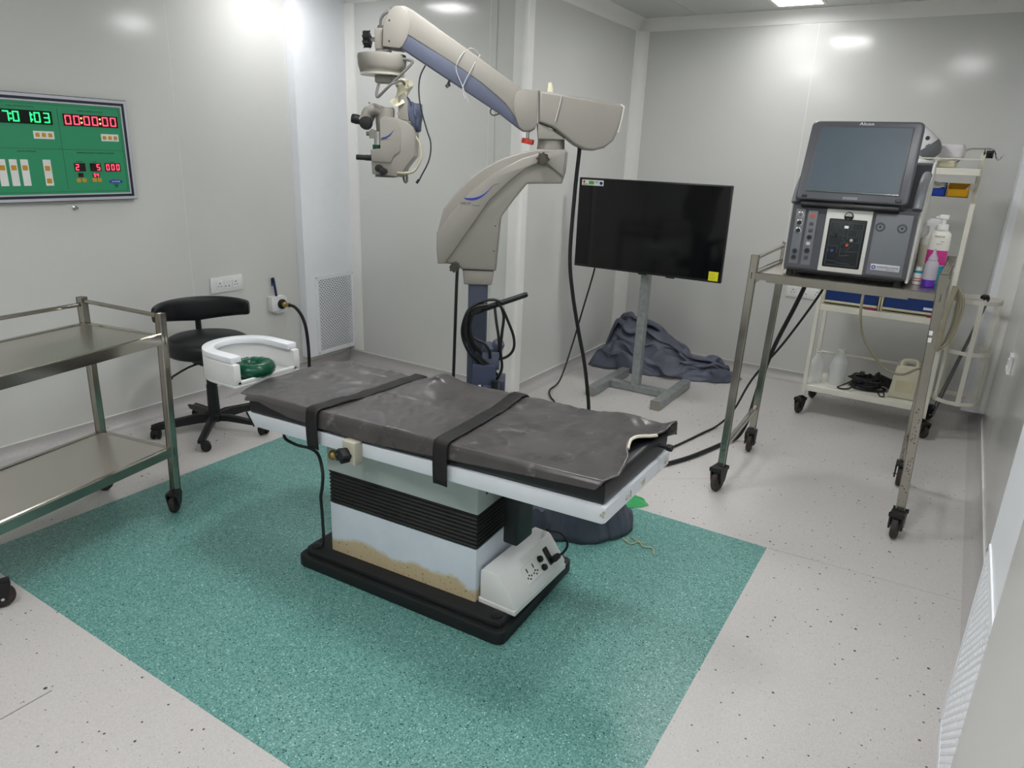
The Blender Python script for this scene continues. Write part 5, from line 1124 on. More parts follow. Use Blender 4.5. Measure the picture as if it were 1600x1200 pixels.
    881, 101, 925, 895, 83, 951, 866, 63, 971, 845, 51, 959, 800, 46, 955, 793, 66, 934, 826, 66, 930, 859, 64, 934, 848, 44, 927, 820, 46, 900, 829, 47,
    910, 835, 60, 904, 851, 75, 882, 863, 78, 884, 917, 73, 868, 935, 75, 864, 880, 82, 889, 896, 84, 890, 919, 81, 855, 950, 97, 845, 979, 100, 842,
    999, 93, 859, 977, 112, 964, 877, 98, 945, 911, 110, 961, 861, 88, 985, 857, 86, 973, 892, 75, 959, 915, 72, 951, 933, 64, 954, 919, 57, 969, 894,
    54, 955, 859, 45, 946, 839, 55, 947, 885, 48, 942, 912, 44, 929, 887, 31, 943, 843, 31, 919, 841, 27, 908, 866, 27, 901, 899, 36, 895, 935, 40, 880,
    967, 49, 869, 969, 61, 853, 916, 47, 865, 916, 53, 882, 950, 46, 866, 910, 68, 865, 942, 82, 864, 950, 79, 874, 964, 76,]
FOLD_B = [
    99, 0, 3, 41, 96, 4, 18, 196, 4, 20, 219, 27, 47, 240, 10, 84, 258, 13, 73, 276, 14, 81, 319, 37, 104, 356, 40, 174, 349, 22, 242, 351, 24, 272, 359,
    35, 273, 417, 56, 315, 437, 60, 361, 369, 48, 326, 380, 42, 354, 399, 43, 311, 393, 47, 349, 414, 37, 347, 437, 48, 324, 442, 37, 353, 426, 56, 69,
    3, 17, 57, 92, 7, 4, 146, 20, 54, 187, 4, 77, 198, 18, 54, 231, 20, 96, 279, 24, 117, 325, 17, 174, 312, 36, 227, 363, 48, 257, 290, 23, 292, 300,
    18, 296, 365, 35, 295, 388, 66, 342, 373, 55, 366, 392, 36, 330, 384, 39, 334, 421, 32, 381, 439, 40, 394, 414, 40, 371, 459, 48, 351, 516, 59, 97,
    29, 19, 61, 99, 31, 38, 125, 19, 84, 177, 14, 112, 191, 12, 75, 221, 30, 78, 263, 34, 150, 238, 36, 186, 250, 59, 255, 316, 78, 269, 361, 48, 299,
    259, 16, 311, 307, 9, 325, 351, 41, 343, 363, 58, 409, 409, 40, 353, 367, 15, 361, 407, 22, 373, 498, 24, 395, 507, 39, 406, 430, 56, 398, 504, 69,
    108, 34, 41, 72, 147, 49, 84, 116, 10, 92, 160, 20, 137, 187, 27, 95, 231, 11, 145, 225, 16, 204, 250, 2, 182, 262, 15, 253, 323, 62, 251, 396, 92,
    310, 297, 34, 329, 220, 4, 341, 300, 8, 367, 325, 50, 424, 378, 35, 416, 380, 19, 362, 467, 10, 367, 582, 6, 403, 589, 27, 424, 502, 52, 439, 452,
    69, 96, 82, 47, 55, 164, 65, 79, 168, 40, 126, 157, 22, 141, 176, 51, 126, 213, 24, 187, 187, 14, 224, 206, 8, 214, 300, 17, 211, 278, 45, 287, 384,
    92, 308, 348, 68, 349, 200, 19, 364, 233, 5, 389, 339, 28, 429, 398, 53, 447, 369, 24, 402, 468, 19, 424, 527, 8, 427, 566, 24, 463, 457, 38, 450,
    545, 49, 88, 122, 69, 87, 172, 62, 108, 200, 60, 104, 139, 42, 117, 120, 44, 176, 204, 33, 183, 125, 7, 230, 171, 4, 221, 251, 28, 224, 224, 38, 292,
    325, 65, 319, 352, 76, 368, 278, 44, 350, 260, 18, 422, 307, 30, 451, 358, 72, 477, 359, 50, 463, 420, 8, 488, 497, 16, 492, 521, 59, 457, 485, 80,
    495, 576, 58, 65, 185, 75, 102, 188, 82, 131, 237, 80, 108, 171, 48, 156, 133, 60, 144, 112, 26, 208, 104, 18, 247, 151, 14, 272, 204, 10, 265, 193,
    40, 298, 257, 56, 322, 287, 60, 375, 270, 57, 400, 268, 35, 447, 302, 49, 504, 335, 84, 501, 388, 71, 475, 434, 34, 539, 515, 26, 507, 460, 69, 497,
    513, 77, 538, 571, 52, 58, 201, 94, 92, 255, 94, 155, 276, 94, 134, 265, 68, 162, 206, 49, 196, 122, 38, 191, 43, 24, 218, 90, 13, 265, 74, 5, 315,
    164, 6, 330, 179, 34, 350, 211, 38, 395, 240, 36, 429, 219, 45, 493, 283, 53, 524, 289, 95, 512, 409, 79, 542, 452, 28, 588, 500, 18, 560, 485, 74,
    544, 518, 58, 592, 543, 58, 106, 194, 98, 156, 229, 100, 207, 275, 93, 183, 206, 76, 196, 99, 60, 249, 94, 40, 266, 40, 25, 259, 105, 16, 312, 120,
    22, 369, 125, 21, 386, 178, 12, 414, 202, 13, 414, 270, 10, 457, 309, 27, 537, 270, 41, 516, 288, 68, 509, 426, 52, 614, 438, 20, 632, 448, 4, 612,
    504, 46, 585, 491, 53, 594, 569, 46, 194, 267, 109, 232, 242, 112, 236, 222, 94, 248, 138, 66, 266, 81, 44, 305, 95, 43, 350, 88, 41, 351, 77, 9,
    379, 148, 6, 419, 123, 27, 470, 171, 30, 475, 248, 27, 474, 283, 5, 516, 304, 9, 566, 228, 30, 554, 294, 54, 561, 411, 32, 628, 331, 6, 652, 395, 19,
    614, 516, 31, 621, 560, 56, 599, 555, 30, 248, 289, 150, 235, 260, 137, 247, 217, 113, 256, 148, 95, 265, 137, 75, 302, 202, 62, 346, 213, 73, 372,
    205, 50, 383, 125, 39, 442, 62, 49, 473, 102, 34, 512, 182, 22, 513, 254, 18, 566, 222, 4, 606, 282, 38, 597, 287, 58, 584, 344, 21, 637, 280, 16,
    692, 428, 8, 638, 513, 38, 628, 616, 30, 577, 611, 25, 265, 265, 133, 284, 185, 116, 287, 173, 90, 268, 259, 83, 316, 291, 83, 368, 304, 78, 389,
    253, 63, 416, 192, 80, 433, 116, 76, 434, 157, 43, 496, 108, 48, 529, 77, 36, 568, 129, 17, 652, 163, 35, 685, 218, 38, 638, 261, 39, 618, 354, 37,
    636, 352, 26, 703, 502, 36, 673, 581, 33, 625, 569, 11, 585, 569, 6, 297, 194, 123, 319, 208, 99, 334, 244, 90, 333, 300, 95, 364, 401, 69, 411, 367,
    62, 424, 262, 71, 488, 174, 86, 500, 125, 78, 500, 151, 53, 590, 165, 61, 626, 125, 60, 637, 203, 46, 674, 235, 70, 706, 226, 57, 682, 248, 38, 654,
    315, 48, 693, 411, 24, 740, 536, 46, 713, 564, 24, 667, 521, 13, 632, 529, 4, 346, 153, 134, 330, 195, 123, 348, 231, 104, 386, 261, 93, 391, 306,
    82, 415, 354, 91, 469, 281, 89, 482, 217, 120, 518, 194, 108, 567, 179, 76, 621, 261, 75, 666, 194, 81, 711, 226, 68, 742, 285, 78, 736, 291, 58,
    691, 301, 46, 693, 337, 25, 727, 432, 31, 754, 551, 34, 733, 577, 21, 704, 504, 20, 679, 508, 3, 369, 208, 105, 389, 283, 112, 401, 364, 111, 438,
    348, 104, 478, 317, 125, 486, 272, 125, 512, 291, 115, 536, 250, 128, 553, 278, 102, 559, 295, 64, 615, 354, 82, 658, 285, 62, 702, 252, 95, 742,
    216, 65, 742, 265, 53, 738, 315, 44, 729, 380, 39, 755, 439, 26, 778, 553, 26, 766, 580, 35, 753, 554, 10, 720, 490, 5, 403, 261, 132, 418, 314, 109,
    437, 366, 116, 463, 365, 114, 541, 343, 133, 569, 295, 151, 569, 335, 129, 596, 292, 126, 612, 267, 96, 600, 308, 101, 652, 339, 97, 646, 344, 70,
    685, 340, 66, 743, 304, 89, 780, 272, 73, 782, 325, 51, 778, 395, 38, 776, 461, 41, 767, 523, 45, 762, 567, 58, 782, 614, 26, 754, 522, 9, 423, 355,
    135, 361, 333, 116, 396, 369, 118, 435, 423, 117, 489, 322, 139, 531, 305, 166, 555, 321, 160, 597, 304, 138, 643, 259, 114, 685, 332, 102, 669, 389,
    87, 689, 298, 80, 720, 326, 78, 740, 395, 74, 789, 376, 84, 824, 341, 85, 826, 385, 62, 822, 454, 47, 804, 485, 60, 793, 552, 76, 794, 611, 49, 802,
    545, 14, 401, 401, 145, 397, 386, 151, 358, 400, 124, 404, 448, 121, 475, 397, 149, 508, 334, 157, 548, 361, 174, 592, 296, 161, 644, 322, 142, 665,
    418, 112, 692, 371, 104, 698, 390, 78, 727, 374, 95, 760, 406, 94, 793, 442, 93, 834, 441, 94, 869, 378, 90, 854, 447, 66, 835, 535, 71, 811, 542,
    84, 800, 554, 50, 815, 584, 27, 396, 429, 137, 440, 423, 172, 386, 430, 152, 378, 471, 132, 447, 445, 146, 502, 421, 146, 529, 363, 143, 580, 363,
    159, 625, 385, 144, 629, 448, 101, 672, 415, 86, 713, 385, 101, 709, 445, 82, 752, 456, 97, 798, 452, 121, 845, 437, 128, 882, 421, 115, 897, 462,
    79, 864, 554, 82, 843, 590, 98, 825, 577, 69, 837, 603, 54, 418, 437, 139, 449, 491, 172, 417, 453, 170, 370, 482, 156, 418, 467, 155, 454, 475, 131,
    501, 420, 131, 555, 385, 142, 586, 404, 127, 611, 478, 97, 662, 448, 79, 685, 428, 81, 707, 453, 93, 770, 512, 94, 827, 486, 118, 851, 528, 134, 889,
    521, 131, 894, 541, 96, 873, 617, 84, 863, 661, 92, 836, 597, 78, 868, 592, 66, 431, 456, 153, 475, 466, 171, 448, 514, 183, 397, 484, 178, 399, 534,
    157, 439, 502, 126, 493, 454, 117, 536, 413, 126, 559, 400, 105, 586, 493, 86, 647, 522, 78, 685, 461, 56, 688, 493, 83, 764, 502, 118, 813, 514,
    136, 827, 569, 128, 858, 597, 146, 876, 599, 107, 897, 692, 82, 849, 712, 74, 852, 634, 58, 902, 666, 64, 461, 439, 160, 488, 510, 148, 489, 539,
    162, 439, 501, 166, 443, 569, 146, 469, 538, 114, 487, 465, 100, 517, 421, 105, 553, 432, 98, 561, 518, 83, 606, 560, 62, 656, 556, 53, 714, 540, 58,
    748, 541, 116, 781, 492, 146, 770, 556, 133, 812, 659, 136, 884, 699, 124, 835, 762, 100, 827, 727, 60, 879, 708, 55, 937, 746, 59, 495, 456, 158,
    540, 505, 131, 506, 519, 130, 478, 556, 148, 478, 572, 119, 467, 538, 90, 512, 496, 93, 535, 454, 108, 528, 470, 90, 573, 529, 106, 608, 578, 77,
    631, 625, 61, 686, 622, 54, 721, 569, 120, 794, 560, 156, 775, 599, 140, 815, 699, 105, 867, 783, 120, 853, 829, 77, 828, 794, 68, 874, 777, 41, 939,
    807, 72, 530, 509, 159, 564, 567, 122, 545, 462, 117, 497, 512, 118, 484, 604, 92, 478, 585, 74, 514, 576, 92, 541, 508, 110, 522, 527, 97, 565, 589,
    82, 636, 562, 101, 626, 650, 70, 653, 681, 64, 726, 604, 92, 755, 630, 138, 796, 705, 124, 805, 815, 76, 873, 873, 93, 845, 921, 55, 861, 838, 50,
    886, 832, 82, 928, 910, 74, 519, 576, 145, 526, 598, 110, 518, 506, 124, 502, 565, 102, 488, 661, 72, 482, 649, 55, 519, 613, 74, 548, 565, 99, 535,
    569, 98, 566, 625, 71, 611, 629, 93, 671, 591, 82, 665, 660, 84, 726, 649, 73, 763, 695, 101, 776, 809, 104, 785, 895, 66, 837, 919, 81, 872, 942,
    78, 931, 877, 80, 970, 885, 83, 974, 933, 94, 537, 630, 112, 509, 649, 98, 512, 554, 101, 498, 651, 93, 488, 738, 71, 507, 705, 52, 552, 632, 55,
    532, 637, 96, 561, 608, 86, 593, 662, 89, 633, 697, 78, 657, 647, 99, 701, 627, 92, 711, 693, 87, 727, 781, 101, 770, 822, 110, 794, 918, 91, 820,
    923, 90, 875, 944, 122, 954, 948, 102, 997, 893, 102, 972, 987, 96, 553, 677, 94, 534, 651, 121, 520, 630, 84, 511, 670, 65, 530, 764, 60, 522, 751,
    39, 560, 692, 44, 576, 677, 69, 595, 683, 88, 612, 654, 97, 633, 654, 103, 665, 707, 96, 698, 672, 107, 731, 698, 118, 788, 744, 125, 789, 790, 123,
    821, 864, 117, 852, 848, 122, 897, 866, 135, 897, 900, 100, 920, 913, 102, 929, 959, 114,]
crumple(38, 28, FOLD_A, -2.37, -1.19, 4.94, 5.47, fold_a, 'crumpled_cover', 'slate grey cloth heaped on the floor behind the television stand', 'cloth')
crumple(27, 22, FOLD_B, -1.50, -.955, 2.40, 2.80, fold_b, 'dust_cover', 'dark slate cloth bundle on the floor under the foot end of the operating table', 'cloth_dark', .7)
FOOT3 = [(0, -1.03, 2.98), (.15, -1.12, 3.06), (.35, -1.38, 3.02), (.5, -1.62, 2.86), (.62, -1.60, 2.70), (.75, -1.45, 2.79), (.9, -1.15, 2.85), (1, -1.03, 2.98)]
def heap_c(p, u, r, hz):
    n1 = noise.noise(Vector((p.x*14, p.y*14, 5.1))); n2 = noise.noise(Vector((p.x*34, p.y*34, 2.2)))
    return Vector((p.x+.03*n2+.04*n1*r, p.y+.04*n1, .004+max(0, .085+n1*.06+n2*.03)*min(1, (1-r)*3)))
heap(FOOT3, (-1.32, 2.92), .1, 'green_bag', 'crumpled green plastic bag on the floor behind the dark cloth bundle', 'net_green', heap_c, 90, 30, 'bag')
g = G(); g.tube([(-1.0, 2.62, .008), (-.95, 2.60, .006), (-.93, 2.64, .006), (-.90, 2.61, .006), (-.86, 2.62, .006), (-.84, 2.58, .005)], .0028, 5); g.tube([(-.98, 2.66, .006), (-.93, 2.63, .009), (-.90, 2.64, .006)], .0022, 5)
tag(recenter(obj('string_end', g, 'string'), (-.93, 2.62, 0)), 'short frayed pale string on the green floor by the cloth bundle', 'string')

# ================================================================ RIGHT STEEL TROLLEY
LB = {'FL': (-.802, 3.381), 'FR': (.008, 3.395), 'BL': (-.807, 4.012), 'BR': (-.028, 4.033)}
LT = {'FL': (-.795, 3.43), 'FR': (-.025, 3.425), 'BL': (-.785, 4.03), 'BR': (-.02, 4.05)}
SZ = 1.10
def lpt(k, z):
    f = (z-.14)/(SZ-.14); return Vector((LB[k][0]+(LT[k][0]-LB[k][0])*f, LB[k][1]+(LT[k][1]-LB[k][1])*f, z))
t = thing('console_trolley', 'tall open stainless steel trolley carrying the grey machine with monitor', 'trolley', (-.4, 3.7, 0))
for k in LB:
    g = G(); g.bar(lpt(k, .135), lpt(k, 1.185 if k[0] == 'F' else 1.20), .032 if k[1] == 'R' else .028, .028, up=(0, 1, 0), bev=.003); lg = obj('leg', g, 'steel', t)
    if k[1] == 'R' or k == 'FL':
        g = G(); r_ = random.Random(5+ord(k[0]))
        for _ in range(46 if k == 'FR' else 16):
            z = r_.uniform(.15, .62 if k == 'FR' else .3); c = lpt(k, z); hw = (.032 if k[1] == 'R' else .028)/2
            if k == 'FL': c += Vector((r_.uniform(-.010, .010), -.0142, 0))
            else: c += Vector((r_.uniform(-.012, .012), -.0142, 0))
            g.cyl(c, c+Vector((0, -.0008, 0)), r_.uniform(.0012, .003), seg=6)
        obj('rust_pit', g, 'dark_hole', lg, kind='stuff')
C4 = [lpt(k, SZ) for k in ('FL', 'FR', 'BR', 'BL')]
g = G(); V = [g.bm.verts.new(p) for p in C4]; Wv = [g.bm.verts.new(p-Vector((0, 0, .004))) for p in C4]; g.bm.faces.new(V); g.bm.faces.new(Wv[::-1])
for i in range(4): g.bm.faces.new((V[i], Wv[i], Wv[(i+1) % 4], V[(i+1) % 4]))
s_ = obj('top_shelf', g, 'steel_sheet', t)
for i in range(4):
    g = G(); g.bar(C4[i]-Vector((0, 0, .007)), C4[(i+1) % 4]-Vector((0, 0, .007)), .028, .022, bev=.004); obj('shelf_edge', g, 'steel', s_)
g = G(); g.bar(lpt('FL', 1.068)+Vector((.06, .05, 0)), lpt('FR', 1.068)+Vector((-.12, .05, 0)), .02, .008, bev=.002); obj('under_slide', g, 'steel', s_)
for a, b in (('FL', 'BL'), ('BL', 'BR'), ('BR', 'FR')):
    g = G(); g.bar(lpt(a, 1.172), lpt(b, 1.188), .024, .014, bev=.004); obj('guard_rail', g, 'steel', t)
for a, b in (('FL', 'BL'), ('FR', 'BR')):
    g = G(); g.bar(lpt(a, .235), lpt(b, .265), .022, .03, bev=.003); obj('stretcher', g, 'steel', t)
g = G(); g.prism([(.0, 0), (.035, 0), (0, -.03)], -.006, .006, 'y', X=Matrix.Translation(lpt('FL', 1.083)+Vector((.012, 0, 0)))); obj('gusset', g, 'steel', t)
for z in (.915, .945):
    g = G(); c_ = lpt('FR', z); g.box(c_.x-.018, c_.x-.002, c_.y-.0155, c_.y-.013, z-.011, z+.009, .001, 1); obj('white_tape', g, 'paper', t)
for i, k in enumerate(('FL', 'BL', 'FR', 'BR')): caster(t, *LB[k], .14, .057, [-1.75, -1.5, -1.7, -1.55][i], w_=.03, off=.02)

# ================================================================ SURGICAL CONSOLE
t = thing('surgical_console', 'grey surgical console with tilted monitor standing on the tall steel trolley', 'console', (-.42, 3.72, SZ))
X0, X1, FYc = -.694, -.158, 3.52
g = G(); g.prism([(FYc+.012, 1.128), (FYc, 1.14), (FYc+.008, 1.418), (FYc+.02, 1.428), (4.0, 1.428), (4.0, 1.128)], X0+.012, X1-.012, 'x', bev=.006); bd = obj('body', g, 'console', t, label='grey console body')
for q in (X0, X1-.014):
    g = G(); g.prism([(FYc+.03, 1.118), (FYc+.045, 1.44), (3.74, 1.50), (3.86, 1.62), (3.93, 1.63), (4.0, 1.58), (4.01, 1.118)], q, q+.014, 'x', bev=.005); obj('side_shell', g, 'console_white', t, label='pale side shell')
g = G(); g.prism([(FYc+.15, 1.425), (3.74, 1.50), (3.85, 1.615), (3.92, 1.625), (3.98, 1.57), (3.99, 1.425)], X0+.014, X1-.014, 'x', bev=.008); obj('rear_hump', g, 'console_dark', t)
for q in (X0+.002, X1-.04):
    g = G(); g.tube([(q+.018, FYc+.02, 1.43), (q+.018, FYc+.05, 1.48), (q+.018, FYc+.13, 1.54), (q+.018, 3.76, 1.57)], .02, 12, sub=5); obj('hinge_arm', g, 'console_panel', t)
for (x, y) in ((-.655, 3.56), (-.20, 3.56), (-.655, 3.94), (-.20, 3.94)):
    g = G(); g.cyl((x, y, SZ+.0005), (x, y, SZ+.03), .017, seg=14); obj('foot', g, 'black_rubber', t)
g = G(); g.box(X0+.03, X1-.03, FYc+.03, 3.98, 1.117, 1.13); obj('underside', g, 'black', t)
def fy(z): return FYc+(z-1.14)*.008/.278
def fplate(name, x0, x1, z0, z1, m_, parent, th=.004, bev=.002, **k):
    g = G(); g.box(x0, x1, fy((z0+z1)/2)-th, fy((z0+z1)/2)+.004, z0, z1, bev, 2); return obj(name, g, m_, parent, **k)
def ring(name, x, z, r, m1, m2, parent, th=.004, hole=.6):
    y = fy(z)-.004
    g = G(); g.lathe([(r, 0), (r, th*.7), (r*.85, th), (r*.7, th), (r*hole, th*.5)], axisX((x, y, z), (0, -1, 0)), 20); o = obj(name, g, m1, parent)
    g = G(); g.cyl((x, y-.0002, z), (x, y-th*.55, z), r*hole, seg=16); g.cyl((x, y, z), (x, y-th*.9, z), r*.22, seg=8); obj('socket_hole', g, m2, o); return o
p1 = fplate('port_strip', -.662, -.621, 1.158, 1.405, 'console_panel', bd)
for z in (1.378, 1.343, 1.308): ring('port', -.641, z, .0145, 'chrome', 'dark_hole', p1)
for z in (1.215, 1.187): ring('port', -.641, z, .0125, 'console', 'dark_hole', p1)
p2 = fplate('port_strip', -.609, -.567, 1.155, 1.402, 'console_panel', bd)
for i, z in enumerate((1.378, 1.342, 1.312, 1.282, 1.253, 1.222, 1.192)):
    if i == 0: ring('orange_port', -.588, z, .012, 'orange', 'red_ink', p2)
    elif i in (1, 2, 4, 6):
        g = G(); g.box(-.597, -.579, fy(z)-.008, fy(z)-.002, z-.008, z+.008, .003, 2); obj('port', g, 'console' if i != 4 else 'clock_silver', p2)
    else: ring('port', -.588, z, .0115, 'console_dark', 'dark_hole', p2)
cw = fplate('cassette_bay', -.531, -.343, 1.138, 1.414, 'console_white', bd, .006, .003, label='pale surround of the fluid cassette bay')
cf = fplate('cassette_frame', -.516, -.358, 1.158, 1.375, 'black', cw.parent, .009, .01)
cp = fplate('cassette_face', -.507, -.367, 1.167, 1.366, 'port_dark', cf, .0105, .002, label='dark fluid cassette with moulded channels')
cp_g = G(); yv = fy(1.26)-.0115
def ch(x, z, x2, z2): cp_g.bar((x, yv, z), (x2, yv, z2), .0022, .002, up=(0, -1, 0))
for q in [(-.50, 1.357, -.375, 1.357), (-.50, 1.33, -.375, 1.33), (-.487, 1.357, -.487, 1.33), (-.462, 1.357, -.462, 1.33), (-.415, 1.357, -.415, 1.33), (-.447, 1.36, -.447, 1.285), (-.428, 1.36, -.428, 1.285), (-.447, 1.30, -.428, 1.30), (-.495, 1.322, -.472, 1.322), (-.472, 1.322, -.447, 1.298), (-.495, 1.322, -.497, 1.302), (-.497, 1.302, -.455, 1.302), (-.38, 1.33, -.382, 1.275), (-.39, 1.33, -.392, 1.30), (-.392, 1.30, -.428, 1.297), (-.405, 1.275, -.375, 1.275), (-.50, 1.255, -.46, 1.255), (-.46, 1.255, -.462, 1.225), (-.448, 1.272, -.45, 1.215), (-.448, 1.272, -.41, 1.272), (-.40, 1.262, -.425, 1.24), (-.445, 1.232, -.375, 1.236), (-.447, 1.212, -.41, 1.218), (-.50, 1.19, -.46, 1.188), (-.46, 1.182, -.40, 1.18), (-.50, 1.17, -.375, 1.17), (-.503, 1.36, -.503, 1.172), (-.371, 1.36, -.371, 1.172), (-.44, 1.287, -.435, 1.268)]: ch(*q)
obj('cassette_channels', cp_g, 'port_line', cp)
for (x, z, r, m_) in [(-.41, 1.285, .009, 'chrome'), (-.424, 1.262, .007, 'red_ink'), (-.444, 1.255, .007, 'black'), (-.482, 1.233, .007, 'blue_ink'), (-.499, 1.233, .006, 'navy'), (-.436, 1.228, .006, 'black'), (-.478, 1.30, .007, 'black')]:
    g = G(); g.cyl((x, yv+.001, z), (x, yv-.0025, z), r, r*.8, seg=14); obj('cassette_port', g, m_, cp)
g = G(); g.box(-.447, -.43, yv-.002, yv+.001, 1.334, 1.346, .001, 1); obj('cassette_label', g, 'paper', cp)
g = G(); g.lathe([(.019, 0), (.019, .008), (.014, .011), (.006, .006), (0, .006)], axisX((-.437, fy(1.39)-.006, 1.387), (0, -1, -.15)), 22); dh = obj('drip_hatch', g, 'black', cw); g = G(); g.prism(arc(-.437, 1.387, .015, 0, 180, 10), fy(1.39)-.0195, fy(1.39)-.016, 'y'); obj('hatch_glint', g, 'chrome', dh)
rp = fplate('light_panel', -.330, -.185, 1.145, 1.408, 'console_panel', bd, .006, .004)
for x in (-.306, -.221): ring('light_port', x, 1.352, .0195, 'clock_silver' if False else 'console', 'black', rp, .007, .74)
def ctext(s_, size, x, z, m_, parent, yo=.0065, **k): return text('printed_text', s_, size, (x, fy(z)-yo, z), (1, 0, 0), (0, 0, 1), m_, parent, **k)
for x in (-.305, -.219): ctext('II', .011, x, 1.385, 'port_line', rp)
for x in (-.309, -.226): ctext('T', .014, x, 1.318, 'port_line', rp)
ctext('A', .012, -.263, 1.352, 'port_line', rp); ctext('mW', .007, -.264, 1.343, 'port_line', rp)
lb = fplate('name_plate', -.314, -.199, 1.166, 1.193, 'clock_silver', rp, .0072, .001, label='pale name plate')
g = G(); g.lathe([(.0085, 0), (.0085, .001), (.0045, .001), (.0045, 0)], axisX((-.302, fy(1.18)-.0072, 1.1795), (0, -1, 0)), 18); obj('plate_emblem', g, 'logo_blue', lb)
ctext('CONSTELLATION', .0125, -.247, 1.181, 'ink', lb, .0076, squeeze=.85); ctext('VISION SYSTEM', .005, -.235, 1.1715, 'ink', lb, .0076)
# monitor (leans back)
MC = Vector((-.445, 3.50, 1.445)); tilt = math.radians(21)
mz = Vector((0, math.sin(tilt), math.cos(tilt))); mn = Vector((0, -math.cos(tilt), math.sin(tilt)))
MXm = Matrix((Vector((1, 0, 0)), -mn, mz)).transposed().to_4x4(); MXm.translation = MC
hw0, hw1, mh = .228, .226, .365
def rpoly(w0, w1, z0, z1, r):
    pts = [(-w0, z0), (w0, z0), (w1, z1), (-w1, z1)]; return rounded(pts, r, 4)
g = G(); g.prism(rpoly(.205, .20, .02, mh-.01, .03), .02, .075, 'y', bev=.012, X=MXm); g.prism(rpoly(.2, .19, .03, mh-.04, .03), .07, .10, 'y', bev=.01, X=MXm); mb = obj('monitor_back', g, 'console_dark', t, angle=50)
g = G(); g.prism(rpoly(hw0, hw1, 0, mh, .028), -.004, .035, 'y', bev=.010, seg=3, X=MXm); mf = obj('monitor_bezel', g, 'console', t, angle=50, label='dark grey monitor bezel')
g = G(); g.prism(rpoly(.190, .188, .040, mh-.026, .004), -.0075, -.001, 'y', bev=.003, X=MXm); sb = obj('screen_rim', g, 'chrome', mf)
bpy.data.objects['screen_rim'].data.materials[0] = M['console']
g = G(); g.prism(rpoly(.184, .182, .047, mh-.031, .003), -.0082, -.002, 'y', X=MXm); obj('screen', g, 'lcd', mf, label='switched-off blue grey screen')
g = G(); g.bar(MXm @ Vector((-.186, -.008, .043)), MXm @ Vector((.186, -.008, .043)), .005, .004, up=mn, bev=.001); obj('screen_lip', g, 'chrome', mf)
for x in (-.19, .19):
    g = G(); g.box(x-.011, x+.011, -.0095, -.003, .012, .024, .002, 1, X=MXm); obj('rubber_stop', g, 'black', mf)
g = G(); g.box(-.03, .03, -.0055, -.003, .012, .024, X=MXm); obj('status_bar', g, 'console_panel', mf)
text('printed_text', 'Alcon', .0185, MXm @ Vector((0, -.0048, mh-.0125)), (1, 0, 0), mz, 'paper', mf, squeeze=1.35)
g = G(); g.box(-.20, .20, .0, .09, -.022, -.004, .004, X=MXm); obj('hinge_cover', g, 'black', t)

# ---- bottles on the console trolley
def bottle(name, label, parts, c, cat='bottle'):
    t = thing(name, label, cat, c)
    for nm, g, m_ in parts: obj(nm, g, m_, t)
    return t
c = (-.118, 3.86, SZ+.001); x, y, z = c
g = G(); g.lathe([(0, 0), (.036, .001), (.039, .008), (.039, .175), (.036, .195), (.018, .212), (.015, .225), (.0, .225)], c=(x, y, z), seg=28)
g2 = G(); g2.cyl((x, y, z+.223), (x, y, z+.25), .017, seg=16); g2.prism([(-.028, .25), (-.016, .246), (.014, .246), (.030, .255), (.033, .277), (.018, .283), (-.016, .283), (-.03, .272)], y-.011, y+.011, 'y', bev=.003, X=Matrix.Translation(Vector((x, 0, z)))); g2.prism([(.012, .25), (.022, .25), (.026, .20), (.019, .20)], y-.007, y+.007, 'y', bev=.002, X=Matrix.Translation(Vector((x, 0, z))))
g3 = G(); g3.lathe([(.0395, .05), (.0395, .165)], c=(x, y, z), seg=28)
tt = bottle('spray_bottle', 'white trigger spray bottle behind the smaller bottles on the console trolley', [('bottle_body', g, 'bottle_white'), ('trigger_head', g2, 'white_plastic'), ('paper_label', g3, 'cream')], c)
for k in range(6): text('printed_text', 'IIIIIIIIIII'[:5+(k*3) % 6], .006, (x, y-.0402, z+.155-.016*k), (1, 0, 0), (0, 0, 1), 'scope_blue', tt, squeeze=.8)
c = (-.078, 3.80, SZ+.001); x, y, z = c
g = G(); g.lathe([(0, 0), (.040, .001), (.042, .01), (.042, .20), (.040, .222), (.030, .234), (.02, .24), (0, .24)], c=(x, y, z), seg=28, sy=.72)
g2 = G(); g2.lathe([(.024, .238), (.024, .262), (.020, .266), (.0, .266)], c=(x, y, z), seg=20); g2.cyl((x, y, z+.262), (x, y, z+.288), .009, seg=12); g2.box(x-.020, x+.016, y-.012, y+.012, z+.286, z+.306, .004); g2.cyl((x-.018, y, z+.297), (x-.034, y-.01, z+.29), .006, seg=8)
tt = bottle('pump_bottle', 'tall white pump bottle with magenta and teal label on the console trolley', [('bottle_body', g, 'bottle_white'), ('pump', g2, 'white_plastic')], c)
def wrap(x, y, z, r, sy, z0, z1, a0, a1, m_, tt, nm='label_band'):
    g = G(); n = 14; V = []
    for i in range(n+1):
        a = math.radians(a0+(a1-a0)*i/n); V.append((g.bm.verts.new((x+r*math.cos(a), y+r*sy*math.sin(a), z+z0)), g.bm.verts.new((x+r*math.cos(a), y+r*sy*math.sin(a), z+z1))))
    for A, B in zip(V, V[1:]): g.bm.faces.new((A[0], B[0], B[1], A[1]))
    return obj(nm, g, m_, tt)
wrap(x, y, z, .0426, .72, .085, .15, 196, 344, 'pink', tt); wrap(x, y, z, .0426, .72, .004, .08, 190, 350, 'teal', tt)
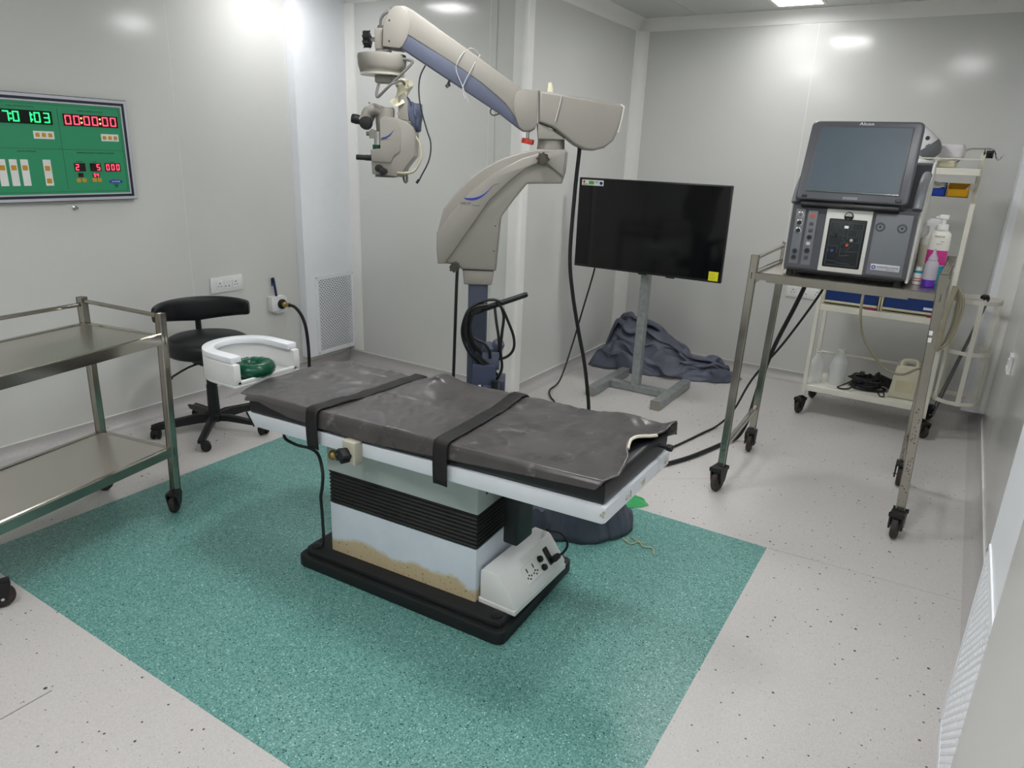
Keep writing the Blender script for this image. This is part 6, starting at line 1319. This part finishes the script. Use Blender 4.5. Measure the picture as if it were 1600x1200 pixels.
text('printed_text', 'Bactorub', .0105, (x-.002, y-.0315, z+.212), (1, 0, 0), (0, 0, 1), 'gold_ink', tt); text('printed_text', 'Hand rub', .006, (x, y-.0315, z+.178), (1, 0, 0), (0, 0, 1), 'ink', tt); text('printed_text', 'sterile', .006, (x+.012, y-.0315, z+.19), (1, 0, 0), (0, 0, 1), 'ink', tt)
c = (-.085, 3.66, SZ+.001); x, y, z = c
g = G(); g.lathe([(0, .03), (.0275, .03), (.028, .09), (.024, .108), (.019, .115), (0, .115)], c=(x, y, z), seg=24)
g2 = G(); g2.lathe([(0, 0), (.027, .001), (.028, .006), (.028, .032), (0, .032)], c=(x, y, z), seg=24)
g3 = G(); g3.lathe([(.016, .114), (.019, .118), (.018, .128), (.008, .148), (.005, .165), (0, .166)], c=(x, y, z), seg=18)
bottle('nozzle_bottle', 'small clear nozzle bottle with violet liquid at the front of the console trolley', [('bottle_body', g, 'clear_lilac'), ('liquid', g2, 'violet'), ('nozzle', g3, 'clear_lilac')], c)
c = (-.132, 3.69, SZ+.001); x, y, z = c
g = G(); g.lathe([(0, 0), (.0165, .001), (.0175, .006), (.0175, .062), (.012, .07), (.012, .078), (0, .078)], c=(x, y, z), seg=20)
g2 = G(); g2.lathe([(.0178, .012), (.0178, .05)], c=(x, y, z), seg=20)
tt = bottle('dropper_bottle', 'little white bottle with blue and red striped label beside the grey console', [('bottle_body', g, 'bottle_white'), ('paper_label', g2, 'paper')], c)
wrap(x, y, z, .0181, 1, .052, .064, 180, 360, 'teal', tt); wrap(x, y, z, .0181, 1, .026, .030, 180, 360, 'red_ink', tt); wrap(x, y, z, .0181, 1, .016, .020, 180, 360, 'maroon', tt)

# ================================================================ WHITE DRESSING TROLLEY
TX0, TX1, TY0, TY1 = -.695, .02, 4.90, 5.27
t = thing('dressing_trolley', 'white painted multi-shelf trolley with castors by the back wall', 'trolley', (-.33, 5.08, 0))
for (x, y, zt) in ((TX0, TY0, 1.02), (TX0, TY1, 1.70), (TX1, TY0, 1.42), (TX1, TY1, 1.70)):
    g = G(); g.box(x-.013, x+.013, y-.013, y+.013, .118, zt, .003, 1); obj('post', g, 'white_paint', t)
def tray(z, y0, y1, name, hh=.034):
    g = G(); g.box(TX0+.005, TX1-.005, y0, y1, z-.004, z); s_ = obj(name, g, 'white_paint', t)
    for (a, b, c, d) in ((TX0, TX1, y0-.008, y0+.008), (TX0, TX1, y1-.008, y1+.008), (TX0-.008, TX0+.008, y0, y1), (TX1-.008, TX1+.008, y0, y1)):
        g = G(); g.box(a, b, c, d, z-hh, z+.004, .002, 1); obj('shelf_edge', g, 'white_paint', s_)
    return s_
tray(.195, TY0, TY1, 'lower_shelf', .036); tray(.742, TY0, TY1, 'middle_shelf', .034); tray(1.605, 5.0, TY1, 'top_shelf', .034)
g = G(); g.cyl((TX0, TY1, .35), (TX1, TY1, .35), .010, seg=10); obj('back_rail', g, 'white_paint', t)
g = G(); g.box(TX0, TX1, TY1-.012, TY1+.004, 1.485, 1.512, .002, 1); g.box(TX0, TX1, TY1-.012, TY1+.004, .985, 1.012, .002, 1); obj('bin_rail', g, 'white_paint', t)
g = G(); g.cyl((TX0, TY1, 1.665), (TX1, TY1, 1.665), .005, seg=8); g.cyl((TX0, 5.0, 1.66), (TX1, 5.0, 1.66), .004, seg=8); obj('top_guard_rail', g, 'white_paint', t)
for i, (x, y) in enumerate(((TX0, TY0), (TX0, TY1), (TX1, TY0), (TX1, TY1))): caster(t, x, y, .12, .045, [-1.9, 1.2, -.9, .6][i], w_=.026)
# bucket cage on the right side
kx, ky, kr = .163, 5.075, .125
for z in (.862, .55, .235):
    g = G(); n = 40; V = []
    for i in range(n):
        a = 2*PI*i/n; V.append([g.bm.verts.new((kx+(kr+q)*math.cos(a), ky+(kr+q)*math.sin(a), z+s2)) for (q, s2) in ((-.002, -.012), (.002, -.012), (.002, .012), (-.002, .012))])
    for i in range(n):
        A, B = V[i], V[(i+1) % n]
        for k in range(4): g.bm.faces.new((A[k], A[(k+1) % 4], B[(k+1) % 4], B[k]))
    obj('cage_ring', g, 'white_paint', t, angle=50)
for a in (-82, 20, 130, 215):
    c_, s_ = math.cos(math.radians(a)), math.sin(math.radians(a)); px_, py_ = kx+(kr+.003)*c_, ky+(kr+.003)*s_
    g = G(); X = Matrix.Translation(Vector((px_, py_, 0))) @ Matrix.Rotation(math.radians(a), 4, 'Z'); g.box(-.002, .002, -.013, .013, .222, .876, X=X); obj('cage_strip', g, 'white_paint', t)
g = G(); g.box(TX1, kx-kr+.01, ky-.01, ky+.01, .85, .872); g.box(TX1, kx-kr+.01, ky-.01, ky+.01, .225, .247); obj('cage_bracket', g, 'white_paint', t)
# hooked rod and its clamp knob
g = G(); g.tube([(-.135, 5.25, 1.665), (-.118, 5.25, 1.645), (-.10, 5.25, 1.655), (-.085, 5.25, 1.70), (-.055, 5.25, 1.722), (.0, 5.25, 1.724), (.055, 5.25, 1.724), (.078, 5.25, 1.70), (.088, 5.25, 1.672), (.105, 5.25, 1.668), (.118, 5.25, 1.70)], .005, 8, sub=5); g.cyl((.02, 5.262, 1.69), (.02, 5.25, 1.726), .006, seg=8)
rod = obj('hook_rod', g, 'chrome', t)
knob('clamp_knob', (.034, 5.262, 1.695), (1, -.1, 0), .02, .03, 'black', t, 5)
t2 = thing('folded_drip_pole', 'thin metal rod with black knob leaning through the white cage of the trolley', 'rod', (.2, 5.07, .87))
g = G(); g.cyl((.212, 5.03, .885), (.075, 5.10, .115), .0065, seg=8); g.cyl((.20, 5.03, .84), (.062, 5.10, .135), .0045, seg=8); g.cyl((.075, 5.10, .115), (.069, 5.103, .088), .008, seg=8); obj('rod', g, 'grey_cable', t2)
knob('clamp_knob', (.19, 5.0, .885), (0, -.3, 1), .022, .018, 'black', t2, 5)
# drawers on the middle shelf
def drawer_unit(x0, z0, label, tagm):
    w_, h_ = .332, .128
    u = thing('drawer_unit', label, 'drawer unit', (x0+w_/2, 4.95, z0), 0, 'small blue drawers on the white trolley')
    y0, y1 = 4.905, 5.22
    g = G(); g.box(x0, x0+.012, y0, y1, z0, z0+h_, .002, 1); g.box(x0+w_-.012, x0+w_, y0, y1, z0, z0+h_, .002, 1); g.box(x0+.012, x0+w_-.012, y0, y1, z0, z0+.006); g.box(x0+.012, x0+w_-.012, y0, y1, z0+h_-.008, z0+h_); g.box(x0+.012, x0+w_-.012, y1-.008, y1, z0, z0+h_)
    obj('drawer_housing', g, 'drawer_frame', u)
    g = G(); g.box(x0+.016, x0+w_-.016, y0-.004, y0+.004, z0+.028, z0+h_-.012); g.box(x0+.016, x0+w_-.016, y0+.004, y1-.02, z0+.012, z0+.03); d = obj('drawer', g, 'blue_drawer', u, label='blue drawer front')
    g = G(); g.box(x0+.012, x0+w_-.012, y0-.014, y0+.002, z0+.016, z0+.030, .003, 1); obj('pull_lip', g, 'drawer_frame', d)
    g = G(); g.box(x0+w_-.10, x0+w_-.03, y0-.0052, y0-.0038, z0+.043, z0+.058); obj('label_strip', g, 'paper' if tagm else 'blue_drawer', d)
    g = G(); g.box(x0+w_-.075, x0+w_-.014, y0-.0085, y0-.0005, z0+.001, z0+.0145); obj('maroon_tag', g, 'maroon', u)
drawer_unit(-.676, .747, 'blue fronted cream drawer on white trolley shelf, lower row on the left', False)
drawer_unit(-.34, .747, 'blue fronted cream drawer on white trolley shelf, lower row on the right', True)
drawer_unit(-.676, .8755, 'blue fronted cream drawer stacked in the upper row on the left, behind the steel shelf', False)
drawer_unit(-.34, .8755, 'blue fronted cream drawer stacked in the upper row on the right, behind the steel shelf', True)
# bins
def bin_(x0, x1, m_, label, name):
    u = thing(name, label, 'bin', ((x0+x1)/2, 5.2, 1.44), 0)
    y0, y1, z0, z1 = 5.10, 5.252, 1.445, 1.512
    g = G(); g.box(x0, x1, y0, y1, z0, z0+.004); g.box(x0, x0+.004, y0, y1, z0, z1); g.box(x1-.004, x1, y0, y1, z0, z1); g.box(x0, x1, y1-.004, y1, z0, z1+.012); g.box(x0, x1, y0, y0+.004, z0, z0+.045); g.box(x0-.001, x1+.001, y0-.004, y0+.006, z0+.04, z0+.047, .002, 1); obj('bin_body', g, m_, u)
    return u
bin_(-.245, -.132, 'blue_bin', 'small blue bin hooked on the white trolley below its top shelf', 'blue_bin'); bin_(-.126, -.012, 'yellow_bin', 'small yellow bin hooked on the white trolley below its top shelf', 'yellow_bin')
g = G()
for k in range(5):
    X = Matrix.Translation(Vector((-.19+.004*k, 5.165+.008*k, 1.50+.003*k))) @ Matrix.Rotation(.12*k-.25, 4, 'Y') @ Matrix.Rotation(.25, 4, 'X'); g.box(-.045, .045, -.04, .04, -.0012, .0012, X=X)
for k in range(2): g.box(-.22+.04*k, -.20+.04*k, 5.15, 5.17, 1.4495, 1.50)
tag(recenter(obj('paper_packets', g, 'paper'), (-.19, 5.17, 1.5)), 'white paper packets filling the small blue bin', 'packets')
for k in range(2):
    g = G(); X = Matrix.Translation(Vector((-.055+.018*k, 5.17+.02*k, 1.452))) @ Matrix.Rotation(.62, 4, 'Y'); g.box(-.006, .006, -.008, .008, 0, .095, .001, 1, X=X)
    o = obj('sealed_strip', g, 'paper'); recenter(o, (-.055+.018*k, 5.17, 1.452)); tag(o, 'white sealed strip leaning in the yellow bin, '+('nearer one' if k == 0 else 'farther one'), 'strip', 'strips in the yellow bin')
# lower shelf contents
ZS = .1955
def film_bottle(x, y, r, h_, label, seed):
    def f(u, v):
        a = 2*PI*v; z = h_*u
        rr = r*(1.0 if u < .62 else 1-.60*((u-.62)/.25)**1.2 if u < .87 else .40+.06*math.sin(u*60))
        rr *= 1+.07*fbm(math.cos(a)*2+seed, math.sin(a)*2, u*6)
        if u >= 1: rr *= .6
        return Vector((x+rr*math.cos(a), y+rr*math.sin(a), ZS+z))
    g = G(); g.grid(f, 34, 26); bmesh.ops.remove_doubles(g.bm, verts=g.bm.verts, dist=.0003)
    g.cyl((x, y, ZS+.0003), (x, y, ZS+.003), r*.97, seg=24)
    tt = thing('film_bottle', label, 'bottle', (x, y, ZS)); obj('bottle_body', g, 'clear', tt, angle=60)
film_bottle(-.655, 5.03, .042, .215, 'slim frosted clear bottle at the left end of white trolley lower shelf', 1.3); film_bottle(-.525, 5.06, .055, .245, 'wide frosted clear bottle wrapped in film on white trolley lower shelf', 7.7)
g = G(); r_ = random.Random(11)
for k in range(9):
    a0 = r_.uniform(0, 6.28); P = []
    for i in range(9):
        a = a0+i*.75; P.append((-.345+(.10+.02*r_.uniform(-1, 1))*math.cos(a)*r_.uniform(.75, 1.05), 5.06+.07*math.sin(a)*r_.uniform(.8, 1.1), ZS+.012+.009*k+.006*math.sin(a*2+k)))
    g.tube(P, .0062, 6)
g.tube([(-.43, 5.0, ZS+.05), (-.48, 4.96, ZS+.02), (-.50, 4.95, ZS+.008), (-.46, 4.94, ZS+.007), (-.42, 4.95, ZS+.02), (-.40, 5.0, ZS+.05)], .005, 6); g.tube([(-.34, 5.02, ZS+.09), (-.33, 5.0, ZS+.12), (-.30, 5.01, ZS+.105), (-.28, 5.02, ZS+.135), (-.27, 5.04, ZS+.10)], .005, 6)
g.tube([(-.25, 5.0, ZS+.05), (-.23, 4.96, ZS+.03), (-.22, 4.94, ZS+.008), (-.24, 4.93, ZS+.007), (-.26, 4.96, ZS+.02)], .004, 6); g.box(-.39, -.36, 5.0, 5.04, ZS+.10, ZS+.122, .005)
tt = thing('tangled_lead', 'tangled black mains lead with adapter heaped on white trolley lower shelf', 'cable', (-.345, 5.06, ZS)); obj('lead', g, 'black', tt)
g = G(); g.box(-.06, .06, -.035, .035, 0, .062, .01, X=Matrix.Translation(Vector((-.255, 5.08, ZS+.038))) @ Matrix.Rotation(.5, 4, 'Z') @ Matrix.Rotation(.35, 4, 'Y')); g.box(-.42, -.28, 5.03, 5.10, ZS+.002, ZS+.05, .015); obj('adapter', g, 'black_rubber', tt)
tt = thing('nebuliser_box', 'cream plastic box device with carrying handle on white trolley lower shelf', 'device', (-.12, 5.06, ZS))
g = G(); g.prism([(-.205, 0), (-.035, 0), (-.042, .10), (-.036, .108), (-.048, .19), (-.06, .215), (-.165, .215), (-.185, .20), (-.195, .10)], 4.97, 5.15, 'y', bev=.008, X=Matrix.Translation(Vector((0, 0, ZS+.002)))); bx = obj('device_body', g, 'cream_box', tt, angle=50)
g = G(); g.tube([(-.155, 4.985, ZS+.21), (-.15, 4.99, ZS+.25), (-.08, 5.0, ZS+.25), (-.07, 4.99, ZS+.21)], .010, 8, sub=4); obj('handle', g, 'cream_box', bx)
g = G(); g.box(-.135, -.085, 4.99, 5.05, ZS+.214, ZS+.22, .002, 1); obj('control_window', g, 'scope_dark', bx); g = G(); g.box(-.17, -.07, 4.966, 4.971, ZS+.05, ZS+.12, .001, 1); obj('front_recess', g, 'drawer_frame', bx)
g = G(); g.tube([(-.43, 4.80, 1.02), (-.43, 4.72, .80), (-.40, 4.72, .64), (-.33, 4.72, .53), (-.235, 4.74, .43), (-.14, 4.78, .405), (-.07, 4.88, .43), (-.04, 4.95, .42), (-.055, 4.99, .40)], .008, 8)
tag(recenter(obj('air_tube', g, 'beige_tube'), (-.43, 4.75, .9)), 'beige tube drooping in front of the blue drawers to the cream device', 'tube')
g = G(); 
for k in range(4): g.tube([(.02+.008*k, 4.88-.012*k, .955), (.052+.012*k, 4.87-.012*k, .88), (.058+.010*k, 4.87-.01*k, .76), (.042+.008*k, 4.87-.01*k, .64), (.012+.006*k, 4.87-.01*k, .56+.01*k), (.0+.006*k, 4.87-.01*k, .62), (.008+.004*k, 4.87-.01*k, .78), (.014+.006*k, 4.875-.011*k, .90), (.018+.008*k, 4.88-.012*k, .955)], .0058, 7)
tag(recenter(obj('hanging_tubing', g, 'beige_tube'), (.03, 4.86, .9)), 'coil of beige tubing hanging on the right post of the white trolley', 'tube')
# top shelf contents
tt = thing('handheld_device', 'white device with rounded grey front on white trolley top shelf beside the monitor', 'device', (-.275, 5.06, 1.606))
g = G(); X = Matrix.Translation(Vector((-.268, 5.03, 1.728))) @ Matrix.Rotation(math.radians(-38), 4, 'Y') @ Matrix.Rotation(math.radians(8), 4, 'X'); g.lathe([(0, -.078), (.032, -.072), (.053, -.05), (.062, -.015), (.062, .006)], X, 28, sy=.9); lo = obj('grey_cup', g, 'console_panel', tt)
g = G(); g.lathe([(.0585, .0), (.059, .02), (.054, .055), (.045, .09), (.04, .12), (.02, .135), (0, .137)], X, 28, sy=.9); up = obj('white_housing', g, 'white_plastic', tt)
g = G(); g.lathe([(.012, 0), (.012, .003), (0, .003)], axisX(X @ Vector((.018, -.047, .045)), X.to_3x3() @ Vector((.25, -1, .15))), 14); g.box(-.012, .012, -.0555, -.05, .008, .013, X=X); obj('button', g, 'console_dark', up)
g = G(); g.box(-.31, -.22, 5.02, 5.11, 1.6065, 1.66, .02, 3); obj('rest_block', g, 'white_plastic', tt)
def soft_pack(x0, x1, y0, y1, z0, z1, name, label, m_, sd):
    g = G(); cxp, cyp, czp = (x0+x1)/2, (y0+y1)/2, (z0+z1)/2
    def f(u, v):
        a = 2*PI*v; b = PI*(u-.5)
        sgn = lambda q, e: math.copysign(abs(q)**e, q)
        px_ = sgn(math.cos(b), .35)*sgn(math.cos(a), .4); pz_ = sgn(math.cos(b), .35)*sgn(math.sin(a), .5); py_ = sgn(math.sin(b), .35)
        k = 1+.05*fbm(px_*3+sd, py_*3, pz_*3)+.03*math.sin(9*pz_+sd)
        return Vector((cxp+px_*(x1-x0)/2*min(1, k), cyp+py_*(y1-y0)/2, czp+pz_*(z1-z0)/2*min(1, k)))
    g.grid(f, 26, 40); bmesh.ops.remove_doubles(g.bm, verts=g.bm.verts, dist=.0003)
    o = obj(name, g, m_, None, angle=80); recenter(o, (cxp, cyp, z0)); return tag(o, label, 'pack')
soft_pack(-.21, -.105, 5.06, 5.25, 1.6065, 1.655, 'flat_pack', 'flat white wrapped pack lying on white trolley top shelf', 'glove', 2.0); soft_pack(-.212, -.075, 5.08, 5.24, 1.6565, 1.745, 'linen_bundle', 'pale pinkish white wrapped bundle on top of the flat pack', 'bundle', 6.0) if M.setdefault('bundle', mat('bundle_film', '#ded9dd', .35, var=.05, bump=.3, bscale=30)) else 0

# ================================================================ LOOSE CABLES OF THE CONSOLE
g = G(); g.tube([(-.62, 4.06, 1.16), (-.655, 4.075, 1.0), (-.70, 4.10, .85), (-.77, 4.09, .62), (-.82, 4.08, .38), (-.86, 4.12, .15), (-.90, 4.1, .03), (-.945, 4.0, .014), (-1.0, 3.80, .014), (-1.06, 3.62, .014), (-1.15, 3.44, .014), (-1.3, 3.25, .014)], .012, 9)
tag(recenter(obj('power_cable', g, 'black'), (-.66, 4.07, 1.0)), 'thick black cable running down from the console to the floor by the steel leg', 'cable')
g = G(); g.tube([(-.52, 4.07, 1.15), (-.56, 4.09, 1.0), (-.62, 4.12, .86), (-.74, 4.14, .62), (-.88, 4.16, .38), (-.98, 4.25, .14), (-1.06, 4.25, .02), (-1.11, 4.06, .009), (-1.17, 3.78, .009), (-1.25, 3.5, .009)], .0065, 8)
tag(recenter(obj('footswitch_cable', g, 'black'), (-.56, 4.09, 1.0)), 'thin black cable slanting down left from the console across the white floor', 'cable')
